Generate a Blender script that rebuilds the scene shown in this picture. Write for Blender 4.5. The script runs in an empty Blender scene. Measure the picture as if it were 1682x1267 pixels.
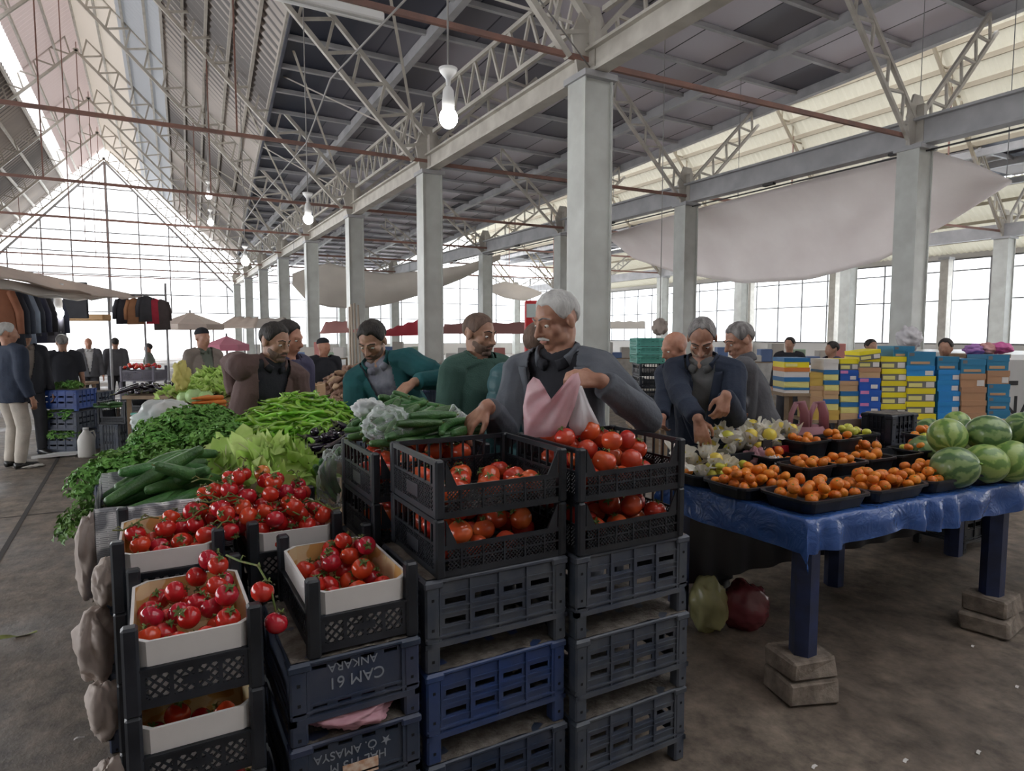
import bpy, math, random
from math import sin, cos, pi, radians, sqrt, atan2
from mathutils import Vector, Matrix, Quaternion, noise

# ------------------------------------------------------------------ camera
SC = bpy.context.scene
COL = SC.collection
CAM_H, YAW, PITCH, FPX = 1.55, radians(29.2), radians(4.4), 1063.0
cam_d = bpy.data.cameras.new('camera')
cam_d.sensor_fit = 'HORIZONTAL'
cam_d.sensor_width = 36.0
cam_d.lens = FPX / 1682 * 36.0
cam_d.clip_start = 0.05
cam_d.clip_end = 400
cam = bpy.data.objects.new('camera', cam_d)
COL.objects.link(cam)
cam.location = (0, 0, CAM_H)
cam.rotation_euler = (pi / 2 - PITCH, 0, -YAW)
SC.camera = cam

# ------------------------------------------------------------------ world, exposure
w = bpy.data.worlds.new('overcast_sky')
SC.world = w
w.use_nodes = True
bg = w.node_tree.nodes['Background']
bg.inputs[0].default_value = (0.95, 0.97, 1.0, 1)
bg.inputs[1].default_value = 1.5
SC.view_settings.view_transform = 'Standard'
SC.view_settings.look = 'None'
SC.view_settings.gamma = 1.0
SC.view_settings.use_curve_mapping = False
SC.view_settings.exposure = 1.75

random.seed(7)

# ------------------------------------------------------------------ materials
MATS = {}
def _new(name):
    m = bpy.data.materials.new(name)
    m.use_nodes = True
    nt = m.node_tree
    b = nt.nodes['Principled BSDF']
    return m, nt, b
def _n(nt, t, **kw):
    n = nt.nodes.new(t)
    for k, v in kw.items():
        setattr(n, k, v)
    return n
def c4(c):
    return (c[0], c[1], c[2], 1.0)
def ramp(nt, stops):
    r = _n(nt, 'ShaderNodeValToRGB')
    e = r.color_ramp.elements
    while len(e) < len(stops):
        e.new(0.5)
    for i, (p, c) in enumerate(stops):
        e[i].position = p
        e[i].color = c4(c)
    return r
def mat(name, col, rough=0.6, col2=None, scale=8.0, detail=4.0, metal=0.0, bump=0.0, bscale=None, rnd=0.0,
        trans=0.0, spec=0.5, sss=0.0, coords='Object', alpha=1.0, coat=0.0, lo=0.35, hi=0.65, stretch=None):
    """principled surface: colour varied by noise between col and col2, by object at random, with bump"""
    if name in MATS:
        return MATS[name]
    m, nt, b = _new(name)
    L = nt.links
    tc = _n(nt, 'ShaderNodeTexCoord')
    src = tc.outputs[coords]
    if stretch:
        mp = _n(nt, 'ShaderNodeMapping')
        mp.inputs['Scale'].default_value = stretch
        L.new(src, mp.inputs[0])
        src = mp.outputs[0]
    cout = None
    if col2 is not None:
        nz = _n(nt, 'ShaderNodeTexNoise')
        nz.inputs['Scale'].default_value = scale
        nz.inputs['Detail'].default_value = detail
        L.new(src, nz.inputs['Vector'])
        r = ramp(nt, [(lo, col), (hi, col2)])
        L.new(nz.outputs['Fac'], r.inputs[0])
        cout = r.outputs[0]
    if rnd > 0:
        oi = _n(nt, 'ShaderNodeObjectInfo')
        mr = _n(nt, 'ShaderNodeMapRange')
        mr.inputs[3].default_value = 1 - rnd
        mr.inputs[4].default_value = 1 + rnd
        L.new(oi.outputs['Random'], mr.inputs[0])
        hs = _n(nt, 'ShaderNodeHueSaturation')
        hs.inputs['Color'].default_value = c4(col)
        L.new(mr.outputs[0], hs.inputs['Value'])
        mr2 = _n(nt, 'ShaderNodeMapRange')
        mr2.inputs[3].default_value = 0.5 - rnd * 0.06
        mr2.inputs[4].default_value = 0.5 + rnd * 0.06
        L.new(oi.outputs['Random'], mr2.inputs[0])
        L.new(mr2.outputs[0], hs.inputs['Hue'])
        if cout is not None:
            L.new(cout, hs.inputs['Color'])
        cout = hs.outputs[0]
    if cout is not None:
        L.new(cout, b.inputs['Base Color'])
    else:
        b.inputs['Base Color'].default_value = c4(col)
    b.inputs['Roughness'].default_value = rough
    b.inputs['Metallic'].default_value = metal
    b.inputs['Specular IOR Level'].default_value = spec
    b.inputs['Transmission Weight'].default_value = trans
    b.inputs['Coat Weight'].default_value = coat
    b.inputs['Alpha'].default_value = alpha
    if sss:
        b.inputs['Subsurface Weight'].default_value = sss
        b.inputs['Subsurface Radius'].default_value = (0.02, 0.008, 0.004)
    if bump > 0:
        nb = _n(nt, 'ShaderNodeTexNoise')
        nb.inputs['Scale'].default_value = bscale or scale * 4
        nb.inputs['Detail'].default_value = 3
        L.new(src, nb.inputs['Vector'])
        bp = _n(nt, 'ShaderNodeBump')
        bp.inputs['Strength'].default_value = bump
        bp.inputs['Distance'].default_value = 0.01
        L.new(nb.outputs['Fac'], bp.inputs['Height'])
        L.new(bp.outputs[0], b.inputs['Normal'])
    MATS[name] = m
    return m
def sheet_mat(name, col, thru, col2=None, scale=1.0, tcol=None, rough=0.7):
    """cloth, fibreglass or thin plastic: part of the daylight on the far side comes through"""
    if name in MATS:
        return MATS[name]
    m, nt, b = _new(name)
    L = nt.links
    b.inputs['Base Color'].default_value = c4(col)
    b.inputs['Roughness'].default_value = rough
    tr = _n(nt, 'ShaderNodeBsdfTranslucent')
    tr.inputs[0].default_value = c4(tcol or col)
    if col2:
        tc = _n(nt, 'ShaderNodeTexCoord')
        nz = _n(nt, 'ShaderNodeTexNoise')
        nz.inputs['Scale'].default_value = scale
        nz.inputs['Detail'].default_value = 5
        L.new(tc.outputs['Object'], nz.inputs['Vector'])
        r = ramp(nt, [(0.35, col), (0.65, col2)])
        L.new(nz.outputs['Fac'], r.inputs[0])
        L.new(r.outputs[0], b.inputs['Base Color'])
        if not tcol:
            L.new(r.outputs[0], tr.inputs[0])
    mx = _n(nt, 'ShaderNodeMixShader')
    mx.inputs[0].default_value = thru
    L.new(b.outputs[0], mx.inputs[1])
    L.new(tr.outputs[0], mx.inputs[2])
    L.new(mx.outputs[0], nt.nodes['Material Output'].inputs[0])
    MATS[name] = m
    return m
def film_mat(name, col, clear, rough=0.25):
    """clear plastic film: see-through, with a glossy coloured skin"""
    if name in MATS:
        return MATS[name]
    m, nt, b = _new(name)
    L = nt.links
    b.inputs['Base Color'].default_value = c4(col)
    b.inputs['Roughness'].default_value = rough
    t = _n(nt, 'ShaderNodeBsdfTransparent')
    lw = _n(nt, 'ShaderNodeLayerWeight')
    lw.inputs[0].default_value = 0.35
    mr = _n(nt, 'ShaderNodeMapRange')
    mr.inputs[3].default_value = clear
    mr.inputs[4].default_value = clear * 0.25
    L.new(lw.outputs['Facing'], mr.inputs[0])
    mx = _n(nt, 'ShaderNodeMixShader')
    L.new(mr.outputs[0], mx.inputs[0])
    L.new(b.outputs[0], mx.inputs[1])
    L.new(t.outputs[0], mx.inputs[2])
    L.new(mx.outputs[0], nt.nodes['Material Output'].inputs[0])
    MATS[name] = m
    return m
def glow_mat(name, col, strength):
    if name in MATS:
        return MATS[name]
    m, nt, b = _new(name)
    b.inputs['Base Color'].default_value = c4(col)
    b.inputs['Emission Color'].default_value = c4(col)
    b.inputs['Emission Strength'].default_value = strength
    MATS[name] = m
    return m

# ------------------------------------------------------------------ mesh building
def frame_of(d, up=None):
    d = Vector(d).normalized()
    u = Vector(up) if up else (Vector((0, 0, 1)) if abs(d.z) < 0.95 else Vector((0, 1, 0)))
    s = d.cross(u).normalized()
    u = s.cross(d).normalized()
    return d, s, u
class MB:
    def __init__(self):
        self.v, self.f, self.s = [], [], []
    def add(self, vs, fs, smooth=False):
        n = len(self.v)
        self.v.extend([tuple(p) for p in vs])
        for q in fs:
            self.f.append(tuple(i + n for i in q))
            self.s.append(smooth)
        return self
    def box(self, x0, y0, z0, x1, y1, z1):
        return self.add([(x0, y0, z0), (x1, y0, z0), (x1, y1, z0), (x0, y1, z0), (x0, y0, z1), (x1, y0, z1), (x1, y1, z1), (x0, y1, z1)],
                        [(0, 3, 2, 1), (4, 5, 6, 7), (0, 1, 5, 4), (1, 2, 6, 5), (2, 3, 7, 6), (3, 0, 4, 7)])
    def cbox(self, c, s):
        return self.box(c[0] - s[0] / 2, c[1] - s[1] / 2, c[2] - s[2] / 2, c[0] + s[0] / 2, c[1] + s[1] / 2, c[2] + s[2] / 2)
    def rbox(self, x0, y0, z0, x1, y1, z1, b=0.01):
        """box with its edges cut at 45 degrees"""
        xs, ys, zs = (x0, x1), (y0, y1), (z0, z1)
        vs, idx = [], {}
        for i in (0, 1):
            for j in (0, 1):
                for k in (0, 1):
                    sx, sy, sz = (1 - 2 * i) * b, (1 - 2 * j) * b, (1 - 2 * k) * b
                    for a, p in enumerate(((xs[i], ys[j] + sy, zs[k] + sz), (xs[i] + sx, ys[j], zs[k] + sz), (xs[i] + sx, ys[j] + sy, zs[k]))):
                        idx[i, j, k, a] = len(vs)
                        vs.append(p)
        fs = []
        q = [(0, 0), (1, 0), (1, 1), (0, 1)]
        for i in (0, 1):
            f0 = [idx[i, a, c, 0] for a, c in q]
            f1 = [idx[a, i, c, 1] for a, c in q]
            f2 = [idx[a, c, i, 2] for a, c in q]
            fs += [f0 if i else f0[::-1], f1[::-1] if i else f1, f2 if i else f2[::-1]]
        for i in (0, 1):
            for j in (0, 1):
                e = [idx[i, j, 0, 0], idx[i, j, 0, 1], idx[i, j, 1, 1], idx[i, j, 1, 0]]
                fs.append(e if (i + j) % 2 == 0 else e[::-1])
                e = [idx[i, 0, j, 0], idx[i, 0, j, 2], idx[i, 1, j, 2], idx[i, 1, j, 0]]
                fs.append(e[::-1] if (i + j) % 2 == 0 else e)
                e = [idx[0, i, j, 1], idx[0, i, j, 2], idx[1, i, j, 2], idx[1, i, j, 1]]
                fs.append(e if (i + j) % 2 == 0 else e[::-1])
        for i in (0, 1):
            for j in (0, 1):
                for k in (0, 1):
                    t = [idx[i, j, k, a] for a in (0, 1, 2)]
                    fs.append(t if (i + j + k) % 2 == 1 else t[::-1])
        return self.add(vs, fs)
    def bar(self, p, q, w, h=None, up=None):
        h = h or w
        p, q = Vector(p), Vector(q)
        d, s, u = frame_of(q - p, up)
        vs = []
        for o in (p, q):
            for a, b in ((-1, -1), (1, -1), (1, 1), (-1, 1)):
                vs.append(o + s * (a * w / 2) + u * (b * h / 2))
        return self.add(vs, [(0, 3, 2, 1), (4, 5, 6, 7), (0, 1, 5, 4), (1, 2, 6, 5), (2, 3, 7, 6), (3, 0, 4, 7)])
    def tube(self, pts, rad, n=8, cap=True, flat=None, smooth=True, up=None):
        """swept ring; rad is a number, or one per point, or (side, up) pairs"""
        pts = [Vector(p) for p in pts]
        k = len(pts)
        if not isinstance(rad, (list, tuple)):
            rad = [rad] * k
        vs, last = [], None
        for i, p in enumerate(pts):
            d = (pts[min(i + 1, k - 1)] - pts[max(i - 1, 0)])
            if last is None:
                d, s, u = frame_of(d, up)
            else:
                d = d.normalized()
                s = (last - d * last.dot(d)).normalized()
                u = s.cross(d)
            last = s
            r = rad[i]
            rs, ru = r if isinstance(r, (tuple, list)) else (r, r)
            for j in range(n):
                a = 2 * pi * j / n
                vs.append(p + s * (cos(a) * rs) + u * (sin(a) * ru))
        fs = []
        for i in range(k - 1):
            for j in range(n):
                a, b = i * n + j, i * n + (j + 1) % n
                fs.append((a, a + n, b + n, b))
        if cap:
            fs.append(tuple(range(n)))
            fs.append(tuple(range((k - 1) * n, k * n))[::-1])
        return self.add(vs, fs, smooth)
    def capsule(self, pts, rad, n=8, ends=(1.0, 1.0), up=None):
        """tube with rounded ends"""
        pts = [Vector(p) for p in pts]
        k = len(pts)
        rad = [rad] * k if not isinstance(rad, (list, tuple)) else list(rad)
        P, R = [], []
        d0 = (pts[0] - pts[1]).normalized()
        d1 = (pts[-1] - pts[-2]).normalized()
        sc = lambda r, f: (r[0] * f, r[1] * f) if isinstance(r, (tuple, list)) else r * f
        mx = lambda r: max(r) if isinstance(r, (tuple, list)) else r
        for a in (80, 50, 25):
            P.append(pts[0] + d0 * mx(rad[0]) * ends[0] * sin(radians(a)))
            R.append(sc(rad[0], cos(radians(a))))
        P += pts
        R += rad
        for a in (25, 50, 80):
            P.append(pts[-1] + d1 * mx(rad[-1]) * ends[1] * sin(radians(a)))
            R.append(sc(rad[-1], cos(radians(a))))
        return self.tube(P, R, n, True, up=up)
    def ell(self, c, r, nu=12, nv=8, M=None):
        c = Vector(c)
        r = r if isinstance(r, (tuple, list, Vector)) else (r, r, r)
        vs, fs = [], []
        for i in range(nv + 1):
            t = pi * i / nv
            for j in range(nu):
                a = 2 * pi * j / nu
                p = Vector((r[0] * sin(t) * cos(a), r[1] * sin(t) * sin(a), r[2] * cos(t)))
                if M:
                    p = M @ p
                vs.append(c + p)
        for i in range(nv):
            for j in range(nu):
                a, b = i * nu + j, i * nu + (j + 1) % nu
                fs.append((a, a + nu, b + nu, b))
        return self.add(vs, fs, True)
    def lathe(self, prof, n=16, c=(0, 0, 0), wob=None):
        vs, fs = [], []
        for r, z in prof:
            for j in range(n):
                a = 2 * pi * j / n
                rr = r * (wob(a, z) if wob else 1)
                vs.append((c[0] + rr * cos(a), c[1] + rr * sin(a), c[2] + z))
        k = len(prof)
        for i in range(k - 1):
            for j in range(n):
                a, b = i * n + j, i * n + (j + 1) % n
                fs.append((a, b, b + n, a + n))
        return self.add(vs, fs, True)
    def grid(self, fn, nu, nv, smooth=True):
        vs = [fn(i / nu, j / nv) for i in range(nu + 1) for j in range(nv + 1)]
        fs = [(i * (nv + 1) + j, (i + 1) * (nv + 1) + j, (i + 1) * (nv + 1) + j + 1, i * (nv + 1) + j + 1) for i in range(nu) for j in range(nv)]
        return self.add(vs, fs, smooth)
    def prism(self, poly, fn, t0, t1):
        """polygon given as 2-d points; fn(a, b, t) places them"""
        n = len(poly)
        vs = [fn(a, b, t0) for a, b in poly] + [fn(a, b, t1) for a, b in poly]
        fs = [tuple(range(n))[::-1], tuple(range(n, 2 * n))] + [(i, (i + 1) % n, (i + 1) % n + n, i + n) for i in range(n)]
        return self.add(vs, fs)
    def mesh(self, name, m, smooth=None):
        me = bpy.data.meshes.new(name)
        me.from_pydata(self.v, [], self.f)
        if m is not None:
            me.materials.append(m)
        sm = self.s if smooth is None else [smooth] * len(self.f)
        me.polygons.foreach_set('use_smooth', sm)
        me.update()
        return me
    def build(self, name, m, parent=None, smooth=None, loc=None, rot=None):
        return obj(name, self.mesh(name, m, smooth), parent, loc, rot)
def obj(name, me, parent=None, loc=None, rot=None):
    o = bpy.data.objects.new(name, me)
    COL.objects.link(o)
    if parent:
        o.parent = parent
    if loc:
        o.location = loc
    if rot:
        o.rotation_euler = rot
    return o
def tag(o, label, cat, group=None, kind=None):
    if label:
        o['label'] = label
    if cat:
        o['category'] = cat
    if group:
        o['group'] = group
    if kind:
        o['kind'] = kind
    return o
def thing(name, label, cat, loc=(0, 0, 0), rz=0.0, group=None):
    o = obj(name, None)
    o.empty_display_size = 0.1
    o.location = loc
    o.rotation_euler = (0, 0, rz)
    return tag(o, label, cat, group)
def struct(o):
    o['kind'] = 'structure'
    return o
def dup(root, loc=None, rot=None, label=None, group=None, scale=None):
    r = root.copy()
    COL.objects.link(r)
    if loc is not None:
        r.location = loc
    if rot is not None:
        r.rotation_euler = rot
    if scale is not None:
        r.scale = scale if isinstance(scale, (tuple, list)) else (scale,) * 3
    if label:
        r['label'] = label
    if group:
        r['group'] = group
    for ch in list(root.children):
        c = ch.copy()
        COL.objects.link(c)
        c.parent = r
        for g in list(ch.children):
            d = g.copy()
            COL.objects.link(d)
            d.parent = c
    return r
class Proto:
    """the first call of put() uses the made thing itself, later calls copy it"""
    def __init__(self, root):
        self.root, self.used = root, False
    def put(self, loc, rot=(0, 0, 0), label=None, group=None, scale=None):
        if not self.used:
            self.used = True
            r = self.root
            r.location = loc
            r.rotation_euler = rot
            if scale is not None:
                r.scale = scale if isinstance(scale, (tuple, list)) else (scale,) * 3
            if label:
                r['label'] = label
            if group:
                r['group'] = group
            return r
        return dup(self.root, loc, rot, label, group, scale)
ORD = ['first', 'second', 'third', 'fourth', 'fifth', 'sixth', 'seventh', 'eighth', 'ninth', 'tenth', 'eleventh', 'twelfth', 'thirteenth', 'fourteenth', 'fifteenth', 'sixteenth']

# a point of the place from where it shows in the photograph, at a known height / depth line
_F = Vector((sin(YAW) * cos(PITCH), cos(YAW) * cos(PITCH), -sin(PITCH)))
_R = Vector((cos(YAW), -sin(YAW), 0))
_U = Vector((sin(YAW) * sin(PITCH), cos(YAW) * sin(PITCH), cos(PITCH)))
def ray(px, py):
    return _F + _R * ((px - 841) / FPX) - _U * ((py - 633.5) / FPX)
def at_z(px, py, z):
    d = ray(px, py)
    return Vector((0, 0, CAM_H)) + d * ((z - CAM_H) / d.z)
def at_y(px, py, y):
    d = ray(px, py)
    return Vector((0, 0, CAM_H)) + d * (y / d.y)
def at_x(px, py, x):
    d = ray(px, py)
    return Vector((0, 0, CAM_H)) + d * (x / d.x)
def at_d(px, py, t):
    return Vector((0, 0, CAM_H)) + ray(px, py) * t

# ================================================================== THE HALL
M_paint = mat('cream_steel_paint', (0.60, 0.57, 0.51), 0.5, (0.47, 0.44, 0.39), scale=3, rnd=0.05)
M_rust = mat('red_primer_steel', (0.33, 0.17, 0.13), 0.6, (0.22, 0.13, 0.11), scale=4)
M_col = mat('pale_green_column_paint', (0.60, 0.62, 0.585), 0.45, (0.49, 0.50, 0.47), scale=2.2, bump=0.05, coords='Object')
M_dark = mat('dark_slate_sheet', (0.050, 0.057, 0.085), 0.6, (0.105, 0.11, 0.145), scale=0.9, detail=2)
M_beamg = mat('grey_steel_beam', (0.46, 0.46, 0.47), 0.5, (0.36, 0.36, 0.37), scale=2)
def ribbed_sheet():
    """painted ribbed sheet, shade of the rib valleys painted in as stripes"""
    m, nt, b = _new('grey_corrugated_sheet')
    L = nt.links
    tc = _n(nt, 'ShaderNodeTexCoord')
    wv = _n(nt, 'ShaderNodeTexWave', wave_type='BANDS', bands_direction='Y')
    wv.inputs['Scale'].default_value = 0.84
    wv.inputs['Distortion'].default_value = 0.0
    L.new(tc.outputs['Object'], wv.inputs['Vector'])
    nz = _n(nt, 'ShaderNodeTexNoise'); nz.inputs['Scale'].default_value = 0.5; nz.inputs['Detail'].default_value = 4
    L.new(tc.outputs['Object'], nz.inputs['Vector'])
    r1 = ramp(nt, [(0.30, (0.24, 0.225, 0.22)), (0.60, (0.66, 0.61, 0.57))])  # dark stripes stand for the shade between ribs
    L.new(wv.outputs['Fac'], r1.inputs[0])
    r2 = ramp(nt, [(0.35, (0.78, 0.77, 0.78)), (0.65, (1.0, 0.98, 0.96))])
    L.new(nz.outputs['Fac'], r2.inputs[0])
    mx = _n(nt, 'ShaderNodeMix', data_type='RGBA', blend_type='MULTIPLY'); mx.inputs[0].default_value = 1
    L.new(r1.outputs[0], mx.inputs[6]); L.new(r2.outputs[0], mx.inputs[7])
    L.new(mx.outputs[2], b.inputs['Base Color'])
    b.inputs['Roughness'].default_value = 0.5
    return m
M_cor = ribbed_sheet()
M_cream = sheet_mat('cream_fibreglass_sheet', (0.62, 0.56, 0.49), 0.14)
M_pink = sheet_mat('pink_tinted_sheet', (0.56, 0.46, 0.44), 0.12)
M_blue = sheet_mat('blue_grey_sheet', (0.46, 0.48, 0.51), 0.07)
M_beige = sheet_mat('beige_roof_sheet', (0.62, 0.59, 0.48), 0.12)
M_sky = sheet_mat('clear_skylight_sheet', (0.85, 0.83, 0.83), 0.5)

# floor: worn brown concrete, damp and joint-cut along the aisle
def floor_mat():
    m, nt, b = _new('worn_concrete_floor')
    L = nt.links
    tc = _n(nt, 'ShaderNodeTexCoord')
    a = _n(nt, 'ShaderNodeTexNoise'); a.inputs['Scale'].default_value = 0.55; a.inputs['Detail'].default_value = 8
    a.inputs['Roughness'].default_value = 0.62
    L.new(tc.outputs['Object'], a.inputs['Vector'])
    r1 = ramp(nt, [(0.30, (0.085, 0.070, 0.058)), (0.48, (0.155, 0.125, 0.100)), (0.70, (0.215, 0.180, 0.145))])
    L.new(a.outputs['Fac'], r1.inputs[0])
    s = _n(nt, 'ShaderNodeTexNoise'); s.inputs['Scale'].default_value = 7; s.inputs['Detail'].default_value = 12; s.inputs['Roughness'].default_value = 0.72
    mp = _n(nt, 'ShaderNodeMapping'); mp.inputs['Scale'].default_value = (1, 0.8, 1)
    L.new(tc.outputs['Object'], mp.inputs[0]); L.new(mp.outputs[0], s.inputs['Vector'])
    r2 = ramp(nt, [(0.36, (0.42, 0.40, 0.38)), (0.50, (0.88, 0.86, 0.83)), (0.66, (1.45, 1.42, 1.36))])
    L.new(s.outputs['Fac'], r2.inputs[0])
    mx = _n(nt, 'ShaderNodeMix', data_type='RGBA', blend_type='MULTIPLY')
    mx.inputs[0].default_value = 1
    L.new(r1.outputs[0], mx.inputs[6]); L.new(r2.outputs[0], mx.inputs[7])
    L.new(mx.outputs[2], b.inputs['Base Color'])
    r3 = ramp(nt, [(0.40, (0.42, 0.42, 0.42)), (0.62, (0.85, 0.85, 0.85))])
    L.new(a.outputs['Fac'], r3.inputs[0])
    L.new(r3.outputs[0], b.inputs['Roughness'])
    bp = _n(nt, 'ShaderNodeBump'); bp.inputs['Strength'].default_value = 0.6; bp.inputs['Distance'].default_value = 0.02
    L.new(s.outputs['Fac'], bp.inputs['Height']); L.new(bp.outputs[0], b.inputs['Normal'])
    return m
fl = MB().box(-14, -8, -0.12, 36, 50.5, 0).build('floor', floor_mat())
struct(fl)
jm = mat('floor_joint_groove', (0.035, 0.03, 0.027), 0.8)
def joint(p, q, wd):
    return MB().bar((p[0], p[1], 0.0012), (q[0], q[1], 0.0012), wd, 0.002).build('floor_joint', jm, fl)
joint((-0.86, 0.5), (-1.16, 14.0), 0.035)
joint((-3.5, 6.9), (3.5, 6.75), 0.02)
pv = MB().box(-60, 50.5, -0.15, 90, 120, -0.02).build('pavement', mat('pale_outdoor_paving', (0.72, 0.71, 0.69), 0.8, (0.62, 0.61, 0.6), scale=0.3))
struct(pv)

ZC, RZ = 5.3, 13.6           # column head, ridge
RIDGE1, RIDGE2 = -2.1, 20.1
PITCH_T = (RZ - ZC) / (5.5 - RIDGE1)
def dark_z(y):
    return 8.05 - 0.035 * (y - 14.7)
def dark_x(y):
    return 2.79 + 0.0794 * (y - 14.7)
Y0, Y1 = -8.0, 49.9
def corrug(fn, y0, y1, pitch=0.19, depth=0.035, nu=1):
    """sheet corrugated across y; fn(u, y) gives the surface, u from 0 to 1"""
    mb = MB()
    n = int((y1 - y0) / pitch)
    def g(i, j):
        k = round(i * n * 2)
        p = Vector(fn(j, y0 + (y1 - y0) * k / (2 * n)))
        p.z += depth * (1 if (k % 2) else -1) * 0.5
        return p
    return mb.grid(g, 2 * n, nu, smooth=False)
def lerp(a, b, t):
    return [x + (y - x) * t for x, y in zip(a, b)]
roof_r = lambda u, y: lerp((RIDGE1, y, RZ), (dark_x(y), y, dark_z(y) + 0.06), u)
def nav_r(ua, ub):
    return lambda u, y: roof_r(ua + (ub - ua) * u, y)
roof_l = lambda u, y: lerp((RIDGE1, y, RZ), (-9.9, y, 5.2), u)
def nav_l(ua, ub):
    return lambda u, y: roof_l(ua + (ub - ua) * u, y)
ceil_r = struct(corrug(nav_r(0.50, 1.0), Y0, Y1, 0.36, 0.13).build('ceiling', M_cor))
corrug(nav_r(0, 0.27), Y0, Y1, 0.3, 0.05).build('cream_skylight_band', M_cream, ceil_r)
corrug(nav_r(0.27, 0.50), Y0, Y1, 0.3, 0.05).build('blue_grey_skylight_band', M_blue, ceil_r)
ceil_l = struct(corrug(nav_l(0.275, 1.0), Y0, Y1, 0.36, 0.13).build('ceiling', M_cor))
corrug(nav_l(0, 0.225), Y0, Y1, 0.3, 0.05).build('pink_skylight_band', M_pink, ceil_l)
corrug(nav_l(0.225, 0.275), Y0, Y1, 0.3, 0.02).build('clear_skylight_band', M_sky, ceil_l)
def purlins(fn, us, parent, m, w=0.07, h=0.14, dz=-0.11, y0=Y0, y1=Y1):
    for u in us:
        a, b = Vector(fn(u, y0)), Vector(fn(u, y1))
        a.z += dz
        b.z += dz
        MB().bar(a, b, w, h).build('purlin', m, parent)
purlins(roof_r, [0.01, 0.15, 0.30, 0.42, 0.50, 0.60, 0.70, 0.80, 0.90, 0.99], ceil_r, M_paint)
purlins(roof_l, [0.09, 0.19, 0.28, 0.38, 0.48, 0.58, 0.68, 0.78, 0.88, 0.98], ceil_l, M_paint)

# the dark low roof over the first aisle, falling gently away
dk = MB()
YS = 2.0
dk.grid(lambda u, v: (dark_x(YS + (Y1 - YS) * u) + (15.6 - dark_x(YS + (Y1 - YS) * u)) * v, YS + (Y1 - YS) * u, dark_z(YS + (Y1 - YS) * u)), 30, 6, False)
def patch_mat():
    m, nt, b = _new('dark_patched_roof_sheet')
    L = nt.links
    tc = _n(nt, 'ShaderNodeTexCoord')
    br = _n(nt, 'ShaderNodeTexBrick')
    br.inputs['Scale'].default_value = 1.0
    br.inputs['Brick Width'].default_value = 1.2
    br.inputs['Row Height'].default_value = 1.5
    br.inputs['Mortar Size'].default_value = 0.02
    br.inputs['Color1'].default_value = (0.12, 0.12, 0.15, 1)
    br.inputs['Color2'].default_value = (0.72, 0.68, 0.75, 1)
    br.inputs['Mortar'].default_value = (0.02, 0.02, 0.03, 1)
    L.new(tc.outputs['Object'], br.inputs['Vector'])
    # darker on the nave side, paler sheets towards the far aisle
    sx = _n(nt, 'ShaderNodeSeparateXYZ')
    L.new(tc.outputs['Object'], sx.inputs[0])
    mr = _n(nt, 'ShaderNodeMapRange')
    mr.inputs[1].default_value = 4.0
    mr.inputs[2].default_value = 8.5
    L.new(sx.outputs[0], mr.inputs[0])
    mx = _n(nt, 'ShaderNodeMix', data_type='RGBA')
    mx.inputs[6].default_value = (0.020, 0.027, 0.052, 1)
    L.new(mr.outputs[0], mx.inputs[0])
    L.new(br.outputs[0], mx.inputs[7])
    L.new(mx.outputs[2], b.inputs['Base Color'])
    b.inputs['Roughness'].default_value = 0.5
    return m
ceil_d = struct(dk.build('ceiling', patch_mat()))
MB().grid(lambda u, v: (dark_x(Y0 + (YS - Y0) * u) + (15.6 - dark_x(Y0 + (YS - Y0) * u)) * v, Y0 + (YS - Y0) * u, dark_z(Y0 + (YS - Y0) * u)), 6, 6, False).build('added_skylight_sheet', M_sky, ceil_d)  # unseen skylight, added to light the foreground from above
for x in (5.5, 9.2, 12.9, 15.55):
    MB().bar((x, Y0, dark_z(Y0) - 0.14), (x, Y1, dark_z(Y1) - 0.14), 0.16, 0.24).build('roof_beam', M_beamg, ceil_d)
y = Y0 + 0.5
while y < Y1:
    MB().bar((dark_x(y), y, dark_z(y) - 0.06), (15.6, y, dark_z(y) - 0.06), 0.09, 0.10).build('purlin', M_beamg, ceil_d)
    y += 1.5
MB().bar((dark_x(Y0), Y0, dark_z(Y0) - 0.05), (dark_x(Y1), Y1, dark_z(Y1) - 0.05), 0.06, 0.16).build('edge_beam', M_dark, ceil_d)

# second nave, beige sheets; low roof beyond it
r2r = lambda u, y: lerp((RIDGE2, y, RZ), (25.0, y, 8.15), u)
r2l = lambda u, y: lerp((15.9, y, 8.5), (RIDGE2, y, RZ), u)
ceil_b = struct(corrug(r2r, Y0, Y1, 0.25, 0.05).build('ceiling', M_beige))
corrug(r2l, Y0, Y1, 0.3, 0.03).build('rising_roof_sheet', M_sky, ceil_b)  # unseen slope, made clear to brighten the tarpaulin and beige sheets
M_pur2 = mat('tan_purlin_paint', (0.42, 0.37, 0.28), 0.6)
purlins(r2r, [0.02, 0.2, 0.4, 0.5, 0.6, 0.7, 0.8, 0.9, 0.99], ceil_b, M_pur2, 0.06, 0.16, -0.12)
ceil_e = struct(MB().grid(lambda u, v: (25 + 5.8 * v, Y0 + (Y1 - Y0) * u, 8.05), 1, 1, False).build('ceiling', M_dark))
for i in range(13):
    yy = 9 + i * 3.1
    MB().box(25.2, yy, 7.98, 30.6, yy + 1.3, 8.03).build('skylight_strip', M_sky, ceil_e)
    MB().bar((25, yy - 0.1, 7.9), (30.8, yy - 0.1, 7.9), 0.1, 0.14).build('purlin', M_beamg, ceil_e)
for x in (25.1, 27.3, 30.7):
    MB().bar((x, Y0, 7.8), (x, Y1, 7.8), 0.16, 0.24).build('roof_beam', M_beamg, ceil_e)
r3 = lambda u, y: lerp((30.8, y, 8.0), (35.1, y, 5.5), u)
ceil_f = struct(corrug(r3, Y0, Y1, 0.25, 0.05).build('ceiling', M_beige))
purlins(r3, [0.05, 0.25, 0.5, 0.75, 0.98], ceil_f, M_pur2, 0.06, 0.14, -0.1)

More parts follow.
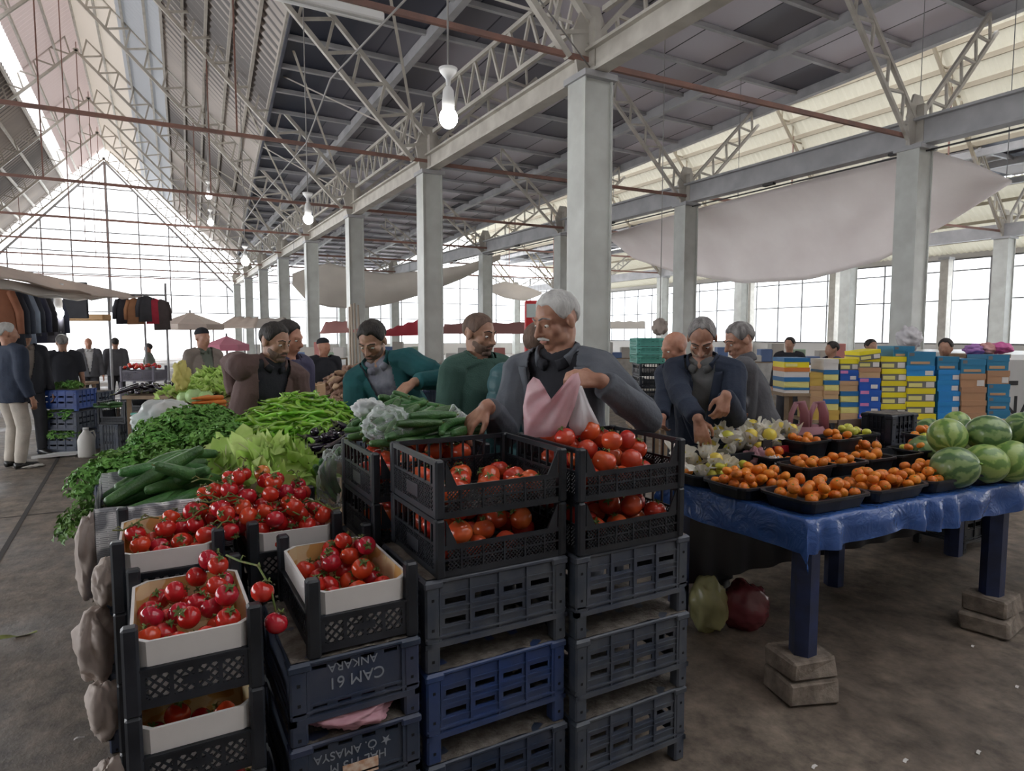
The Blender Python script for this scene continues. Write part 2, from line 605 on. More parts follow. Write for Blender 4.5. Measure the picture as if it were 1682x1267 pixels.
# lattice strut: two chords with a zigzag web, all in the vertical plane through p and q
def lattice(mb, p, q, gap, n, ch=0.075, web=0.05, taper=1.0):
    p, q = Vector(p), Vector(q)
    d, s, u = frame_of(q - p)
    gl = lambda t: gap * (1 + (taper - 1) * t)
    a = lambda t: p + (q - p) * t + u * gl(t) / 2
    b = lambda t: p + (q - p) * t - u * gl(t) / 2
    mb.bar(a(0), a(1), ch, ch)
    mb.bar(b(0), b(1), ch, ch)
    for i in range(n):
        t0, t1 = i / n, (i + 1) / n
        mb.bar(a(t0), b((t0 + t1) / 2), web, web)
        mb.bar(b((t0 + t1) / 2), a(t1), web, web)
    return mb
# columns with their head plates and branching struts
def column(x, y, size, row, k, label, arms, struts=True):
    t = thing('steel_column', label, 'column', (x, y, 0), 0, 'columns of the ' + row)
    s = size / 2
    mb = MB()
    mb.box(-s, -s * 0.8, 0, s, s * 0.8, ZC - 0.25)
    for sx in (-1, 1):
        mb.box(sx * (s + 0.003) - 0.014, -s * 0.95, 0, sx * (s + 0.003) + 0.014, s * 0.95, ZC - 0.25)
    mb.build('shaft', M_col, t)
    MB().box(-s * 1.25, -s * 1.2, ZC - 0.25, s * 1.25, s * 1.2, ZC - 0.17).build('cap_plate', M_beamg, t)
    g = MB()
    g.prism([(-s, -0.17), (s, -0.17), (s * 1.5, 0.35), (s * 0.6, 0.8), (-s * 0.6, 0.8), (-s * 1.5, 0.35)], lambda a, b, c: (a, c, ZC + b), -0.02, 0.02)
    g.box(-0.05, -0.16, ZC - 0.17, 0.05, 0.16, ZC + 0.6)
    g.build('gusset_plate', M_paint, t)
    for dx in arms:
        mb = MB()
        top = dark_z(y) - 0.3 - ZC
        lattice(mb, (0.1 * (1 if dx > 0 else -1), 0, ZC + 0.1), (dx, 0, ZC + top), 0.42, 5, 0.07, 0.045)
        mb.build('strut', M_paint, t)
    return t
ROWS = {'A': [(5.5, 7.6 + 5.97 * k) for k in range(8)], 'B': [(12.9, 7.3 + 6.05 * k) for k in range(8)],
        'C': [(27.3, 12.1 + 6.0 * k) for k in range(7)]}
for k, (x, y) in enumerate(ROWS['A']):
    nm = ['stout pale green steel column behind the white-haired man', 'pale green steel column behind the dark green sweater man', 'pale column with long poles leaning on it, behind the teal jacket man'][k] if k < 3 else \
        'pale steel column of the nave row, %s column from the stout one' % ORD[k]
    column(x, y, 0.44 if k == 0 else 0.42, 'nave row', k, nm, [2.6])
for k, (x, y) in enumerate(ROWS['B']):
    nm = ['grey steel column cutting across the large white tarpaulin', 'grey steel column where the large white tarpaulin begins'][k] if k < 2 else \
        'grey steel column of the middle row, %s beyond the tarpaulin column' % ORD[k - 2]
    column(x, y, 0.44, 'middle row', k, nm, [-2.6, 2.6])
for k, (x, y) in enumerate(ROWS['C']):
    column(x, y, 0.5, 'row by the windows', k, 'pale column of the row near the tall windows, %s from the shoebox end' % ORD[k], [-2.3, 2.3])
for k in range(5):
    x, y = 34.6, 17.8 + 6 * k - 6
    t = thing('window_column', 'slim grey column standing against the tall window wall, %s from the shoebox end' % ORD[k], 'column', (x, y, 0), 0, 'columns against the windows')
    MB().box(-0.2, -0.2, 0, 0.2, 0.2, 5.3).build('shaft', M_paint, t)
    MB().box(-0.26, -0.26, 5.3, 0.26, 0.26, 5.42).build('cap_plate', M_beamg, t)

# steep lattice trusses of the nave, hangers and tie rods
for k, (x, y) in enumerate(ROWS['A']):
    t = thing('roof_truss', 'steep white lattice roof truss meeting the %s nave column' % ORD[k], 'roof truss', (RIDGE1, y, 0), 0, 'nave roof trusses')
    for sx in (-1, 1):
        mb = MB()
        lattice(mb, (sx * 7.45, 0, ZC + 0.25), (sx * 0.15, 0, RZ - 0.55), 0.62, 14, 0.09, 0.055)
        mb.build('rafter', M_paint, t)
    mb = MB()
    mb.bar((-7.6, 0, ZC + 0.06), (7.6, 0, ZC + 0.06), 0.055, 0.07)
    mb.build('tie_rod', M_rust, t)
    for hx in (-3.7, 0, 3.7):
        MB().bar((hx, 0, ZC + 0.06), (hx, 0, RZ - 0.5 - abs(hx) * PITCH_T), 0.03, 0.03).build('hanger', M_rust, t)
    # wind bracing of flat bars down the slope to the next truss
    if k < 7:
        mb = MB()
        mb.bar((7.3, 0, ZC + 0.5), (4.0, 5.97, ZC + 4.0), 0.05, 0.03)
        mb.bar((4.0, 0, ZC + 4.0), (7.3, 5.97, ZC + 0.5), 0.05, 0.03)
        mb.build('brace', M_paint, t)
for k, (x, y) in enumerate(ROWS['A']):
    o = MB().bar((5.5, y, ZC + 0.03), (12.9, y - 0.25, ZC + 0.03), 0.055, 0.075).build('tie_rod', M_rust)
    tag(o, 'rusty red tie rod from the %s nave column across the aisle' % ORD[k], 'tie rod', 'aisle tie rods')
for k, (x, y) in enumerate(ROWS['C'][:5]):
    o = MB().bar((12.9, y + 1.2, ZC + 0.03), (27.3, y, ZC + 0.03), 0.055, 0.075).build('tie_rod', M_rust)
    tag(o, 'rusty tie rod under the beige roof, %s from the shoebox end' % ORD[k], 'tie rod', 'second nave tie rods')
# second nave right-hand slope trusses
for k, (x, y) in enumerate(ROWS['C']):
    t = thing('roof_truss', 'tan lattice strut under the beige roof slope, %s from the shoebox end' % ORD[k], 'roof truss', (RIDGE2, y, 0), 0, 'second nave trusses')
    lattice(MB(), (7.0, 0, ZC + 0.3), (0.3, 0, RZ - 0.6), 0.5, 10, 0.09, 0.05).build('rafter', M_pur2, t)
    MB().bar((3.2, 0, ZC), (3.2, 0, 9.7), 0.04, 0.04).build('hanger', M_rust, t)
# girders along the rows
g = thing('lattice_girder', 'long cream girder running along the heads of the nave columns', 'girder', (5.5, 0, 0))
MB().box(-0.11, 1.5, ZC - 0.16, 0.11, 49.6, ZC - 0.12).box(-0.11, 1.5, ZC + 0.16, 0.11, 49.6, ZC + 0.20).box(-0.03, 1.5, ZC - 0.12, 0.03, 49.6, ZC + 0.16).build('i_beam', M_paint, g)
for k in range(7):
    mb = MB()
    y0 = 7.6 + 5.97 * k
    lattice(mb, (0, y0 + 0.3, ZC + 1.0), (0, y0 + 5.67, ZC + 1.0), 0.75, 8, 0.07, 0.045)
    mb.build('lattice_panel', M_paint, g)
lattice(MB(), (0, 1.6, ZC + 1.0), (0, 7.3, ZC + 1.0), 0.75, 8, 0.07, 0.045).build('lattice_panel', M_paint, g)
g = thing('girder', 'grey girder along the heads of the middle row columns', 'girder', (12.9, 0, 0))
MB().box(-0.14, 3, ZC - 0.17, 0.14, 49.6, ZC - 0.12).box(-0.14, 3, ZC + 0.3, 0.14, 49.6, ZC + 0.35).box(-0.03, 3, ZC - 0.12, 0.03, 49.6, ZC + 0.3).build('i_beam', M_beamg, g)
mb = MB()
for i in range(14):
    mb.bar((0.0, 4.5 + 3 * i, ZC - 0.17), (0.0, 4.8 + 3 * i, ZC - 0.17), 0.1, 0.1)
mb.bar((0.05, 3, ZC - 0.26), (0.05, 49, ZC - 0.26), 0.03, 0.03).build('curtain_rail', mat('black_rail', (0.04, 0.04, 0.04), 0.5), g)
g = thing('girder', 'grey girder along the row of columns near the tall windows', 'girder', (27.3, 0, 0))
MB().box(-0.14, 8, ZC - 0.17, 0.14, 49.6, ZC + 0.3).build('i_beam', M_beamg, g)

# far gable glazing, end wall glazing, window wall
M_mull = mat('grey_window_bar', (0.30, 0.30, 0.31), 0.5)
def glass_mat():
    m, nt, b = _new('window_glass')
    L = nt.links
    t = _n(nt, 'ShaderNodeBsdfTransparent'); t.inputs[0].default_value = (0.93, 0.95, 0.96, 1)
    gl = _n(nt, 'ShaderNodeBsdfGlossy'); gl.inputs['Roughness'].default_value = 0.05
    mx = _n(nt, 'ShaderNodeMixShader'); mx.inputs[0].default_value = 0.06
    L.new(t.outputs[0], mx.inputs[1]); L.new(gl.outputs[0], mx.inputs[2]); L.new(mx.outputs[0], nt.nodes['Material Output'].inputs[0])
    return m
M_glass = glass_mat()
YG = 49.95
def gable_top(x):
    return RZ - 0.9 - abs(x - RIDGE1) * PITCH_T
win = MB()
xs = [RIDGE1 + d for d in (-7, -5.3, -3.55, -2.0, 0, 1.75, 3.5, 5.3, 7)]
for x in xs:
    win.bar((x, YG, 3.1), (x, YG, max(3.2, gable_top(x))), 0.16 if abs(x - RIDGE1) < 0.1 else 0.08, 0.08, up=(0, 1, 0))
for z in (3.1, 4.3, 5.5, 6.9, 8.2, 9.6, 11.0):
    hw = min(7.5, (RZ - 0.9 - z) / PITCH_T)
    win.bar((RIDGE1 - hw, YG, z), (RIDGE1 + hw, YG, z), 0.09, 0.07)
for sx in (-1, 1):
    win.bar((RIDGE1 + sx * 7.5, YG, gable_top(RIDGE1 + 7.5)), (RIDGE1, YG, RZ - 0.9), 0.16, 0.12)
w1 = struct(win.build('window_1', M_mull))
MB().add([(RIDGE1 - 7.5, YG + 0.05, 3.1), (RIDGE1 + 7.5, YG + 0.05, 3.1), (RIDGE1 + 7.5, YG + 0.05, gable_top(RIDGE1 + 7.5)), (RIDGE1, YG + 0.05, RZ - 0.9), (RIDGE1 - 7.5, YG + 0.05, gable_top(RIDGE1 + 7.5))], [(0, 1, 2, 3, 4)]).build('pane', M_glass, w1)
win = MB()
for i in range(18):
    x = 5.7 + i * 1.72
    win.bar((x, YG, 0.9), (x, YG, 6.6), 0.09, 0.07, up=(0, 1, 0))
for z in (0.9, 2.9, 4.2, 5.5, 6.6):
    win.bar((5.6, YG, z), (35, YG, z), 0.09, 0.07)
w2 = struct(win.build('window_2', M_mull))
MB().box(5.6, YG + 0.04, 0.9, 35, YG + 0.05, 6.6).build('pane', M_glass, w2)
struct(MB().box(5.6, YG - 0.05, 0, 35, YG + 0.1, 0.9).build('wall_far', mat('pale_end_wall', (0.6, 0.58, 0.55), 0.8)))
win = MB()
XW = 35.0
for i in range(26):
    y = 5.8 + i * 1.7
    win.bar((XW, y, 1.15), (XW, y, 5.3), 0.08, 0.06, up=(1, 0, 0))
for z in (1.15, 3.3, 4.75, 5.3):
    win.bar((XW, 4, z), (XW, YG, z), 0.1, 0.07)
w3 = struct(win.build('window_3', M_mull))
MB().box(XW + 0.04, 4, 1.15, XW + 0.05, YG, 5.3).build('pane', M_glass, w3)
struct(MB().box(XW - 0.05, -5, 0, XW + 0.15, YG, 1.15).box(XW - 0.05, -5, 5.3, XW + 0.15, YG, 5.75).build('wall_right', mat('pale_side_wall', (0.55, 0.53, 0.51), 0.8)))

M_wall = mat('cream_plaster_wall', (0.42, 0.40, 0.37), 0.85, (0.36, 0.34, 0.32), scale=0.6)  # for unseen near and left walls, put in to cut light from behind
struct(MB().add([(-12, -8.1, 0), (35.2, -8.1, 0), (35.2, -8.1, 5.8), (25, -8.1, 8), (RIDGE2, -8.1, RZ), (15.6, -8.1, 8.7), (1.0, -8.1, 8.9), (RIDGE1, -8.1, RZ), (-12, -8.1, 3)], [(0, 1, 2, 3, 4, 5, 6, 7, 8)]).build('wall_near', M_wall))
struct(MB().box(-10.15, -8.1, 0, -9.95, 0.5, 5.6).box(-10.15, 0.5, 4.6, -9.95, 50, 5.6).build('wall_left', M_wall))

# ================================================================== CRATES
M_blk = mat('black_crate_plastic', (0.009, 0.012, 0.018), 0.4, (0.022, 0.026, 0.034), scale=9, rnd=0.15)
M_navy = mat('dusty_navy_crate_plastic', (0.022, 0.036, 0.072), 0.45, (0.055, 0.066, 0.095), scale=7, rnd=0.2)
M_slate = mat('dusty_slate_crate_plastic', (0.040, 0.052, 0.078), 0.5, (0.085, 0.095, 0.11), scale=8, rnd=0.12)
M_royal = mat('royal_blue_crate_plastic', (0.022, 0.05, 0.17), 0.42, (0.05, 0.07, 0.14), scale=6, rnd=0.1)
M_dirt = mat('dry_dirt_crust', (0.10, 0.085, 0.07), 0.95, (0.19, 0.17, 0.15), scale=25, bump=0.6)
M_hole = mat('dark_hole', (0.006, 0.006, 0.008), 0.9)
M_white = mat('white_cardboard', (0.74, 0.72, 0.70), 0.7, (0.66, 0.63, 0.61), scale=6)
M_print = mat('orange_printed_cardboard', (0.62, 0.36, 0.12), 0.6, (0.75, 0.60, 0.36), scale=14, detail=1, lo=0.48, hi=0.52)
M_let = mat('pale_raised_lettering', (0.26, 0.29, 0.33), 0.6)

def text_mesh(cu, parent):
    """raised lettering as a mesh of its own"""
    tmp = bpy.data.objects.new('lettering', cu)
    COL.objects.link(tmp)
    dg = bpy.context.evaluated_depsgraph_get()
    me = bpy.data.meshes.new_from_object(tmp.evaluated_get(dg))
    bpy.data.objects.remove(tmp)
    me.name = 'lettering'
    return obj('lettering', me, parent)
class Face:
    """a vertical panel: a runs along the panel, b upwards, t outwards from its middle"""
    def __init__(self, mb, o, u):
        self.mb, self.o, self.u = mb, Vector(o), Vector(u).normalized()
        self.n = self.u.cross(Vector((0, 0, 1)))
    def P(self, a, b, t):
        return self.o + self.u * a + Vector((0, 0, b)) + self.n * t
    def rect(self, a0, b0, a1, b1, t0=-0.003, t1=0.003):
        v = [self.P(a, b, t) for t in (t0, t1) for a, b in ((a0, b0), (a1, b0), (a1, b1), (a0, b1))]
        self.mb.add(v, [(0, 3, 2, 1), (4, 5, 6, 7), (0, 1, 5, 4), (1, 2, 6, 5), (2, 3, 7, 6), (3, 0, 4, 7)])
    def seg(self, a0, b0, a1, b1, wd, t=0.003):
        self.mb.bar(self.P(a0, b0, 0), self.P(a1, b1, 0), wd, t * 2, up=self.n)
    def diamonds(self, a0, b0, a1, b1, step, wd):
        W, H = a1 - a0, b1 - b0
        for sg in (1, -1):
            c = -H + step / 2
            while c < W:
                # line a = c + y (sg>0) or mirrored
                y0, y1 = max(0, -c), min(H, W - c)
                if y1 - y0 > 0.002:
                    xa, xb = c + y0, c + y1
                    if sg > 0:
                        self.seg(a0 + xa, b0 + y0, a0 + xb, b0 + y1, wd)
                    else:
                        self.seg(a0 + xa, b1 - y0, a0 + xb, b1 - y1, wd)
                c += step
    def grid_holes(self, a0, b0, a1, b1, holes):
        """solid plate with rectangular holes laid out in rows: holes = (list of (b0, b1), list of (a0, a1))"""
        rows, cols = holes
        b = b0
        for r0, r1 in rows:
            self.rect(a0, b, a1, r0)
            a = a0
            for q0, q1 in cols:
                self.rect(a, r0, q0, r1)
                a = q1
            self.rect(a, r0, a1, r1)
            b = r1
        self.rect(a0, b, a1, b1)
def sides(w, d, inset=0.0):
    return [((inset, inset, 0), (1, 0, 0), w - 2 * inset, 'front'), ((w - inset, inset, 0), (0, 1, 0), d - 2 * inset, 'end'),
            ((w - inset, d - inset, 0), (-1, 0, 0), w - 2 * inset, 'back'), ((inset, d - inset, 0), (0, -1, 0), d - 2 * inset, 'end')]
def posts(t, w, d, h, s, m, holes=None, z0=0.0):
    for x in (s / 2, w - s / 2):
        for y in (s / 2, d - s / 2):
            mb = MB().rbox(x - s / 2, y - s / 2, z0, x + s / 2, y + s / 2, h, 0.006)
            p = mb.build('corner_post', m, t)
            if holes:
                q = MB()
                for z in holes:
                    q.box(x - 0.004, y - s / 2 - 0.0015, z - 0.004, x + 0.004, y - s / 2 + 0.001, z + 0.004)
                q.build('peg_hole', M_hole, p)
def tray_crate(w, d, h, m, wall=0.112, lab='black tray crate'):
    """low-walled tray crate with tall corner posts and diamond windows"""
    t = thing('tray_crate', lab, 'crate')
    posts(t, w, d, h, 0.036, m)
    for o, u, ln, kind in sides(w, d, 0.012):
        mb = MB()
        F = Face(mb, o, u)
        F.rect(0.02, 0.012, ln - 0.02, 0.034)
        F.rect(0.02, wall - 0.02, ln - 0.02, wall)
        F.rect(0.02, wall - 0.006, ln - 0.02, wall, -0.008, 0.008)
        n = 4
        a0, a1 = 0.035, ln - 0.035
        st = (a1 - a0) / n
        F.rect(0.02, 0.034, a0, wall - 0.02)
        F.rect(a1, 0.034, ln - 0.02, wall - 0.02)
        for i in range(n):
            x0, x1 = a0 + i * st, a0 + (i + 1) * st
            if i:
                F.rect(x0 - 0.005, 0.034, x0 + 0.005, wall - 0.02)
            F.diamonds(x0, 0.034, x1, wall - 0.02, 0.0235, 0.0042)
            if i == 1:
                F.rect(x0 + st * 0.45, 0.052, x1, wall - 0.040)
            if i == 2:
                F.rect(x0, 0.052, x0 + st * 0.55, wall - 0.040)
        mb.build('side_panel', m, t)
    mb = MB()
    n = 7
    for i in range(n + 1):
        mb.box(0.014 + (w - 0.028 - 0.012) * i / n, 0.014, 0.010, 0.026 + (w - 0.028 - 0.012) * i / n, d - 0.014, 0.016)
    for i in range(9):
        mb.box(0.014, 0.02 + (d - 0.06) * i / 8, 0.011, w - 0.014, 0.034 + (d - 0.06) * i / 8, 0.017)
    mb.build('slatted_bottom', m, t)
    return t
def mesh_crate(w, d, h, m, lab='black mesh crate'):
    """crate with fine mesh sides and a cut-down long front"""
    t = thing('mesh_crate', lab, 'crate')
    posts(t, w, d, h, 0.030, m)
    for o, u, ln, kind in sides(w, d, 0.010):
        mb = MB()
        F = Face(mb, o, u)
        F.rect(0.0, 0.0, ln, 0.020)
        if kind == 'front':
            top = 0.095
            F.rect(0.0, top - 0.014, ln, top)
            F.rect(0.0, 0.049, ln, 0.054)
            F.diamonds(0.03, 0.020, ln - 0.03, top - 0.014, 0.0125, 0.0028)
            for i in range(1, 6):
                a = ln * i / 6
                F.rect(a - 0.003, 0.020, a + 0.003, top - 0.014, -0.005, 0.005)
            for s0, s1 in ((0.024, 0.060), (ln - 0.024, ln - 0.060)):
                v = [F.P(a, b, tt) for tt in (-0.003, 0.003) for a, b in ((s0, top), (s1, top), (s0, h - 0.004))]
                mb.add(v, [(0, 2, 1), (3, 4, 5), (0, 1, 4, 3), (1, 2, 5, 4), (2, 0, 3, 5)])
        else:
            F.rect(0.0, h - 0.018, ln, h - 0.002, -0.006, 0.006)
            F.rect(0.0, h * 0.52, ln, h * 0.52 + 0.008)
            F.diamonds(0.02, 0.020, ln - 0.02, h * 0.52, 0.0135, 0.0028)
            k = 8 if kind == 'end' else 10
            for i in range(1, k):
                a = ln * i / k
                F.rect(a - 0.0035, 0.020, a + 0.0035, h - 0.018)
            if kind == 'end':
                F.rect(ln * 0.36, 0.035, ln * 0.62, 0.075, -0.005, 0.005)
        mb.build('side_panel', m, t)
    mb = MB()
    for i in range(12):
        mb.box(0.012 + (w - 0.04) * i / 11, 0.012, 0.002, 0.026 + (w - 0.04) * i / 11, d - 0.012, 0.008)
    for i in range(9):
        mb.box(0.012, 0.014 + (d - 0.045) * i / 8, 0.003, w - 0.012, 0.026 + (d - 0.045) * i / 8, 0.009)
    mb.build('slatted_bottom', m, t)
    return t
def ribbed_crate(w, d, h, m, leg=0.075, slots=True, lab='upturned crate', text=None, tm=None, broken=False):
    """heavy ribbed crate standing upside down: closed on top, open gap and four posts below"""
    t = thing('ribbed_crate', lab, 'crate')
    posts(t, w, d, h - 0.012, 0.046, m, [leg - 0.045, leg + 0.05, h - 0.06])
    for o, u, ln, kind in sides(w, d, 0.012):
        mb = MB()
        F = Face(mb, o, u)
        a0, a1 = 0.036, ln - 0.036
        n = 4
        st = (a1 - a0) / n
        zt = h - 0.012
        H = zt - leg
        if slots:
            rows = [(leg + H * 0.30, leg + H * 0.40), (leg + H * 0.62, leg + H * 0.72)]
            F.grid_holes(a0, leg, a1, zt, (rows, [(a0 + i * st + 0.016, a0 + (i + 1) * st - 0.014) for i in range(n)]))
            for b in (0.25, 0.47, 0.56, 0.80):
                F.rect(a0, leg + H * b, a1, leg + H * b + 0.004, -0.003, 0.008)
            for i in range(n + 1):
                F.rect(a0 + i * st - 0.003, leg, a0 + i * st + 0.003, zt, -0.003, 0.010)
        else:
            rows = [(leg + H * 0.10, leg + H * 0.22), (leg + H * 0.88, leg + H * 0.95)]
            cols = [(a0 + i * st + 0.012, a0 + (i + 1) * st - 0.016) for i in range(n)]
            F.grid_holes(a0, leg, a1, zt, (rows, cols))
            F.rect(a0, leg + H * 0.26, a1, leg + H * 0.26 + 0.005, -0.003, 0.008)
            F.rect(a0 - 0.004, leg, a0 + 0.004, zt, -0.003, 0.010)
            F.rect(a1 - 0.004, leg, a1 + 0.004, zt, -0.003, 0.010)
        F.rect(-0.014, leg - 0.004, ln + 0.014, leg + 0.012, -0.004, 0.014)
        F.rect(-0.010, leg + 0.022, ln + 0.010, leg + 0.028, -0.004, 0.012)
        p = mb.build('side_panel', m, t)
        if kind == 'front' and text:
            for s, size, bx, bz in text:
                cu = bpy.data.curves.new('lettering', 'FONT')
                cu.body = s
                cu.size = size
                cu.extrude = 0.001
                cu.align_x = 'CENTER'
                cu.materials.append(tm or M_let)
                q = text_mesh(cu, p)
                q.matrix_local = Matrix.Translation(F.P(ln * bx, leg + H * bz, 0.0045)) @ Matrix.Rotation(pi / 2, 4, 'X') @ Matrix.Rotation(pi, 4, 'Z')
    mb = MB().rbox(0.0, 0.0, h - 0.014, w, d, h, 0.004)
    for x in (0.0, w - 0.052):
        for y in (-0.004, d - 0.048):
            mb.rbox(x - 0.004, y, h - 0.026, x + 0.056, y + 0.052, h - 0.004, 0.004)
    top = mb.build('base_plate', m, t)
    q = MB()
    rr = random.Random(int(w * 1000 + h * 77 + len(lab)))
    N = 26
    q.grid(lambda a, b: (0.006 + (w - 0.012) * a, 0.004 + (d - 0.008) * b, h - 0.001 + 0.006 * max(0, noise.noise(Vector((a * 9 + w * 50, b * 7, h * 30))) + 0.55)), N, 18)
    q.build('dirt_crust', M_dirt, top)
    return t

STACK = 'crates of the front stall'
BK = tray_crate(0.31, 0.47, 0.2175, M_blk)
BKP = Proto(BK)
MC = Proto(mesh_crate(0.455, 0.41, 0.175, M_blk))

def cardboard_tray(w, d, z0, z1, lab, loc):
    """white fruit tray with cut corners, printed inside"""
    t = thing('cardboard_tray', lab, 'cardboard tray', loc)
    c = 0.035
    def ring(g, z):
        return [(g + c, g, z), (w - g - c, g, z), (w - g, g + c, z), (w - g, d - g - c, z), (w - g - c, d - g, z), (g + c, d - g, z), (g, d - g - c, z), (g, g + c, z)]
    mb = MB()
    a = ring(0.0, z0) + ring(-0.004, z1) + ring(0.004, z1)
    fs = []
    for i in range(8):
        j = (i + 1) % 8
        fs += [(i, j, j + 8, i + 8), (i + 8, j + 8, j + 16, i + 16)]
    mb.add(a, fs)
    mb.add(ring(0.0, z0), [tuple(range(8))[::-1]])
    mb.build('outer_wall', M_white, t)
    mb = MB()
    a = ring(0.006, z0 + 0.004) + ring(0.004, z1 - 0.001)
    mb.add(a, [(i + 8, (i + 1) % 8 + 8, (i + 1) % 8, i) for i in range(8)])
    mb.add(ring(0.006, z0 + 0.004), [tuple(range(8))])
    mb.build('printed_lining', M_print, t)
    return t

# ---- front stall, standing left to right: tray stack, lettered crates, two columns of upturned crates
XA, YA = -0.085, 1.70
for k in range(4):
    z = 0.2175 * k
    BKP.put((XA, YA, z), label='black tray crate of the corner stack, %s' % ['standing on the floor', 'second from the floor', 'third from the floor', 'topmost and heaped with vine tomatoes'][k], group=STACK)
    cardboard_tray(0.272, 0.432, 0.020, 0.174, 'white cardboard tray in the %s crate of the corner stack' % ['floor-level', 'second lowest', 'second highest', 'topmost'][k], (XA + 0.019, YA + 0.019, z))
XB, YB = 0.335, 1.70
BKP.put((XB, YB, 0.69), label='black tray crate standing on the lettered upturned crate', group=STACK)
cardboard_tray(0.272, 0.432, 0.020, 0.174, 'white cardboard tray with orange inside, on the lettered crates', (XB + 0.019, YB + 0.019, 0.69))
XC_, YC_ = -0.125, 2.20
XD_, YD_ = 0.255, 2.22
for nm, x0, y0 in (('rear outer', XC_, YC_), ('rear inner', XD_, YD_)):
    pal = thing('wooden_pallet', 'low wooden pallet under the %s tray stack' % nm, 'pallet', (x0, y0, 0))
    for i in range(4):
        MB().box(0, 0.02 + i * 0.12, 0.05, 0.31, 0.09 + i * 0.12, 0.07).build('board', mat('grey_wood', (0.25, 0.2, 0.15), 0.8), pal)
    MB().box(0, 0, 0, 0.04, 0.47, 0.05).box(0.27, 0, 0, 0.31, 0.47, 0.05).build('runner', MATS['grey_wood'], pal)
    for k in range(4):
        BKP.put((x0, y0, 0.07 + 0.2175 * k), label='black tray crate of the %s stack behind the corner stack, %s' % (nm, ['lowest', 'second lowest', 'second highest', 'topmost with vine tomatoes'][k]), group=STACK)
    cardboard_tray(0.272, 0.432, 0.020, 0.172, 'white cardboard tray in the topmost %s crate' % nm, (x0 + 0.019, y0 + 0.019, 0.07 + 0.2175 * 3))
txt1 = [('CAM 61', 0.046, 0.50, 0.66), ('ANKARA', 0.034, 0.47, 0.92)]
txt2 = [('★ Ö. AMASYA', 0.034, 0.46, 0.80), ('HAL 115 M', 0.034, 0.50, 0.56)]
for k in range(3):
    t = ribbed_crate(0.36, 0.45, 0.23, [M_navy, M_navy, M_navy][k], 0.065, slots=False, text=[None, txt2, txt1][k],
                     lab=['dark navy upturned crate on the floor under the two lettered ones', 'navy upturned crate with a star, small lettering and an orange sticker', 'navy upturned crate lettered CAM 61 ANKARA upside down'][k])
    t.location = (0.285, 1.70, 0.23 * k)
    t['group'] = STACK
    if k == 1:
        pnl = [c for c in t.children if c.name.startswith('side_panel')][0]
        MB().box(0.135, 0.004, 0.098, 0.235, 0.0075, 0.138).build('sticker', mat('orange_sticker', (0.55, 0.30, 0.18), 0.6, (0.75, 0.62, 0.5), scale=60), pnl)
cm = [[M_slate, M_royal, M_navy], [M_slate, M_slate, M_slate]]
for c, (x0, y0, nm) in enumerate(((0.668, 1.70, 'middle'), (1.172, 1.665, 'end'))):
    for k in range(3):
        t = ribbed_crate(0.488, 0.40, 0.28, cm[c][2 - k], 0.08, lab='%s upturned slotted crate of the %s column, %s' % ({M_slate: 'dusty slate', M_royal: 'royal blue', M_navy: 'dark navy'}[cm[c][2 - k]], nm, ['on the floor', 'in the middle of its stack', 'under the tomato crates'][k]))
        t.location = (x0, y0 + 0.004 * k, 0.28 * k)
        t['group'] = STACK
        t.rotation_euler = (0, 0, [0.0, 0.012, -0.008][(k + c) % 3])
for nm, x0, y0, z0 in (('middle', 0.70, 1.70, 0.842), ('end', 1.172, 1.66, 0.842), ('hind', 0.645, 2.13, 0.80)):
    for k in range(2):
        MC.put((x0, y0, z0 + 0.175 * k), label='black mesh crate of big tomatoes, %s of the %s pair' % (['lower', 'upper'][k], nm), group='mesh tomato crates')
for k in range(3):
    t = ribbed_crate(0.488, 0.40, 0.266, M_navy, 0.08, lab='dark navy crate under the hind mesh crates, %s' % ['on the floor', 'middle one', 'highest one'][k])
    t.location = (0.635, 2.13, 0.266 * k)
    t['group'] = STACK

# crumpled pink bag stuffed into the gap under the CAM 61 crate
M_pinkbag = sheet_mat('pink_plastic_film', (0.66, 0.36, 0.42), 0.35, rough=0.35)
M_whitebag = sheet_mat('white_plastic_film', (0.80, 0.78, 0.80), 0.4, rough=0.3)
def crumple(c, r, seed, nu=40, nv=26, amp=0.28, fr=2.2):
    mb = MB()
    mb.ell((0, 0, 0), (1, 1, 1), nu, nv)
    out = []
    for p in mb.v:
        q = Vector(p)
        k = 1 + amp * noise.noise(q * fr + Vector((seed, seed * 1.7, 0))) + amp * 0.9 * (0.35 - abs(noise.noise(q * fr * 1.6 + Vector((0, seed, 3))))) + amp * 0.5 * (0.3 - abs(noise.noise(q * fr * 4.1 + Vector((seed, 2, 3)))))
        out.append((c[0] + q.x * r[0] * k, c[1] + q.y * r[1] * k, c[2] + q.z * r[2] * k))
    mb.v = out
    return mb
o = crumple((0.46, 1.75, 0.495), (0.10, 0.06, 0.026), 3, amp=0.5).build('plastic_bag', M_pinkbag)
tag(o, 'crumpled pink plastic bag stuffed into the gap under the CAM 61 crate', 'plastic bag')
o = crumple((0.95, 1.86, 0.612), (0.03, 0.012, 0.012), 5).build('dry_leaf', mat('orange_dry_leaf', (0.5, 0.26, 0.06), 0.7))
tag(o, 'small orange scrap lying in the gap above the royal blue crate', 'scrap')

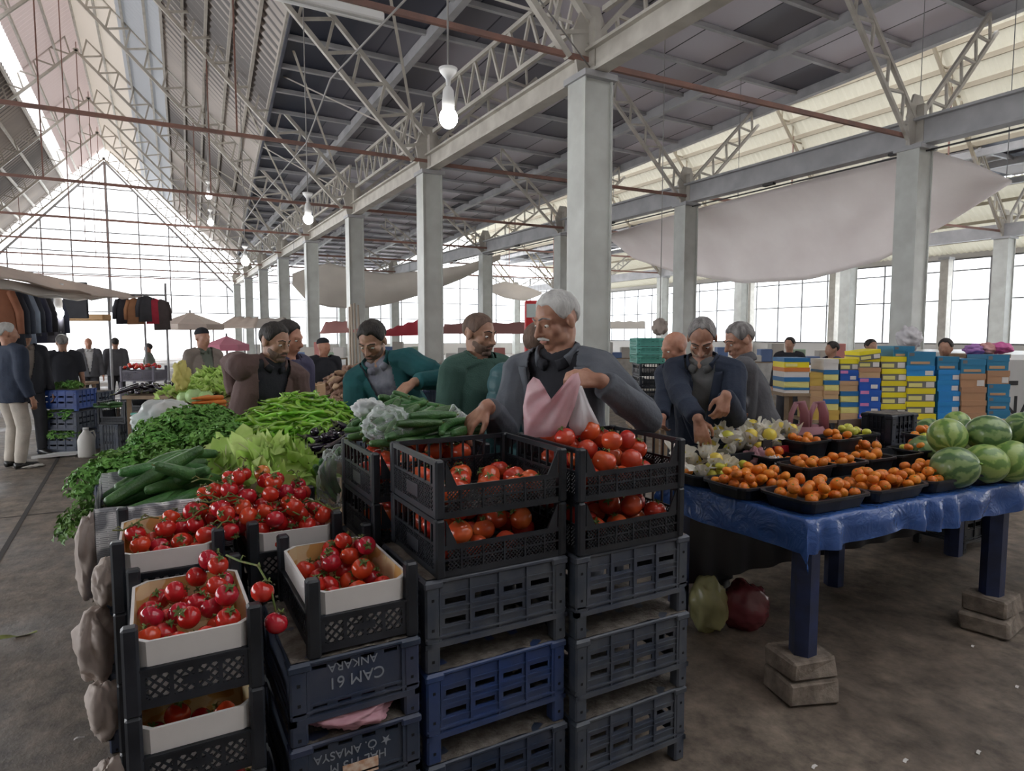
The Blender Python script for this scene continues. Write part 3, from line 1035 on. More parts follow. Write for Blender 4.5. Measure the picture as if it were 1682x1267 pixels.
# ================================================================== PRODUCE
M_tom = mat('vine_tomato_skin', (0.50, 0.014, 0.014), 0.11, (0.56, 0.030, 0.018), scale=9, rnd=0.18, coat=0.4, sss=0.0)
M_tomb = mat('big_tomato_skin', (0.56, 0.045, 0.022), 0.2, (0.66, 0.11, 0.035), scale=7, rnd=0.15, coat=0.3)
M_orangetom = mat('half_ripe_tomato_skin', (0.62, 0.16, 0.03), 0.2, (0.68, 0.24, 0.05), scale=7, coat=0.3)
M_calyx = mat('green_calyx', (0.10, 0.16, 0.035), 0.7, (0.17, 0.17, 0.05), scale=40)
M_cuc = mat('cucumber_skin', (0.030, 0.105, 0.028), 0.35, (0.075, 0.19, 0.055), scale=16, bump=0.35, bscale=130, rnd=0.18)
M_pep = mat('green_pepper_skin', (0.17, 0.40, 0.025), 0.22, (0.30, 0.56, 0.06), scale=14, rnd=0.25, coat=0.3)
M_pepstem = mat('pepper_stem_green', (0.20, 0.34, 0.06), 0.6)
M_egg = mat('aubergine_skin', (0.014, 0.008, 0.020), 0.12, rnd=0.3, coat=0.6)
M_leafp = mat('parsley_leaf', (0.075, 0.21, 0.030), 0.55, (0.18, 0.38, 0.075), scale=16, rnd=0.2)
M_let_l = sheet_mat('lettuce_leaf', (0.44, 0.66, 0.14), 0.3, (0.64, 0.78, 0.30), 5)
M_let_c = mat('pale_lettuce_rib', (0.66, 0.70, 0.40), 0.5)

def tomato(name, r, m, label, ribs=0.0, sepal=0.55, stem=0.4):
    t = thing(name, label, 'tomato')
    pr = []
    for i in range(11):
        a = pi * i / 10
        dip = 0.14 * r * math.exp(-(a / 0.45) ** 2)
        pr.append((r * sin(a) * 1.0, -(-r * 0.90 * cos(a) + dip)))
    MB().lathe(pr[::-1], 16, wob=(lambda a, z: 1 + ribs * cos(5 * a) * (0.4 + 0.6 * (z > 0))) if ribs else None).build('flesh', m, t)
    mb = MB()
    top = r * 0.78
    for k in range(5):
        a = 2 * pi * k / 5
        d = Vector((cos(a), sin(a), 0))
        s = Vector((-sin(a), cos(a), 0))
        p0 = Vector((0, 0, top + 0.002))
        p1 = d * r * sepal * 0.55 + Vector((0, 0, top + 0.008))
        p2 = d * r * sepal + Vector((0, 0, top + (0.010 if k % 2 else -0.001)))
        mb.add([p0 + s * 0.003, p0 - s * 0.003, p1 - s * 0.0042, p1 + s * 0.0042, p2], [(0, 1, 2, 3), (3, 2, 4)])
    mb.tube([(0, 0, top), (0.003, 0, top + r * stem * 0.6), (0.010, 0.002, top + r * stem)], 0.0026, 5)
    mb.build('calyx', M_calyx, t)
    return t
def pack(r, n, inside, top, base, tries=14, seed=1, spheres=None):
    """drop balls one by one into a container; each comes to rest on those before it"""
    rr = random.Random(seed)
    S = spheres if spheres is not None else []
    x0, y0, x1, y1 = inside
    out, miss = [], 0
    while len(out) < n and miss < 40:
        best = None
        for _ in range(tries):
            x, y = rr.uniform(x0 + r, x1 - r), rr.uniform(y0 + r, y1 - r)
            z = base(x, y) + r
            for (a, b, c, q) in S:
                dd = (a - x) ** 2 + (b - y) ** 2
                R = (r + q) * 0.985
                if dd < R * R:
                    z = max(z, c + sqrt(R * R - dd))
            if z + r > top(x, y):
                continue
            if best is None or z < best[2]:
                best = (x, y, z)
        if best is None:
            miss += 1
            continue
        S.append((*best, r))
        out.append(best)
    return out
def rrot(rr, tilt=1.2):
    return (rr.gauss(0, tilt * 0.6), rr.gauss(0, tilt * 0.6), rr.uniform(0, 6.28))
RR = random.Random(11)
VT = Proto(tomato('vine_tomato', 0.032, M_tom, 'ripe red vine tomato'))
VO = Proto(tomato('vine_tomato', 0.031, M_orangetom, 'half ripe orange vine tomato'))
def fill_vine(inside, base, top, n, label, group, seed, orange=0):
    pts = pack(0.0325, n, inside, top, base, seed=seed)
    for i, p in enumerate(pts):
        if i >= len(pts) - orange:
            VO.put(p, rrot(RR, 0.8), label.replace('ripe red', 'half ripe orange'), group + ', unripe')
        else:
            VT.put(p, rrot(RR, 0.9), label, group, scale=RR.uniform(0.90, 1.04))
    return pts
zA = 0.2175 * 3
fill_vine((XA + 0.022, YA + 0.022, XA + 0.288, YA + 0.448), lambda x, y: zA + 0.095, lambda x, y: zA + 0.192 + 0.15 * max(0, (x - XA - 0.06) / 0.25) * max(0.15, (y - YA) / 0.45), 75,
          'ripe red vine tomato in the topmost crate of the corner stack', 'vine tomatoes of the corner crate', 3)
for k in (1, 2):
    fill_vine((XA + 0.024, YA + 0.024, XA + 0.286, YA + 0.20), lambda x, y: 0.2175 * k + 0.055, lambda x, y: 0.2175 * k + 0.155, 12,
              'ripe red vine tomato glimpsed in the %s crate of the corner stack' % ['', 'second lowest', 'second highest'][k], 'vine tomatoes of the %s corner crate' % ['', 'second lowest', 'second highest'][k], 13 + k)
zB = 0.69
fill_vine((XB + 0.022, YB + 0.022, XB + 0.288, YB + 0.448), lambda x, y: zB + 0.075, lambda x, y: zB + 0.162 + 0.10 * max(0, 1 - ((x - XB - 0.21) / 0.12) ** 2 - ((y - YB - 0.33) / 0.16) ** 2), 60,
          'ripe red vine tomato in the white tray on the lettered crates', 'vine tomatoes on the lettered crates', 5)
zC = 0.07 + 0.2175 * 3
heap = lambda x, y: 0.155 * math.exp(-((x - 0.31) / 0.21) ** 2 - ((y - 2.56) / 0.28) ** 2)
VS = []
pts = pack(0.0325, 215, (XC_ + 0.018, YC_ + 0.024, XD_ + 0.292, YD_ + 0.446), lambda x, y: zC + 0.195 + heap(x, y) + 0.02 * (x > 0.2), lambda x, y: zC + (0.10 if abs(x - 0.215) > 0.05 else 0.15), seed=7, spheres=VS, tries=12)
for i, p in enumerate(pts):
    inner = p[0] > 0.22
    if i in (150, 180, len(pts) - 2):
        VO.put(p, rrot(RR, 0.8), 'half ripe orange vine tomato on the heap of the two rear tray crates', 'unripe vine tomatoes on the heap')
    else:
        VT.put(p, rrot(RR, 0.9), 'ripe red vine tomato heaped over the rear %s tray crate' % ('inner' if inner else 'outer'), 'vine tomatoes of the rear %s crate' % ('inner' if inner else 'outer'), scale=RR.uniform(0.9, 1.04))
VT.put((0.262, 1.735, 0.80), (0.4, 0.3, 1), 'lone vine tomato hanging over the edge between the corner stack and the lettered crates')
VT.put((0.236, 1.775, 0.875), (0.4, 0.3, 1), 'vine tomato perched beside the inner post of the corner stack')
def vine(name, path, label, r=0.003):
    mb = MB().tube(path, r, 5)
    for i in range(1, len(path) - 1):
        p = Vector(path[i])
        a = i * 2.4
        mb.tube([p, p + Vector((0.014 * cos(a), 0.014 * sin(a), 0.012)), p + Vector((0.026 * cos(a), 0.026 * sin(a), 0.004))], 0.0022, 4)
    return tag(mb.build(name, M_calyx), label, 'vine')
vine('tomato_vine', [(0.262, 1.735, 0.83), (0.255, 1.76, 0.885), (0.235, 1.84, 0.925), (0.20, 1.93, 0.915), (0.17, 1.99, 0.92)], 'green tomato vine draped over the inner edge of the corner crate')
tops = sorted([p for p in VS], key=lambda p: -p[2])
for q in range(16):
    c = tops[(q * 9) % max(1, len(tops) - 20)]
    a = RR.uniform(0, 6.28)
    P = [Vector((c[0] + cos(a) * t, c[1] + sin(a) * t, c[2] + 0.034 + 0.012 * sin(t * 40))) for t in (-0.07, -0.04, -0.01, 0.02, 0.05, 0.08)]
    tag(vine('tomato_vine', P, None, 0.0028), 'green vine stalk lying on the rear tomato heap', 'vine', 'vine stalks on the rear tomato heap')
# big tomatoes in the mesh crates
BT = Proto(tomato('big_tomato', 0.041, M_tomb, 'big red tomato', ribs=0.03, sepal=0.5, stem=0.25))
def fill_big(x0, y0, z0, top, n, label, group, seed):
    for p in pack(0.0415, n, (x0 + 0.022, y0 + 0.022, x0 + 0.433, y0 + 0.388), top, lambda x, y: z0 + 0.012, seed=seed):
        BT.put(p, rrot(RR, 0.9), label, group, scale=RR.uniform(0.88, 1.03))
fill_big(0.70, 1.70, 0.842, lambda x, y: 1.002, 58, 'big red tomato in the lower middle mesh crate', 'big tomatoes, lower middle crate', 21)
fill_big(0.70, 1.70, 1.017, lambda x, y: 1.115, 34, 'big red tomato in the upper middle mesh crate', 'big tomatoes, upper middle crate', 22)
fill_big(1.172, 1.66, 0.842, lambda x, y: 0.995, 46, 'big red tomato in the lower end mesh crate', 'big tomatoes, lower end crate', 23)
fill_big(1.172, 1.66, 1.017, lambda x, y: 1.150 + 0.13 * max(0, 1 - ((x - 1.36) / 0.23) ** 2 - ((y - 1.88) / 0.19) ** 2), 85, 'big red tomato heaped in the upper end mesh crate', 'big tomatoes, upper end crate', 24)
fill_big(0.645, 2.13, 0.80, lambda x, y: 0.965, 50, 'big red tomato in the lower hind mesh crate', 'big tomatoes, lower hind crate', 25)
fill_big(0.645, 2.13, 0.975, lambda x, y: 1.145 + 0.03 * (x > 0.86), 52, 'big red tomato in the upper hind mesh crate', 'big tomatoes, upper hind crate', 26)

# ---- heaps of long things
class Heap:
    """height field that long things settle on"""
    def __init__(self, x0, y0, x1, y1, base, step=0.006):
        self.x0, self.y0, self.s = x0, y0, step
        self.nx, self.ny = int((x1 - x0) / step) + 1, int((y1 - y0) / step) + 1
        self.h = [[base(x0 + i * step, y0 + j * step) for j in range(self.ny)] for i in range(self.nx)]
    def g(self, x, y):
        i, j = int((x - self.x0) / self.s), int((y - self.y0) / self.s)
        if 0 <= i < self.nx and 0 <= j < self.ny:
            return self.h[i][j]
        return -9
    def settle(self, x, y, ang, ln, r, cand=0.0):
        ca, sa = cos(ang), sin(ang)
        za = max(self.g(x + ca * t * ln, y + sa * t * ln) for t in (-0.45, -0.3, -0.15))
        zb = max(self.g(x + ca * t * ln, y + sa * t * ln) for t in (0.45, 0.3, 0.15))
        zm = max(self.g(x, y), self.g(x + ca * 0.08 * ln, y + sa * 0.08 * ln))
        if max(za, zb, zm) < -5:
            return None
        za, zb = max(za, -1 if za < -5 else za), max(zb, zb)
        if za < -5: za = zm
        if zb < -5: zb = zm
        mid = max((za + zb) / 2, zm)
        pit = atan2(zb - za, ln * 0.75)
        pit = max(-0.5, min(0.5, pit))
        return mid + r, pit
    def stamp(self, x, y, z, ang, pit, ln, r):
        ca, sa = cos(ang), sin(ang)
        n = int(ln / self.s)
        k = int(r / self.s)
        for a in range(-n // 2, n // 2 + 1):
            t = a * self.s
            for b in range(-k, k + 1):
                u = b * self.s
                px, py = x + ca * t - sa * u, y + sa * t + ca * u
                i, j = int((px - self.x0) / self.s), int((py - self.y0) / self.s)
                if 0 <= i < self.nx and 0 <= j < self.ny:
                    hz = z + t * math.tan(pit) + sqrt(max(0, r * r - u * u)) * 0.92
                    if hz > self.h[i][j]:
                        self.h[i][j] = hz
def pile_long(protos, n, box, base, top, ln, r, ang, spread, label, group, seed, tries=8, scale=(0.9, 1.1)):
    rr = random.Random(seed)
    H = Heap(box[0] - 0.05, box[1] - 0.05, box[2] + 0.05, box[3] + 0.05, base)
    k = miss = 0
    while k < n and miss < 60:
        best = None
        for _ in range(tries):
            x, y = rr.uniform(box[0], box[2]), rr.uniform(box[1], box[3])
            a = rr.gauss(ang, spread)
            q = H.settle(x, y, a, ln, r)
            if q is None or q[0] + r > top(x, y):
                continue
            if best is None or q[0] < best[3]:
                best = (x, y, a, q[0], q[1])
        if best is None:
            miss += 1
            continue
        x, y, a, z, pit = best
        H.stamp(x, y, z, a, pit, ln, r)
        s = rr.uniform(*scale)
        flip = pi if rr.random() < 0.5 else 0
        roll = rr.uniform(-0.4, 0.4)
        rot = (Matrix.Rotation(a, 4, 'Z') @ Matrix.Rotation(-pit, 4, 'Y') @ Matrix.Rotation(flip, 4, 'Z') @ Matrix.Rotation(roll, 4, 'X')).to_euler()
        protos[k % len(protos)].put((x, y, z), rot, label, group, s)
        k += 1
    return k
def cucumber(label, ln=0.19, r=0.019, bend=0.02, ripe=0):
    t = thing('cucumber', label, 'cucumber')
    P = [(-ln / 2 + ln * i / 8, bend * (1 - (i / 4 - 1) ** 2), 0) for i in range(9)]
    R = [r * (0.62 + 0.38 * sin(pi * min(1, max(0, (i + 0.6) / 9)))) for i in range(9)]
    MB().capsule(P, R, 12).build('fruit_body', M_cuc, t)
    MB().capsule([(P[-1][0] + r * 0.5, P[-1][1], 0), (P[-1][0] + r * 0.9, P[-1][1] - 0.002, 0.001)], 0.0035, 6).build('stem_end', M_calyx, t)
    return t
def pepper(label, ln=0.13, r=0.0125, bend=0.018):
    t = thing('green_pepper', label, 'pepper')
    P = [(-ln / 2 + ln * i / 8, bend * (1 - (i / 4 - 1) ** 2) + 0.004 * sin(i * 1.3), 0.003 * cos(i)) for i in range(9)]
    R = [r * (0.25 + 0.75 * (i / 8) ** 0.6) for i in range(9)]
    MB().capsule(P, R, 8, ends=(1.5, 0.5)).build('fruit_body', M_pep, t)
    MB().tube([P[-1], (ln / 2 + 0.008, 0, 0.001), (ln / 2 + 0.018, -0.006, 0.003), (ln / 2 + 0.032, -0.012, 0.006)], [0.009, 0.007, 0.003, 0.003], 6).build('stem', M_pepstem, t)
    return t
def aubergine(label, ln=0.20, r=0.024, bend=0.03):
    t = thing('aubergine', label, 'aubergine')
    P = [(-ln / 2 + ln * i / 8, bend * (1 - (i / 4 - 1) ** 2), 0) for i in range(9)]
    R = [r * (1.0 - 0.35 * (i / 8) ** 1.2) for i in range(9)]
    MB().capsule(P, R, 12).build('fruit_body', M_egg, t)
    mb = MB()
    e = Vector(P[-1])
    mb.capsule([e + Vector((-0.006, 0, 0)), e + Vector((0.010, -0.002, 0))], [r * 0.70, r * 0.55], 10, ends=(0.3, 0.8))
    mb.tube([e + Vector((0.015, -0.003, 0)), e + Vector((0.035, -0.010, 0.003)), e + Vector((0.045, -0.016, 0.008))], [0.007, 0.004, 0.005], 6)
    mb.build('cap', mat('aubergine_cap', (0.10, 0.11, 0.05), 0.7), t)
    return t
CU = [Proto(cucumber('green cucumber')), Proto(cucumber('green cucumber', 0.21, 0.018, 0.035)), Proto(cucumber('green cucumber', 0.17, 0.018, 0.008))]
CL = [Proto(cucumber('long cucumber', 0.32, 0.028, 0.035)), Proto(cucumber('long cucumber', 0.29, 0.026, 0.065)), Proto(cucumber('long cucumber', 0.34, 0.028, 0.02))]
# cucumbers on top of the hind mesh crate, in and beside plastic film
pile_long(CU, 40, (0.76, 2.18, 1.04, 2.50), lambda x, y: 1.150, lambda x, y: 1.205 + 0.085 * math.exp(-((x - 0.84) / 0.16) ** 2), 0.19, 0.019, 0.35, 0.35,
          'green cucumber piled on the hind tomato crate', 'cucumbers on the hind tomato crate', 31)
# wider heap of cucumbers behind it
for k in range(4):
    t = ribbed_crate(0.50, 0.45, 0.2725, M_navy, 0.07, lab='dark navy crate under the hind cucumber heap, %s from the floor' % ORD[k])
    t.location = (0.80, 2.60, 0.2725 * k)
    t['group'] = STACK
pile_long(CU, 60, (0.88, 2.66, 1.24, 2.98), lambda x, y: 1.10, lambda x, y: 1.15 + 0.11 * math.exp(-((x - 1.04) / 0.2) ** 2), 0.19, 0.019, 0.2, 0.35,
          'green cucumber in the heap in front of the men', 'cucumbers of the hind heap', 32)

# ================================================================== GREENS BEHIND THE TOMATOES
# crate bases of the third row, seen only from the aisle side
for nm, x0, y0, n, h in (('cucumber box', -0.185, 2.72, 3, 0.235), ('parsley', -0.225, 3.20, 3, 0.235)):
    for k in range(n):
        t = ribbed_crate(0.44 if nm != 'parsley' else 0.30, 0.40, h, M_navy, 0.06, lab='navy crate under the %s, %s' % (nm, ['on the floor', 'second from the floor', 'third from the floor'][k]))
        t.location = (x0, y0, h * k)
        t['group'] = STACK
bench = thing('display_bench', 'wooden display bench carrying parsley and peppers', 'bench', (0, 0, 0))
M_wood = mat('worn_bench_wood', (0.22, 0.15, 0.09), 0.7, (0.32, 0.23, 0.15), scale=5)
MB().box(0.30, 2.68, 0.84, 0.62, 3.16, 0.87).box(-0.02, 3.22 + 0.42, 0.86, 1.10, 4.16, 0.90).box(0.12, 3.20, 0.86, 1.10, 3.66, 0.90).build('board_top', M_wood, bench)
for x, y in ((0.33, 2.72), (0.59, 3.12), (0.02, 4.1), (1.04, 4.1), (1.04, 3.3), (0.18, 3.3)):
    MB().box(x, y, 0, x + 0.05, y + 0.05, 0.86).build('leg', M_wood, bench)

# newspaper-lined box of long cucumbers
def newsprint():
    m, nt, b = _new('newspaper_sheet')
    L = nt.links
    tc = _n(nt, 'ShaderNodeTexCoord')
    br = _n(nt, 'ShaderNodeTexBrick')
    br.inputs['Scale'].default_value = 1
    br.inputs['Brick Width'].default_value = 0.055
    br.inputs['Row Height'].default_value = 0.007
    br.inputs['Mortar Size'].default_value = 0.0022
    br.inputs['Color1'].default_value = (0.30, 0.31, 0.33, 1)
    br.inputs['Color2'].default_value = (0.60, 0.61, 0.63, 1)
    br.inputs['Mortar'].default_value = (0.80, 0.80, 0.81, 1)
    sp = _n(nt, 'ShaderNodeSeparateXYZ'); L.new(tc.outputs['Object'], sp.inputs[0])
    ad = _n(nt, 'ShaderNodeMath'); L.new(sp.outputs[0], ad.inputs[0]); L.new(sp.outputs[1], ad.inputs[1])
    cb = _n(nt, 'ShaderNodeCombineXYZ'); L.new(ad.outputs[0], cb.inputs[0]); L.new(sp.outputs[2], cb.inputs[1])
    L.new(cb.outputs[0], br.inputs['Vector'])
    nz = _n(nt, 'ShaderNodeTexNoise'); nz.inputs['Scale'].default_value = 9; nz.inputs['Detail'].default_value = 0
    L.new(cb.outputs[0], nz.inputs['Vector'])
    r = ramp(nt, [(0.44, (1, 1, 1)), (0.50, (0.12, 0.13, 0.16)), (0.57, (0.12, 0.13, 0.16)), (0.60, (0.9, 0.9, 0.9))])
    L.new(nz.outputs['Fac'], r.inputs[0])
    mx = _n(nt, 'ShaderNodeMix', data_type='RGBA', blend_type='MULTIPLY'); mx.inputs[0].default_value = 0.8
    L.new(br.outputs[0], mx.inputs[6]); L.new(r.outputs[0], mx.inputs[7])
    L.new(mx.outputs[2], b.inputs['Base Color'])
    b.inputs['Roughness'].default_value = 0.7
    return m
M_news = newsprint()
t = MC.put((-0.185, 2.73, 0.712), (0, 0, 0), 'black mesh crate lined with newspaper and full of long cucumbers', STACK)
nw = thing('newspaper', 'newspaper sheets lining the long cucumber crate', 'newspaper', (0, 0, 0))
zt = 0.915
def drape(fn, nm):
    MB().grid(fn, 18, 10).build(nm, M_news, nw)
drape(lambda a, b: (-0.195 + 0.47 * a, 2.722 - 0.008 * sin(pi * b) + 0.003 * noise.noise(Vector((a * 9, b * 5, 1))), zt - 0.19 + 0.19 * b + 0.012 * noise.noise(Vector((a * 6, 3, 0))) * b), 'newspaper_page')
drape(lambda a, b: (-0.195 + 0.47 * a, 2.722 + 0.045 * b + 0.004 * noise.noise(Vector((a * 9, b * 5, 1))), zt + 0.012 * noise.noise(Vector((a * 6, 3, 0))) + 0.015 * sin(pi * b) - 0.03 * b * b), 'folded_page')
drape(lambda a, b: (-0.198 + 0.004 * noise.noise(Vector((a * 9, b * 5, 4))), 2.722 + 0.43 * a, zt - 0.14 + (0.15 + 0.05 * a) * b), 'newspaper_page')
drape(lambda a, b: (-0.195 + 0.24 * a, 3.14 + 0.004 * noise.noise(Vector((a * 9, b * 5, 8))), zt - 0.1 + 0.165 * b + 0.01 * a), 'newspaper_page')
pile_long(CL, 17, (-0.06, 2.84, 0.16, 3.04), lambda x, y: 0.875, lambda x, y: 0.97 + 0.10 * math.exp(-((x - 0.06) / 0.13) ** 2), 0.30, 0.027, 0.35, 0.5,
          'long green cucumber in the newspaper-lined crate', 'long cucumbers in newspaper', 41)

# parsley
def parsley(label, seed, n=230, R=0.10, H=0.15):
    t = thing('parsley_bunch', label, 'parsley')
    rr = random.Random(seed)
    mb = MB()
    for i in range(n):
        a = rr.uniform(0, 6.28)
        el = math.acos(rr.uniform(0.0, 1))
        q = rr.uniform(0.75, 1.05)
        d = Vector((sin(el) * cos(a), sin(el) * sin(a), cos(el)))
        c = Vector((d.x * R * q, d.y * R * q, H * 0.35 + d.z * H * 0.65 * q))
        n_ = (d + Vector((rr.gauss(0, .4), rr.gauss(0, .4), rr.gauss(0.3, .4)))).normalized()
        e1 = n_.orthogonal().normalized()
        e1 = (Matrix.Rotation(rr.uniform(0, 6.28), 3, n_) @ e1)
        e2 = n_.cross(e1)
        s = rr.uniform(0.011, 0.019)
        pts = [c, c + e1 * s * 0.9 + e2 * s * 0.35 + n_ * s * .25, c + e1 * s * 1.7 + e2 * 0.15 * s - n_ * s * .2, c + e1 * s * 0.9 - e2 * s * 0.35,
               c + e2 * s * 1.0 + e1 * s * 0.25 - n_ * s * .2, c + e2 * s * 0.5 - e1 * s * 0.2, c - e2 * s * 1.0 + e1 * s * 0.25, c - e2 * s * 0.5 - e1 * s * 0.2 + n_ * s * .2]
        mb.add(pts, [(0, 3, 2, 1), (0, 1, 4, 5), (0, 7, 6, 3)])
    mb.build('leaves', M_leafp, t)
    mb = MB()
    for i in range(14):
        a = rr.uniform(0, 6.28)
        mb.tube([(0.012 * cos(a), 0.012 * sin(a), 0), (0.03 * cos(a), 0.03 * sin(a), H * .4), (R * .7 * cos(a), R * .7 * sin(a), H * .75)], 0.0016, 4)
    mb.build('stalks', M_pepstem, t)
    return t
PS = [Proto(parsley('parsley', s)) for s in (1, 2, 3)]
def parsley_heap(spots, label, group, seed, sc=(0.85, 1.15), tilt=0.5):
    rr = random.Random(seed)
    for i, (x, y, z) in enumerate(spots):
        PS[i % 3].put((x, y, z), (rr.gauss(0, tilt * .6), rr.gauss(0, tilt * .6), rr.uniform(0, 6.28)), label, group, rr.uniform(*sc))
sp = []
for layer, (z, k) in enumerate(((0.90, 1.0), (0.97, 0.78), (1.03, 0.45))):
    for i in range(5):
        for j in range(4):
            x = 0.20 + (i - 2) * 0.105 * k + RR.uniform(-.02, .02)
            y = 3.83 + (j - 1.5) * 0.13 * k + RR.uniform(-.02, .02)
            sp.append((x, y, z - 0.02 + RR.uniform(-.01, .015)))
parsley_heap(sp, 'curly parsley bunch in the big heap behind the lettuce', 'parsley bunches of the big heap', 5)
sp = [(0.14 + 0.10 * i + RR.uniform(-.02, .02), 3.48 + RR.uniform(-.03, .03), 0.93 + 0.02 * i) for i in range(3)] + [(-0.02 + 0.09 * i, 3.62 + RR.uniform(-.03, .03), 0.93) for i in range(3)]
parsley_heap(sp, 'parsley bunch at the foot of the big heap, next to the lettuce', 'parsley bunches beside the lettuce', 6)
t = ribbed_crate(0.30, 0.40, 0.20, M_navy, 0.05, lab='blue crate of parsley with a tall post, on the aisle side')
t.location = (-0.225, 3.20, 0.705)
MB().rbox(0.0, -0.012, 0.10, 0.045, 0.03, 0.215, 0.006).build('corner_post', M_navy, t)
sp = [(-0.16 + 0.085 * i + RR.uniform(-.02, .02), 3.29 + 0.12 * j, 0.885 + 0.01 * i) for i in range(3) for j in range(3)] + [(-0.24, 3.34, 0.84), (-0.255, 3.46, 0.74), (-0.26, 3.40, 0.64)]
parsley_heap(sp, 'loose parsley bunch in the blue crate beside the aisle', 'parsley bunches in the aisle crate', 7)

# lettuces
def lettuce(label, seed, n=16, R=0.15):
    t = thing('lettuce_head', label, 'lettuce')
    rr = random.Random(seed)
    mb, rb = MB(), MB()
    for i in range(n):
        a = i * 2.4 + rr.uniform(-.2, .2)
        u = i / n
        el = radians(14 + 62 * (1 - u)) if i < n else 0
        ln = R * (1.25 - 0.45 * u) * rr.uniform(0.9, 1.1)
        wd = R * (0.62 - 0.2 * u)
        d = Vector((cos(a), sin(a), 0))
        s = Vector((-sin(a), cos(a), 0))
        ph = rr.uniform(0, 6)
        def fn(p, q):
            w = (q - 0.5) * 2
            r = p * ln
            bend = el * (0.55 + 0.75 * p)
            out = sin(bend) * r
            up = cos(bend * 0.9) * r * 0.95
            half = wd * (0.16 + 0.84 * min(1, p * 1.5) ** 1.2) * sqrt(max(0.04, 1 - (max(0, p - .55) / .46) ** 2))
            ruf = (0.012 + 0.03 * p) * p * abs(w) ** 1.5 * sin(p * 17 + ph + w * 4) + 0.008 * noise.noise(Vector((p * 6 + ph, w * 3, i)))
            cup = 0.18 * w * w * half
            return Vector((0, 0, 0.0)) + d * (out - cup * cos(bend) + ruf) + s * (w * half) + Vector((0, 0, up + cup * sin(bend) + ruf * 0.8))
        mb.grid(fn, 14, 14)
        pts = [Vector(fn(p, 0.5)) + d * 0.003 for p in (0.02, 0.3, 0.6, 0.85)]
        rb.tube(pts, [0.011, 0.008, 0.005, 0.002], 5)
    mb.build('leaves', M_let_l, t)
    rb.ell((0, 0, 0.01), (0.03, 0.03, 0.03), 8, 6)
    rb.build('rib_core', M_let_c, t)
    return t
L1 = lettuce('large frilly green lettuce lying on its side behind the vine tomatoes', 3, 18, 0.165)
L1.location = (0.42, 2.90, 0.945); L1.rotation_euler = (0.75, 0.35, 0.3)
L2 = lettuce('pale lettuce head half hidden behind the long cucumbers', 8, 14, 0.15)
L2.location = (0.29, 3.12, 0.93); L2.rotation_euler = (0.2, -0.9, 0.6)
L3 = lettuce('lettuce head with drooping leaves nearest the clear bag of greens', 5, 16, 0.16)
L3.location = (0.545, 2.95, 0.93); L3.rotation_euler = (0.5, 0.75, 0.6)
L4 = lettuce('small lettuce tucked under the frilly one', 15, 12, 0.13)
L4.location = (0.41, 2.80, 0.90); L4.rotation_euler = (0.8, -0.2, 2.2)

# peppers and aubergines
PP = [Proto(pepper('pepper', 0.14, 0.0125, b)) for b in (0.018, -0.012, 0.030)]
pile_long(PP, 240, (0.42, 3.30, 0.98, 4.05), lambda x, y: 0.955 + 0.20 * math.exp(-((x - 0.72) / 0.34) ** 2 - ((y - 3.80) / 0.34) ** 2), lambda x, y: 1.02 + 0.22 * math.exp(-((x - 0.74) / 0.34) ** 2 - ((y - 3.78) / 0.36) ** 2), 0.13, 0.0125, 0.3, 1.0,
          'bright green long pepper in the big pepper heap', 'long peppers of the big heap', 43, tries=6)
mnd = MB().grid(lambda a, b: (0.36 + 0.70 * a, 3.24 + 0.88 * b, 0.945 + 0.20 * math.exp(-((0.36 + 0.70 * a - 0.72) / 0.34) ** 2 - ((3.24 + 0.88 * b - 3.80) / 0.34) ** 2)), 20, 20).build('pepper_bedding', M_pep)
tag(mnd, 'mass of green peppers underneath the loose ones of the big heap', 'peppers', kind='stuff')
AU = [Proto(aubergine('aubergine', 0.20, 0.026, 0.035)), Proto(aubergine('aubergine', 0.22, 0.023, 0.05))]
pile_long(AU, 24, (0.68, 3.10, 0.90, 3.36), lambda x, y: 0.945, lambda x, y: 1.02 + 0.075 * math.exp(-((x - 0.82) / 0.15) ** 2), 0.20, 0.025, 0.5, 0.4,
          'glossy dark aubergine heaped between the peppers and the cucumbers', 'aubergines of the heap', 44)
MB2 = MB().box(0.60, 2.98, 0.90, 1.04, 3.46, 0.945)
tag(MB2.build('wooden_tray', M_wood), 'flat wooden tray under the aubergines', 'tray')

# thin plastic bags
M_film = film_mat('clear_plastic_film', (0.72, 0.78, 0.78), 0.90, 0.15)
M_film2 = film_mat('milky_plastic_film', (0.85, 0.88, 0.89), 0.62, 0.2)
o = crumple((0.655, 2.66, 0.965), (0.075, 0.07, 0.115), 2, amp=0.35).build('plastic_bag', M_film)
tag(o, 'clear bag of green vegetables standing beside the hind mesh crates', 'plastic bag')
for i in range(5):
    CU[i % 3].put((0.64 + 0.016 * (i - 2), 2.665 + 0.012 * (i % 3), 0.945 + 0.012 * i), (0.15 * i, 1.1 + 0.1 * i, 0.5 * i), 'green cucumber inside the clear bag beside the hind crates', 'cucumbers inside the clear bag', 0.85)
o = crumple((0.76, 2.29, 1.225), (0.085, 0.10, 0.060), 6, amp=0.32).build('plastic_bag', M_film)
tag(o, 'clear film bag drawn over the near cucumbers on the hind crate', 'plastic bag')
o = crumple((0.73, 2.45, 1.265), (0.055, 0.05, 0.038), 9, amp=0.4).build('plastic_bag', M_film2)
tag(o, 'milky knotted top of a bag lying against the aubergines', 'plastic bag')
def sheet_fold(name, fn, m, label, cat='plastic bag', n=22):
    o = MB().grid(fn, n, n).build(name, m)
    md = o.modifiers.new('thickness', 'SOLIDIFY')
    md.thickness = 0.001
    return tag(o, label, cat)
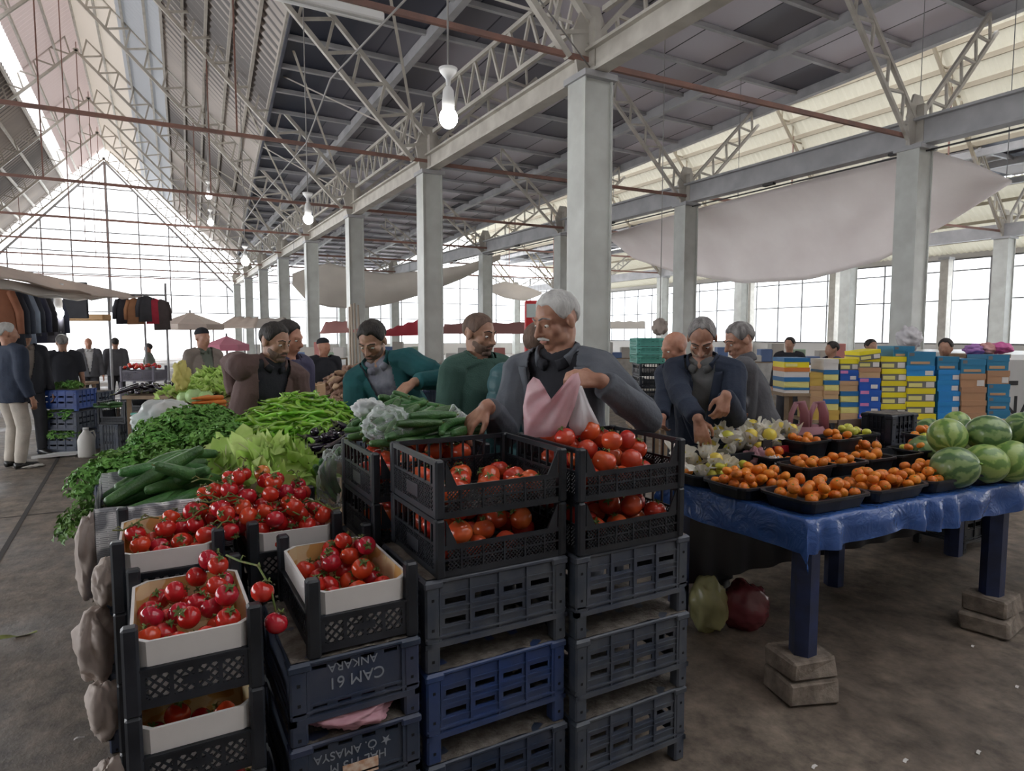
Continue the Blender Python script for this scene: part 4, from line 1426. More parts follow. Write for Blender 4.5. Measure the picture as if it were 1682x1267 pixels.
sheet_fold('plastic_bag', lambda a, b: (0.98 + 0.14 * a + 0.01 * noise.noise(Vector((a * 5, b * 7, 2))), 2.30 + 0.20 * b - 0.03 * a, 1.185 + 0.035 * sin(a * 9) * b + 0.05 * b * a + 0.02 * noise.noise(Vector((a * 6, b * 6, 5)))), M_film, 'sheet of clear film spread over the cucumbers by the outstretched hand')
o = crumple((0.06, 4.02, 1.08), (0.145, 0.10, 0.115), 12, amp=0.22).build('plastic_bag', M_film2)
tag(o, 'large milky plastic bag lying on the back of the parsley heap', 'plastic bag')
# pale sacks hanging along the aisle side of the tray stacks
M_sack = sheet_mat('dirty_beige_film', (0.56, 0.48, 0.43), 0.2, (0.46, 0.39, 0.35), 6)
for i, (x, y, z, r) in enumerate(((-0.155, 2.46, 0.74, (0.035, 0.10, 0.07)), (-0.19, 2.42, 0.56, (0.06, 0.11, 0.10)), (-0.165, 2.30, 0.40, (0.045, 0.09, 0.09)), (-0.15, 2.05, 0.26, (0.045, 0.10, 0.10)), (-0.235, 2.95, 0.70, (0.045, 0.13, 0.15)))):
    o = crumple((x, y, z), r, 20 + i * 3, amp=0.3, fr=1.6).build('plastic_sack', M_sack)
    tag(o, 'dirty pale sack hanging on the aisle side of the tray stacks, %s' % ['topmost', 'second from top', 'third from top', 'lowest', 'beside the newspaper'][i], 'plastic sack')

# ================================================================== FRUIT TABLE
TZ = 0.79
TA = radians(-3.0)
T0 = Vector((2.33, 1.685, 0))
TX, TY = Vector((cos(TA), sin(TA), 0)), Vector((-sin(TA), cos(TA), 0))
TW, TD = 2.75, 0.92
def tp(a, b, z=TZ):
    return T0 + TX * a + TY * b + Vector((0, 0, z))
M_bluepaint = mat('dark_blue_leg_paint', (0.020, 0.038, 0.12), 0.45, (0.014, 0.022, 0.055), scale=7, bump=0.1)
tb = thing('market_table', 'long market table under a blue plastic sheet', 'table')
MB().prism([(0.02, 0.02), (TW - .02, 0.02), (TW - .02, TD - .02), (0.02, TD - .02)], lambda a, b, t: tp(a, b, t), TZ - 0.035, TZ - 0.006).build('table_top', M_wood, tb)
for a, b in ((0.08, 0.064), (1.52, 0.07), (2.55, 0.07), (0.06, TD - 0.08), (1.30, TD - 0.08), (2.55, TD - 0.08)):
    p = tp(a, b, 0)
    mb = MB()
    z0 = 0.185 if b < 0.5 else 0.0
    mb.tube([(p.x, p.y, z0), (p.x, p.y, TZ - 0.035)], 0.056, 6, smooth=False)
    mb.build('leg', M_bluepaint, tb)
M_conc = mat('rough_concrete_block', (0.13, 0.105, 0.085), 0.95, (0.25, 0.21, 0.17), scale=14, bump=0.7, bscale=40)
def block(loc, size, rz, label):
    mb = MB().rbox(-size[0] / 2, -size[1] / 2, 0, size[0] / 2, size[1] / 2, size[2], 0.012)
    bm_v = []
    for v in mb.v:
        q = Vector(v)
        bm_v.append(tuple(q + Vector((noise.noise(q * 14), noise.noise(q * 14 + Vector((5, 0, 0))), noise.noise(q * 11 + Vector((0, 7, 0))) * 0.6)) * 0.022))
    mb.v = bm_v
    o = mb.build('concrete_block', M_conc, None, loc=loc, rot=(0, 0, rz))
    return tag(o, label, 'concrete block')
p = tp(0.08, 0.064, 0)
block((p.x, p.y, 0.0), (0.24, 0.20, 0.10), -0.35, 'lower concrete block under the near corner leg of the blue table')
block((p.x + 0.01, p.y + 0.01, 0.10), (0.23, 0.19, 0.085), -0.28, 'upper concrete block under the near corner leg of the blue table')
p = tp(1.52, 0.07, 0)
block((p.x, p.y, 0.0), (0.27, 0.22, 0.09), 0.2, 'lower concrete block under the second leg of the blue table')
block((p.x + 0.02, p.y, 0.09), (0.22, 0.20, 0.095), 0.05, 'upper concrete block under the second leg of the blue table')
p = tp(2.55, 0.07, 0)
block((p.x, p.y, 0.0), (0.27, 0.22, 0.185), 0.1, 'concrete block under the far front leg of the blue table')
# blue sheet draped over the edges
def blue_plastic():
    m, nt, b = _new('blue_plastic_sheet')
    L = nt.links
    b.inputs['Base Color'].default_value = (0.035, 0.095, 0.30, 1)
    b.inputs['Roughness'].default_value = 0.26
    tc = _n(nt, 'ShaderNodeTexCoord')
    nz = _n(nt, 'ShaderNodeTexNoise'); nz.inputs['Scale'].default_value = 9; nz.inputs['Detail'].default_value = 4; nz.inputs['Distortion'].default_value = 1.2
    L.new(tc.outputs['Object'], nz.inputs['Vector'])
    bp = _n(nt, 'ShaderNodeBump'); bp.inputs['Strength'].default_value = 0.55; bp.inputs['Distance'].default_value = 0.03
    L.new(nz.outputs['Fac'], bp.inputs['Height']); L.new(bp.outputs[0], b.inputs['Normal'])
    return m
ext = 0.21
def cloth(u, v):
    a = -ext + (TW + 2 * ext) * u
    b = -ext + (TD + 2 * ext) * v
    oa = -a if a < 0 else (a - TW if a > TW else 0)
    ob = -b if b < 0 else (b - TD if b > TD else 0)
    ca, cb = min(max(a, 0), TW), min(max(b, 0), TD)
    od = max(oa, ob)
    lim = 0.125 + 0.04 * noise.noise(Vector((ca * 2.3, cb * 2.3, 0.5)))
    if oa > 0 and ob > 0:
        drop = min(0.19 + 0.03 * sin(oa * 30), 0.72 * (oa + ob) + 0.02)
    else:
        drop = od * (lim / ext) * 1.15
    fold = 0.018 * sin(ca * 31 + 3 * sin(ca * 7)) * min(1, od * 8) + 0.012 * noise.noise(Vector((a * 8, b * 8, 0))) * min(1, od * 10)
    push = 0.014 * min(1, od * 14)
    p = tp(ca + (0 if oa == 0 else (1 if a > 0 else -1)) * (push + (fold if oa >= ob else 0) + 0.25 * max(0, min(oa, ob))),
           cb + (0 if ob == 0 else (1 if b > 0 else -1)) * (push + (fold if ob > oa else 0) + 0.25 * max(0, min(oa, ob))), TZ)
    p.z += 0.004 + 0.003 * noise.noise(Vector((a * 5, b * 5, 9))) * (od == 0) - drop
    return p
o = MB().grid(cloth, 150, 60).build('plastic_sheet', blue_plastic())
tag(o, 'creased blue plastic sheet draped over the fruit table', 'table cover')

dt = MB().grid(lambda u, v: tp(0.1 + (TW - 0.2) * u, TD + 0.01 + 0.015 * sin(u * 60) * v, TZ - 0.03 - 0.60 * v), 90, 6).build('shade_sheet', mat('black_shade_sheet', (0.012, 0.012, 0.016), 0.4))  # added sheet, keeps the space under the table dark
tag(dt, 'black sheet added behind the blue table to darken the space under it', 'sheet')
# fruit
M_mand = mat('mandarin_peel', (0.75, 0.19, 0.012), 0.35, (0.82, 0.27, 0.03), scale=12, bump=0.25, bscale=220, rnd=0.12)
M_lime = mat('yellow_green_peel', (0.58, 0.55, 0.06), 0.35, (0.66, 0.66, 0.12), scale=10, rnd=0.12)
M_quince = mat('golden_fruit_peel', (0.72, 0.50, 0.06), 0.4, (0.70, 0.62, 0.10), scale=7, rnd=0.12)
M_tissue = sheet_mat('white_tissue_paper', (0.80, 0.78, 0.72), 0.25)
def mandarin(nm, lab, cat, m, r):
    t = thing(nm, lab, cat)
    pr = [(r * sin(pi * i / 9) * 1.03, -r * 0.86 * cos(pi * i / 9) - (0.10 * r * math.exp(-((pi - pi * i / 9) / 0.4) ** 2))) for i in range(10)]
    MB().lathe(pr, 14).build('peel', m, t)
    mb = MB().tube([(0, 0, r * 0.72), (0, 0, r * 0.80)], 0.004, 6)
    mb.build('stem_end', M_pepstem, t)
    return t
MN = Proto(mandarin('mandarin', 'mandarin', 'mandarin', M_mand, 0.026))
LM = Proto(mandarin('yellow_fruit', 'fruit', 'fruit', M_lime, 0.026))
def tub(w, d, h, lab, rnd=0.02):
    """black plastic tub, walls flaring to a rim"""
    t = thing('fruit_tub', lab, 'fruit tub')
    def ring(g, z):
        out = []
        c = min(w, d) * 0.22
        for i in range(20):
            a = 2 * pi * i / 20
            x = (w / 2 - g - c) * (1 if cos(a) > 0.01 else (-1 if cos(a) < -0.01 else 0)) + c * cos(a)
            y = (d / 2 - g - c) * (1 if sin(a) > 0.01 else (-1 if sin(a) < -0.01 else 0)) + c * sin(a)
            out.append((x, y, z))
        return out
    mb = MB()
    rings = [ring(0.018, 0), ring(0.0, h), ring(-0.008, h), ring(-0.008, h - 0.006), ring(0.003, h - 0.001), ring(0.021, 0.004)]
    v = [p for q in rings for p in q]
    fs = []
    for k in (0, 1, 3, 4):
        if k == 3:
            continue
        for i in range(20):
            j = (i + 1) % 20
            fs.append((k * 20 + i, k * 20 + j, k * 20 + 20 + j, k * 20 + 20 + i))
    fs.append(tuple(range(20))[::-1])
    fs.append(tuple(range(100, 120)))
    mb.add(v, fs)
    mb.build('tub_wall', M_blk, t)
    rb = MB()
    v = ring(-0.009, h + 0.002) + ring(-0.009, h - 0.009) + ring(0.004, h + 0.002)
    rb.add(v, [(i, (i + 1) % 20, 20 + (i + 1) % 20, 20 + i) for i in range(20)] + [(40 + i, 40 + (i + 1) % 20, (i + 1) % 20, i) for i in range(20)])
    rb.build('rim', M_blk, t)
    return t
TRAY = Proto(tub(0.405, 0.28, 0.058, 'black tray'))
TUB = Proto(tub(0.225, 0.18, 0.115, 'black tub'))
def fill_rect(proto, c, w, d, zb, zt, n, r, label, group, seed, second=None):
    """fruit packed in a tub turned with the table"""
    pts = pack(r, n, (-w / 2, -d / 2, w / 2, d / 2), lambda x, y: zt + 0.02 * (1 - (2 * x / w) ** 2 - (2 * y / d) ** 2), lambda x, y: zb, seed=seed)
    for i, (x, y, z) in enumerate(pts):
        q = Vector((c[0], c[1], 0)) + TX * x + TY * y
        pr, lb, gp = (proto, label, group) if second is None or i < len(pts) - second[1] else (second[0], second[2], second[3])
        pr.put((q.x, q.y, z), rrot(RR, 0.8), lb, gp, RR.uniform(0.9, 1.05))
front = [(0.24, 0.16), (0.66, 0.16), (1.08, 0.16), (1.47, 0.155)]
for i, (a, b) in enumerate(front):
    p = tp(a, b)
    TRAY.put((p.x, p.y, TZ + 0.008), (0, 0, TA), 'black mandarin tray along the front edge of the table, %s from its near corner' % ORD[i], 'mandarin trays')
    fill_rect(MN, p, 0.372, 0.245, TZ + 0.034, TZ + 0.120, 64, 0.0265, 'mandarin in the %s front tray from the near corner' % ORD[i], 'mandarins of front tray %s' % ORD[i], 60 + i)
for i, (a, b) in enumerate([(0.17, 0.45), (0.17, 0.74)]):
    p = tp(a, b)
    TRAY.put((p.x, p.y, TZ + 0.008), (0, 0, TA), 'black mandarin tray along the side edge of the table, %s' % ['behind the corner tray', 'nearest the navy jacket'][i], 'mandarin trays')
    if i == 0:
        fill_rect(MN, p, 0.372, 0.245, TZ + 0.034, TZ + 0.130, 62, 0.0265, 'mandarin in the side tray behind the corner tray', 'mandarins of the side tray', 66)
    else:
        fill_rect(MN, p, 0.35, 0.22, TZ + 0.018, TZ + 0.07, 8, 0.0265, 'mandarin in the side tray nearest the navy jacket', 'mandarins of the second side tray', 67)
tubs = [(0.50, 0.42, 0.0, 'M'), (0.73, 0.41, 0.0, 'M'), (0.97, 0.42, 0.0, 'M'), (1.22, 0.43, 0.0, 'E'), (1.43, 0.46, 0.0, 'L'), (0.80, 0.68, 0.07, 'M'), (1.03, 0.66, 0.02, 'M'), (1.27, 0.72, 0.07, 'L'), (1.62, 0.50, 0.03, 'L'), (0.55, 0.66, 0.0, 'M')]
names = ['nearest the corner', 'second from the corner', 'third from the corner', 'empty, wrapped in clear film', 'with yellow and orange fruit', 'standing high beside the pink bag', 'low behind the third one', 'standing high and heaped with yellow fruit', 'against the melons', 'half empty behind the first']
for i, (a, b, dz, kd) in enumerate(tubs):
    p = tp(a, b)
    if dz > 0:
        TRAY.put((p.x, p.y, TZ + 0.008), (0, 0, TA), 'black tray turned as a stand under the tub %s' % names[i], 'stands under tubs')
        dz = 0.065
    TUB.put((p.x, p.y, TZ + 0.006 + dz), (0, 0, TA + RR.uniform(-.1, .1)), 'small black fruit tub on the table, %s' % names[i], 'fruit tubs')
    if kd == 'M':
        fill_rect(MN, p, 0.185, 0.145, TZ + dz + 0.066, TZ + dz + 0.155, 18, 0.0265, 'mandarin in the tub %s' % names[i], 'mandarins of tub %s' % names[i], 80 + i)
    elif kd == 'L':
        fill_rect(LM, p, 0.185, 0.145, TZ + dz + 0.066, TZ + dz + 0.165, 18, 0.0265, 'yellow-green fruit in the tub %s' % names[i], 'yellow fruit of tub %s' % names[i], 80 + i,
                  (MN, 5, 'mandarin among yellow fruit in the tub %s' % names[i], 'mandarins among yellow fruit, tub %s' % names[i]) if i in (4, 8) else None)
p = tp(0.97, 0.66)
fill_rect(MN, tp(1.15, 0.58), 0.20, 0.14, TZ + 0.03, TZ + 0.17, 26, 0.0265, 'loose mandarin heaped between the tubs', 'loose mandarins between the tubs', 95)
# fruit in paper wraps
def wrapped(label, seed, open_=0.6):
    t = thing('wrapped_fruit', label, 'wrapped fruit')
    rr = random.Random(seed)
    r = 0.034
    MB().ell((0, 0, r), (r, r, r * 0.95), 14, 9).build('fruit_body', M_quince if seed % 2 else M_lime, t)
    mb = MB()
    ph = rr.uniform(0, 6)
    def fn(a, b):
        th = 2 * pi * a
        f = 1 + 0.14 * sin(5 * th + ph) + 0.12 * sin(9 * th + 2 * ph)
        if b < 0.6:
            q = b / 0.6 * pi * 0.55
            rad, z = sin(q) * r * 1.10, r - cos(q) * r * 1.08
            f = 1 + (f - 1) * b
        else:
            k = (b - 0.6) / 0.4
            rad, z = r * (1.08 + open_ * k * f), r * (1.15 + 0.95 * k * f * (0.6 + 0.5 * sin(3 * th + ph)))
        return Vector((rad * f * cos(th), rad * f * sin(th), z))
    mb.grid(fn, 40, 10, False)
    mb.build('paper_wrap', M_tissue, t)
    return t
WR = [Proto(wrapped('wrapped fruit', s, o_)) for s, o_ in ((1, 0.5), (2, 0.8), (3, 0.3))]
def wraps(c, w, d, z, zt, n, label, group, seed):
    for i, (x, y, zz) in enumerate(pack(0.046, n, (-w / 2, -d / 2, w / 2, d / 2), lambda x, y: zt, lambda x, y: z, seed=seed)):
        q = Vector((c[0], c[1], 0)) + TX * x + TY * y
        WR[i % 3].put((q.x, q.y, zz - 0.034), (RR.gauss(0, .35), RR.gauss(0, .35), RR.uniform(0, 6)), label, group, RR.uniform(0.95, 1.15))
cr = thing('fruit_box', 'dark low box holding the raised paper-wrapped fruit', 'box', tp(0.60, 0.86, TZ + 0.006), TA)
MB().box(-0.34, -0.15, 0, 0.30, 0.15, 0.014).box(-0.34, -0.15, 0.014, 0.30, -0.135, 0.13).box(-0.34, 0.135, 0.014, 0.30, 0.15, 0.13).box(-0.34, -0.135, 0.014, -0.325, 0.135, 0.13).box(0.285, -0.135, 0.014, 0.30, 0.135, 0.13).build('box_wall', M_blk, cr)
MB().box(-0.02, -0.166, 0.105, 0.31, -0.151, 0.15).build('red_board', mat('red_plastic_board', (0.45, 0.02, 0.04), 0.4), cr)
MB().box(-0.10, -0.164, 0.09, -0.03, -0.152, 0.19).build('price_card', mat('black_card', (0.02, 0.02, 0.025), 0.6), cr)
wraps(tp(0.58, 0.86), 0.60, 0.28, TZ + 0.10, TZ + 0.285, 34, 'yellow fruit in white paper wrap heaped in the raised box', 'paper-wrapped fruit in the raised box', 71)
wraps(tp(0.16, 0.78), 0.32, 0.30, TZ + 0.03, TZ + 0.19, 22, 'yellow fruit in white paper wrap near the reaching hand', 'paper-wrapped fruit by the table side', 72)
fill_rect(LM, tp(0.20, 0.66), 0.26, 0.12, TZ + 0.03, TZ + 0.12, 12, 0.028, 'small yellow fruit lying in front of the paper-wrapped fruit', 'yellow fruit by the table side', 73)

# carrier bags on the table
def carrier(label, m, h=0.24, w=0.17, d=0.09, handle=0.11, seed=1):
    """standing carrier bag with two open loop handles"""
    t = thing('carrier_bag', label, 'carrier bag')
    mb = MB()
    def body(a, b):
        th = 2 * pi * a
        k = sin(pi * min(1, 0.12 + b * 0.88) * 0.62 + 0.25)
        q = 1 + 0.16 * noise.noise(Vector((cos(th) * 2, sin(th) * 2, b * 4 + seed)))
        return Vector((w / 2 * k * q * cos(th) * 1.1, d / 2 * (1.2 - 0.5 * b) * k * q * sin(th) * 1.2, h * b))
    mb.grid(body, 30, 14)
    mb.build('bag_body', m, t)
    for s in (-1, 1):
        hb = MB()
        x0 = s * w * 0.26
        P = [(x0 - w * 0.20, 0, h * 0.86), (x0 - w * 0.17, 0.004, h + handle * 0.5), (x0 - w * 0.06, 0.006, h + handle * 0.95), (x0 + w * 0.07, 0, h + handle), (x0 + w * 0.17, -0.004, h + handle * 0.55), (x0 + w * 0.22, 0, h * 0.88)]
        hb.tube(P, [(0.008, 0.030)] * 6, 8, up=(0, 1, 0))
        hb.build('handle', m, t)
    return t
b1 = carrier('pink carrier bag with looped handles standing behind the paper-wrapped fruit', M_pinkbag, 0.20, 0.22, 0.12, 0.14, 4)
b1.location = tp(1.02, 0.86, TZ + 0.03); b1.rotation_euler = (0.1, 0.0, -0.5)
q = at_z(1243, 752, TZ + 0.1)
o = crumple((q.x, q.y, TZ + 0.075), (0.055, 0.07, 0.068), 31, amp=0.5).build('plastic_bag', M_pinkbag)
tag(o, 'pink plastic bag lying among the mandarins in front of the wrapped fruit', 'plastic bag')
q = at_z(1258, 757, TZ + 0.1)
o = crumple((q.x + 0.03, q.y - 0.02, TZ + 0.07), (0.045, 0.05, 0.05), 33, amp=0.6).build('plastic_bag', M_film2)
tag(o, 'torn clear plastic bag beside the pink one among the mandarins', 'plastic bag')
q = tp(1.42, 0.80)
o = crumple((q.x, q.y, TZ + 0.10), (0.15, 0.06, 0.075), 35, amp=0.3).build('plastic_bag', M_pinkbag)
tag(o, 'flat pink plastic bag behind the high tubs', 'plastic bag')

# watermelons
def melon_mat(nm, c1, c2, c3):
    m, nt, b = _new(nm)
    L = nt.links
    tc = _n(nt, 'ShaderNodeTexCoord')
    sx = _n(nt, 'ShaderNodeSeparateXYZ'); L.new(tc.outputs['Object'], sx.inputs[0])
    at = _n(nt, 'ShaderNodeMath', operation='ARCTAN2'); L.new(sx.outputs[1], at.inputs[0]); L.new(sx.outputs[0], at.inputs[1])
    nz = _n(nt, 'ShaderNodeTexNoise'); nz.inputs['Scale'].default_value = 22; nz.inputs['Detail'].default_value = 7
    L.new(tc.outputs['Object'], nz.inputs['Vector'])
    mu = _n(nt, 'ShaderNodeMath', operation='MULTIPLY_ADD'); mu.inputs[1].default_value = 8.0; L.new(at.outputs[0], mu.inputs[0])
    m2 = _n(nt, 'ShaderNodeMath', operation='MULTIPLY'); m2.inputs[1].default_value = 9; L.new(nz.outputs['Fac'], m2.inputs[0])
    L.new(m2.outputs[0], mu.inputs[2])
    si = _n(nt, 'ShaderNodeMath', operation='SINE'); L.new(mu.outputs[0], si.inputs[0])
    mr = _n(nt, 'ShaderNodeMapRange'); mr.inputs[1].default_value = -1; L.new(si.outputs[0], mr.inputs[0])
    r = ramp(nt, [(0.25, c1), (0.5, c2), (0.8, c3)])
    L.new(mr.outputs[0], r.inputs[0]); L.new(r.outputs[0], b.inputs['Base Color'])
    b.inputs['Roughness'].default_value = 0.28
    b.inputs['Coat Weight'].default_value = 0.2
    return m
M_mel = melon_mat('watermelon_rind', (0.085, 0.17, 0.065), (0.15, 0.26, 0.085), (0.26, 0.37, 0.15))
M_mel2 = melon_mat('pale_watermelon_rind', (0.14, 0.26, 0.06), (0.24, 0.38, 0.09), (0.34, 0.46, 0.14))
M_yel = mat('yellow_ground_patch', (0.75, 0.52, 0.05), 0.35)
def melon(label, r, m, patch=False):
    t = thing('watermelon', label, 'watermelon')
    MB().ell((0, 0, 0), (r, r, r * 1.06), 28, 18).build('rind', m, t)
    if patch:
        mb = MB()
        mb.grid(lambda a, b: Vector((sin(a * 0.75) * cos(2 * pi * b), sin(a * 0.75) * sin(2 * pi * b) * (1.2 + .3 * sin(4 * pi * b)), cos(a * 0.75) * 1.06)) * r * 1.004, 6, 18)
        mb.build('yellow_patch', M_yel, t)
    MB().tube([(0, 0, r * 1.03), (0, 0, r * 1.09), (0.006, 0, r * 1.13)], 0.006, 6).build('stem_end', M_pepstem, t)
    return t
mel = [(1568, 768, 1.93, 0.122, 'nearest the mandarins at the front of the heap', 0), (1618, 762, 1.93, 0.120, 'second along the front of the heap', 1), (1660, 758, 1.94, 0.125, 'third along the front of the heap', 1), (1712, 752, 1.95, 0.125, 'beyond the third at the front', 0),
       (1548, 742, 2.17, 0.115, 'low behind the nearest front one', 0), (1600, 748, 2.19, 0.115, 'low in the middle of the heap', 1), (1662, 746, 2.20, 0.118, 'low behind the third front one', 1), (1712, 742, 2.2, 0.118, 'low at the hind end', 0),
       (1556, 717, 2.07, 0.112, 'upper one lying sideways with stripes across', 1), (1622, 713, 2.08, 0.118, 'big upper one in the middle of the heap', 0), (1681, 707, 2.10, 0.118, 'upper one at the hind end of the heap', 0),
       (1526, 708, 2.38, 0.105, 'small dark one at the back beside the dark crate', 0), (1572, 696, 2.22, 0.110, 'topmost with a big yellow patch', 1), (1585, 712, 2.4, 0.11, 'hidden at the back of the heap', 0), (1520, 742, 2.40, 0.11, 'low at the back beside the dark crate', 0)]
for i, (px, py, yy, r, nm, k) in enumerate(mel):
    r *= 0.84
    t = melon('watermelon on the blue table, %s' % nm, r, [M_mel, M_mel2][k], 'yellow' in nm)
    ground = 'low' in nm or 'front' in nm or 'beyond' in nm or 'small' in nm or 'hidden' in nm
    p = at_z(px, py, TZ + 0.008 + r if ground else TZ + 0.008 + r * 2.35)
    t.location = p
    v = (Vector((0, 0, CAM_H)) - p).normalized()
    if k == 1 and 'yellow' in nm:
        t.rotation_euler = (v + Vector((0.3, 0, -0.5))).to_track_quat('Z', 'Y').to_euler()
    else:
        t.rotation_euler = (1.2 + 0.5 * sin(i * 2.3), 0.6 * cos(i * 1.3), i * 1.1)
# cardboard and dark crate behind the tubs
p = at_y(1375, 724, 2.58)
q = at_y(1470, 724, 2.50)
mb = MB()
mb.bar((p.x, p.y, 0.90), (q.x, q.y, 0.90), 0.012, 0.22, up=(0, 0, 1))
mb.bar((p.x, p.y, 0.795), (q.x, q.y, 0.795), 0.20, 0.008, up=(0, 0, 1))
tag(mb.build('cardboard_box', mat('grey_brown_cardboard', (0.17, 0.12, 0.10), 0.8)), 'brown cardboard box side standing behind the high tubs', 'box')
t = ribbed_crate(0.28, 0.20, 0.26, M_blk, 0.05, lab='black crate standing at the back of the table beside the melons')
t.location = tp(1.62, 0.72, TZ + 0.008)
# bags and boxes in the dark under the table
def heapbag(px, py, r, m, lab, seed):
    q = at_z(px, py, 0)
    o = crumple((q.x, q.y, r[2] * 0.92), r, seed, amp=0.2, fr=1.8).build('plastic_bag', m)
    tag(o, lab, 'plastic bag')
heapbag(1163, 1035, (0.085, 0.10, 0.15), film_mat('greenish_film', (0.45, 0.43, 0.20), 0.35), 'clear bag of yellowing leaves on the floor under the table', 51)
heapbag(1222, 1030, (0.13, 0.11, 0.125), sheet_mat('dark_red_film', (0.22, 0.05, 0.06), 0.1, rough=0.25), 'dark red plastic bag lying on the floor under the table', 53)
for i, (px, y, r) in enumerate(((1395, 2.95, 0.10), (1440, 2.95, 0.13), (1490, 3.0, 0.11))):
    q = at_y(px, 900, y)
    t = ribbed_crate(0.30, 0.28, 0.33, M_blk, 0.06, lab='dark crate in the gloom under a pink bag behind the table, %s' % ['nearest the corner leg', 'middle one', 'nearest the second leg'][i])
    t.location = (q.x - 0.15, q.y - 0.14, 0)
    t['group'] = 'dark crates behind the table'
    o = crumple((q.x, q.y, 0.42), (r, r * .8, 0.10), 57 + i, amp=0.4).build('plastic_bag', M_pinkbag)
    tag(o, 'pink plastic bag hanging in the dark behind the table, %s' % ['nearest the corner leg', 'middle one', 'nearest the second leg'][i], 'plastic bag')
t = ribbed_crate(0.5, 0.35, 0.42, M_blk, 0.08, lab='large dark crate in the gloom behind the second table leg')
q = at_y(1625, 900, 2.3); t.location = (q.x - 0.25, 2.35, 0)
M_scrap = mat('white_paper_scrap', (0.65, 0.63, 0.6), 0.8)
for i, (px, py) in enumerate(((1340, 1262), (1610, 1238), (1673, 1130), (1600, 1063), (1355, 1155), (1490, 1252), (130, 1215), (15, 795), (45, 770))):
    q = at_z(px, py, 0)
    o = MB().grid(lambda a, b: (q.x + 0.035 * (a - .5), q.y + 0.012 * (b - .5) + 0.01 * a, 0.004 + 0.004 * sin(a * 5)), 4, 2).build('paper_scrap', M_scrap)
    tag(o, 'small white scrap on the concrete floor', 'scrap', 'white scraps on the floor')
q = at_z(22, 1047, 0)
tag(MB().grid(lambda a, b: (q.x + 0.20 * (a - .5), q.y + 0.035 * (b - .5) * sin(pi * (0.1 + .8 * a)), 0.006 + 0.012 * sin(a * 7) * b), 10, 3).build('fallen_leaf', mat('wilted_green', (0.25, 0.28, 0.08), 0.7)), 'wilted green leaf lying on the aisle floor', 'leaf')

# ================================================================== SHOEBOX STALL
BD = 6.8
M_lidw = [None]
bxm = {k: mat('box_' + n, c, 0.5, rnd=0.06) for k, (n, c) in {'Y': ('yellow_card', (0.78, 0.66, 0.02)), 'G': ('grey_card', (0.16, 0.16, 0.16)), 'B': ('blue_card', (0.02, 0.15, 0.36)), 'R': ('royal_card', (0.015, 0.10, 0.46)), 'A': ('azure_card', (0.02, 0.24, 0.58)), 'C': ('teal_blue_card', (0.03, 0.20, 0.36)), 'T': ('tan_card', (0.52, 0.33, 0.18)), 'N': ('brown_card', (0.42, 0.23, 0.13)), 'W': ('white_card', (0.68, 0.65, 0.62)), 'O': ('orange_card', (0.62, 0.19, 0.05)), 'K': ('mustard_card', (0.55, 0.36, 0.08)), 'P': ('pink_card', (0.65, 0.22, 0.45)), 'L': ('lemon_card', (0.74, 0.68, 0.24))}.items()}
CN = {'Y': 'yellow', 'G': 'grey', 'B': 'blue', 'R': 'royal blue', 'A': 'azure', 'C': 'teal blue', 'T': 'tan', 'N': 'brown', 'W': 'white', 'O': 'orange', 'K': 'mustard', 'L': 'lemon yellow'}
def shoebox(px0, px1, py0, py1, lid, body, label, lidf=0.42, depth=0.30, dd=0.0, tilt=0.0, extra=None):
    a, b = at_d(px0, py1, BD + dd), at_d(px1, py1, BD + dd)
    tz = at_d(px0, py0, BD + dd).z
    w, h = (b - a).length, tz - a.z
    t = thing('shoebox', label, 'shoebox', a, -YAW)
    t.rotation_euler = (0, -tilt, -YAW)
    hl = h * lidf
    MB().box(0.004, 0.004, 0, w - 0.004, depth, h - hl).build('carton', bxm[body], t)
    MB().box(0, 0, h - hl, w, depth + 0.004, h).build('lid', bxm[lid], t)
    if extra in ('sticker', 'both'):
        MB().box(w * 0.66, -0.001, h * 0.08, w * 0.94, 0.004, h * 0.08 + (h - hl) * 0.75).build('size_sticker', bxm['W'], t)
    if extra in ('panel', 'both'):
        MB().box(w * 0.05, -0.001, h * 0.10, w * 0.52, 0.004, h * 0.10 + (h - hl) * 0.55).build('print_panel', bxm['L'], t)
    if extra == 'big':
        MB().box(w * 0.12, -0.002, h * 0.12, w * 0.80, 0.004, h * 0.30).build('print_panel', bxm['T'], t)
        MB().box(w * 0.06, -0.002, h * 0.70, w * 0.24, 0.004, h * 0.92).build('print_stripe', bxm['G'], t)
    if extra == 'pink':
        MB().box(w * 0.02, -0.002, h * 0.68, w * 0.42, 0.004, h * 0.95).build('pink_label', bxm['P'], t)
        MB().box(w * 0.55, -0.002, h * 0.12, w * 0.85, 0.004, h * 0.45).build('size_sticker', bxm['W'], t)
    t['group'] = 'shoeboxes'
    return t
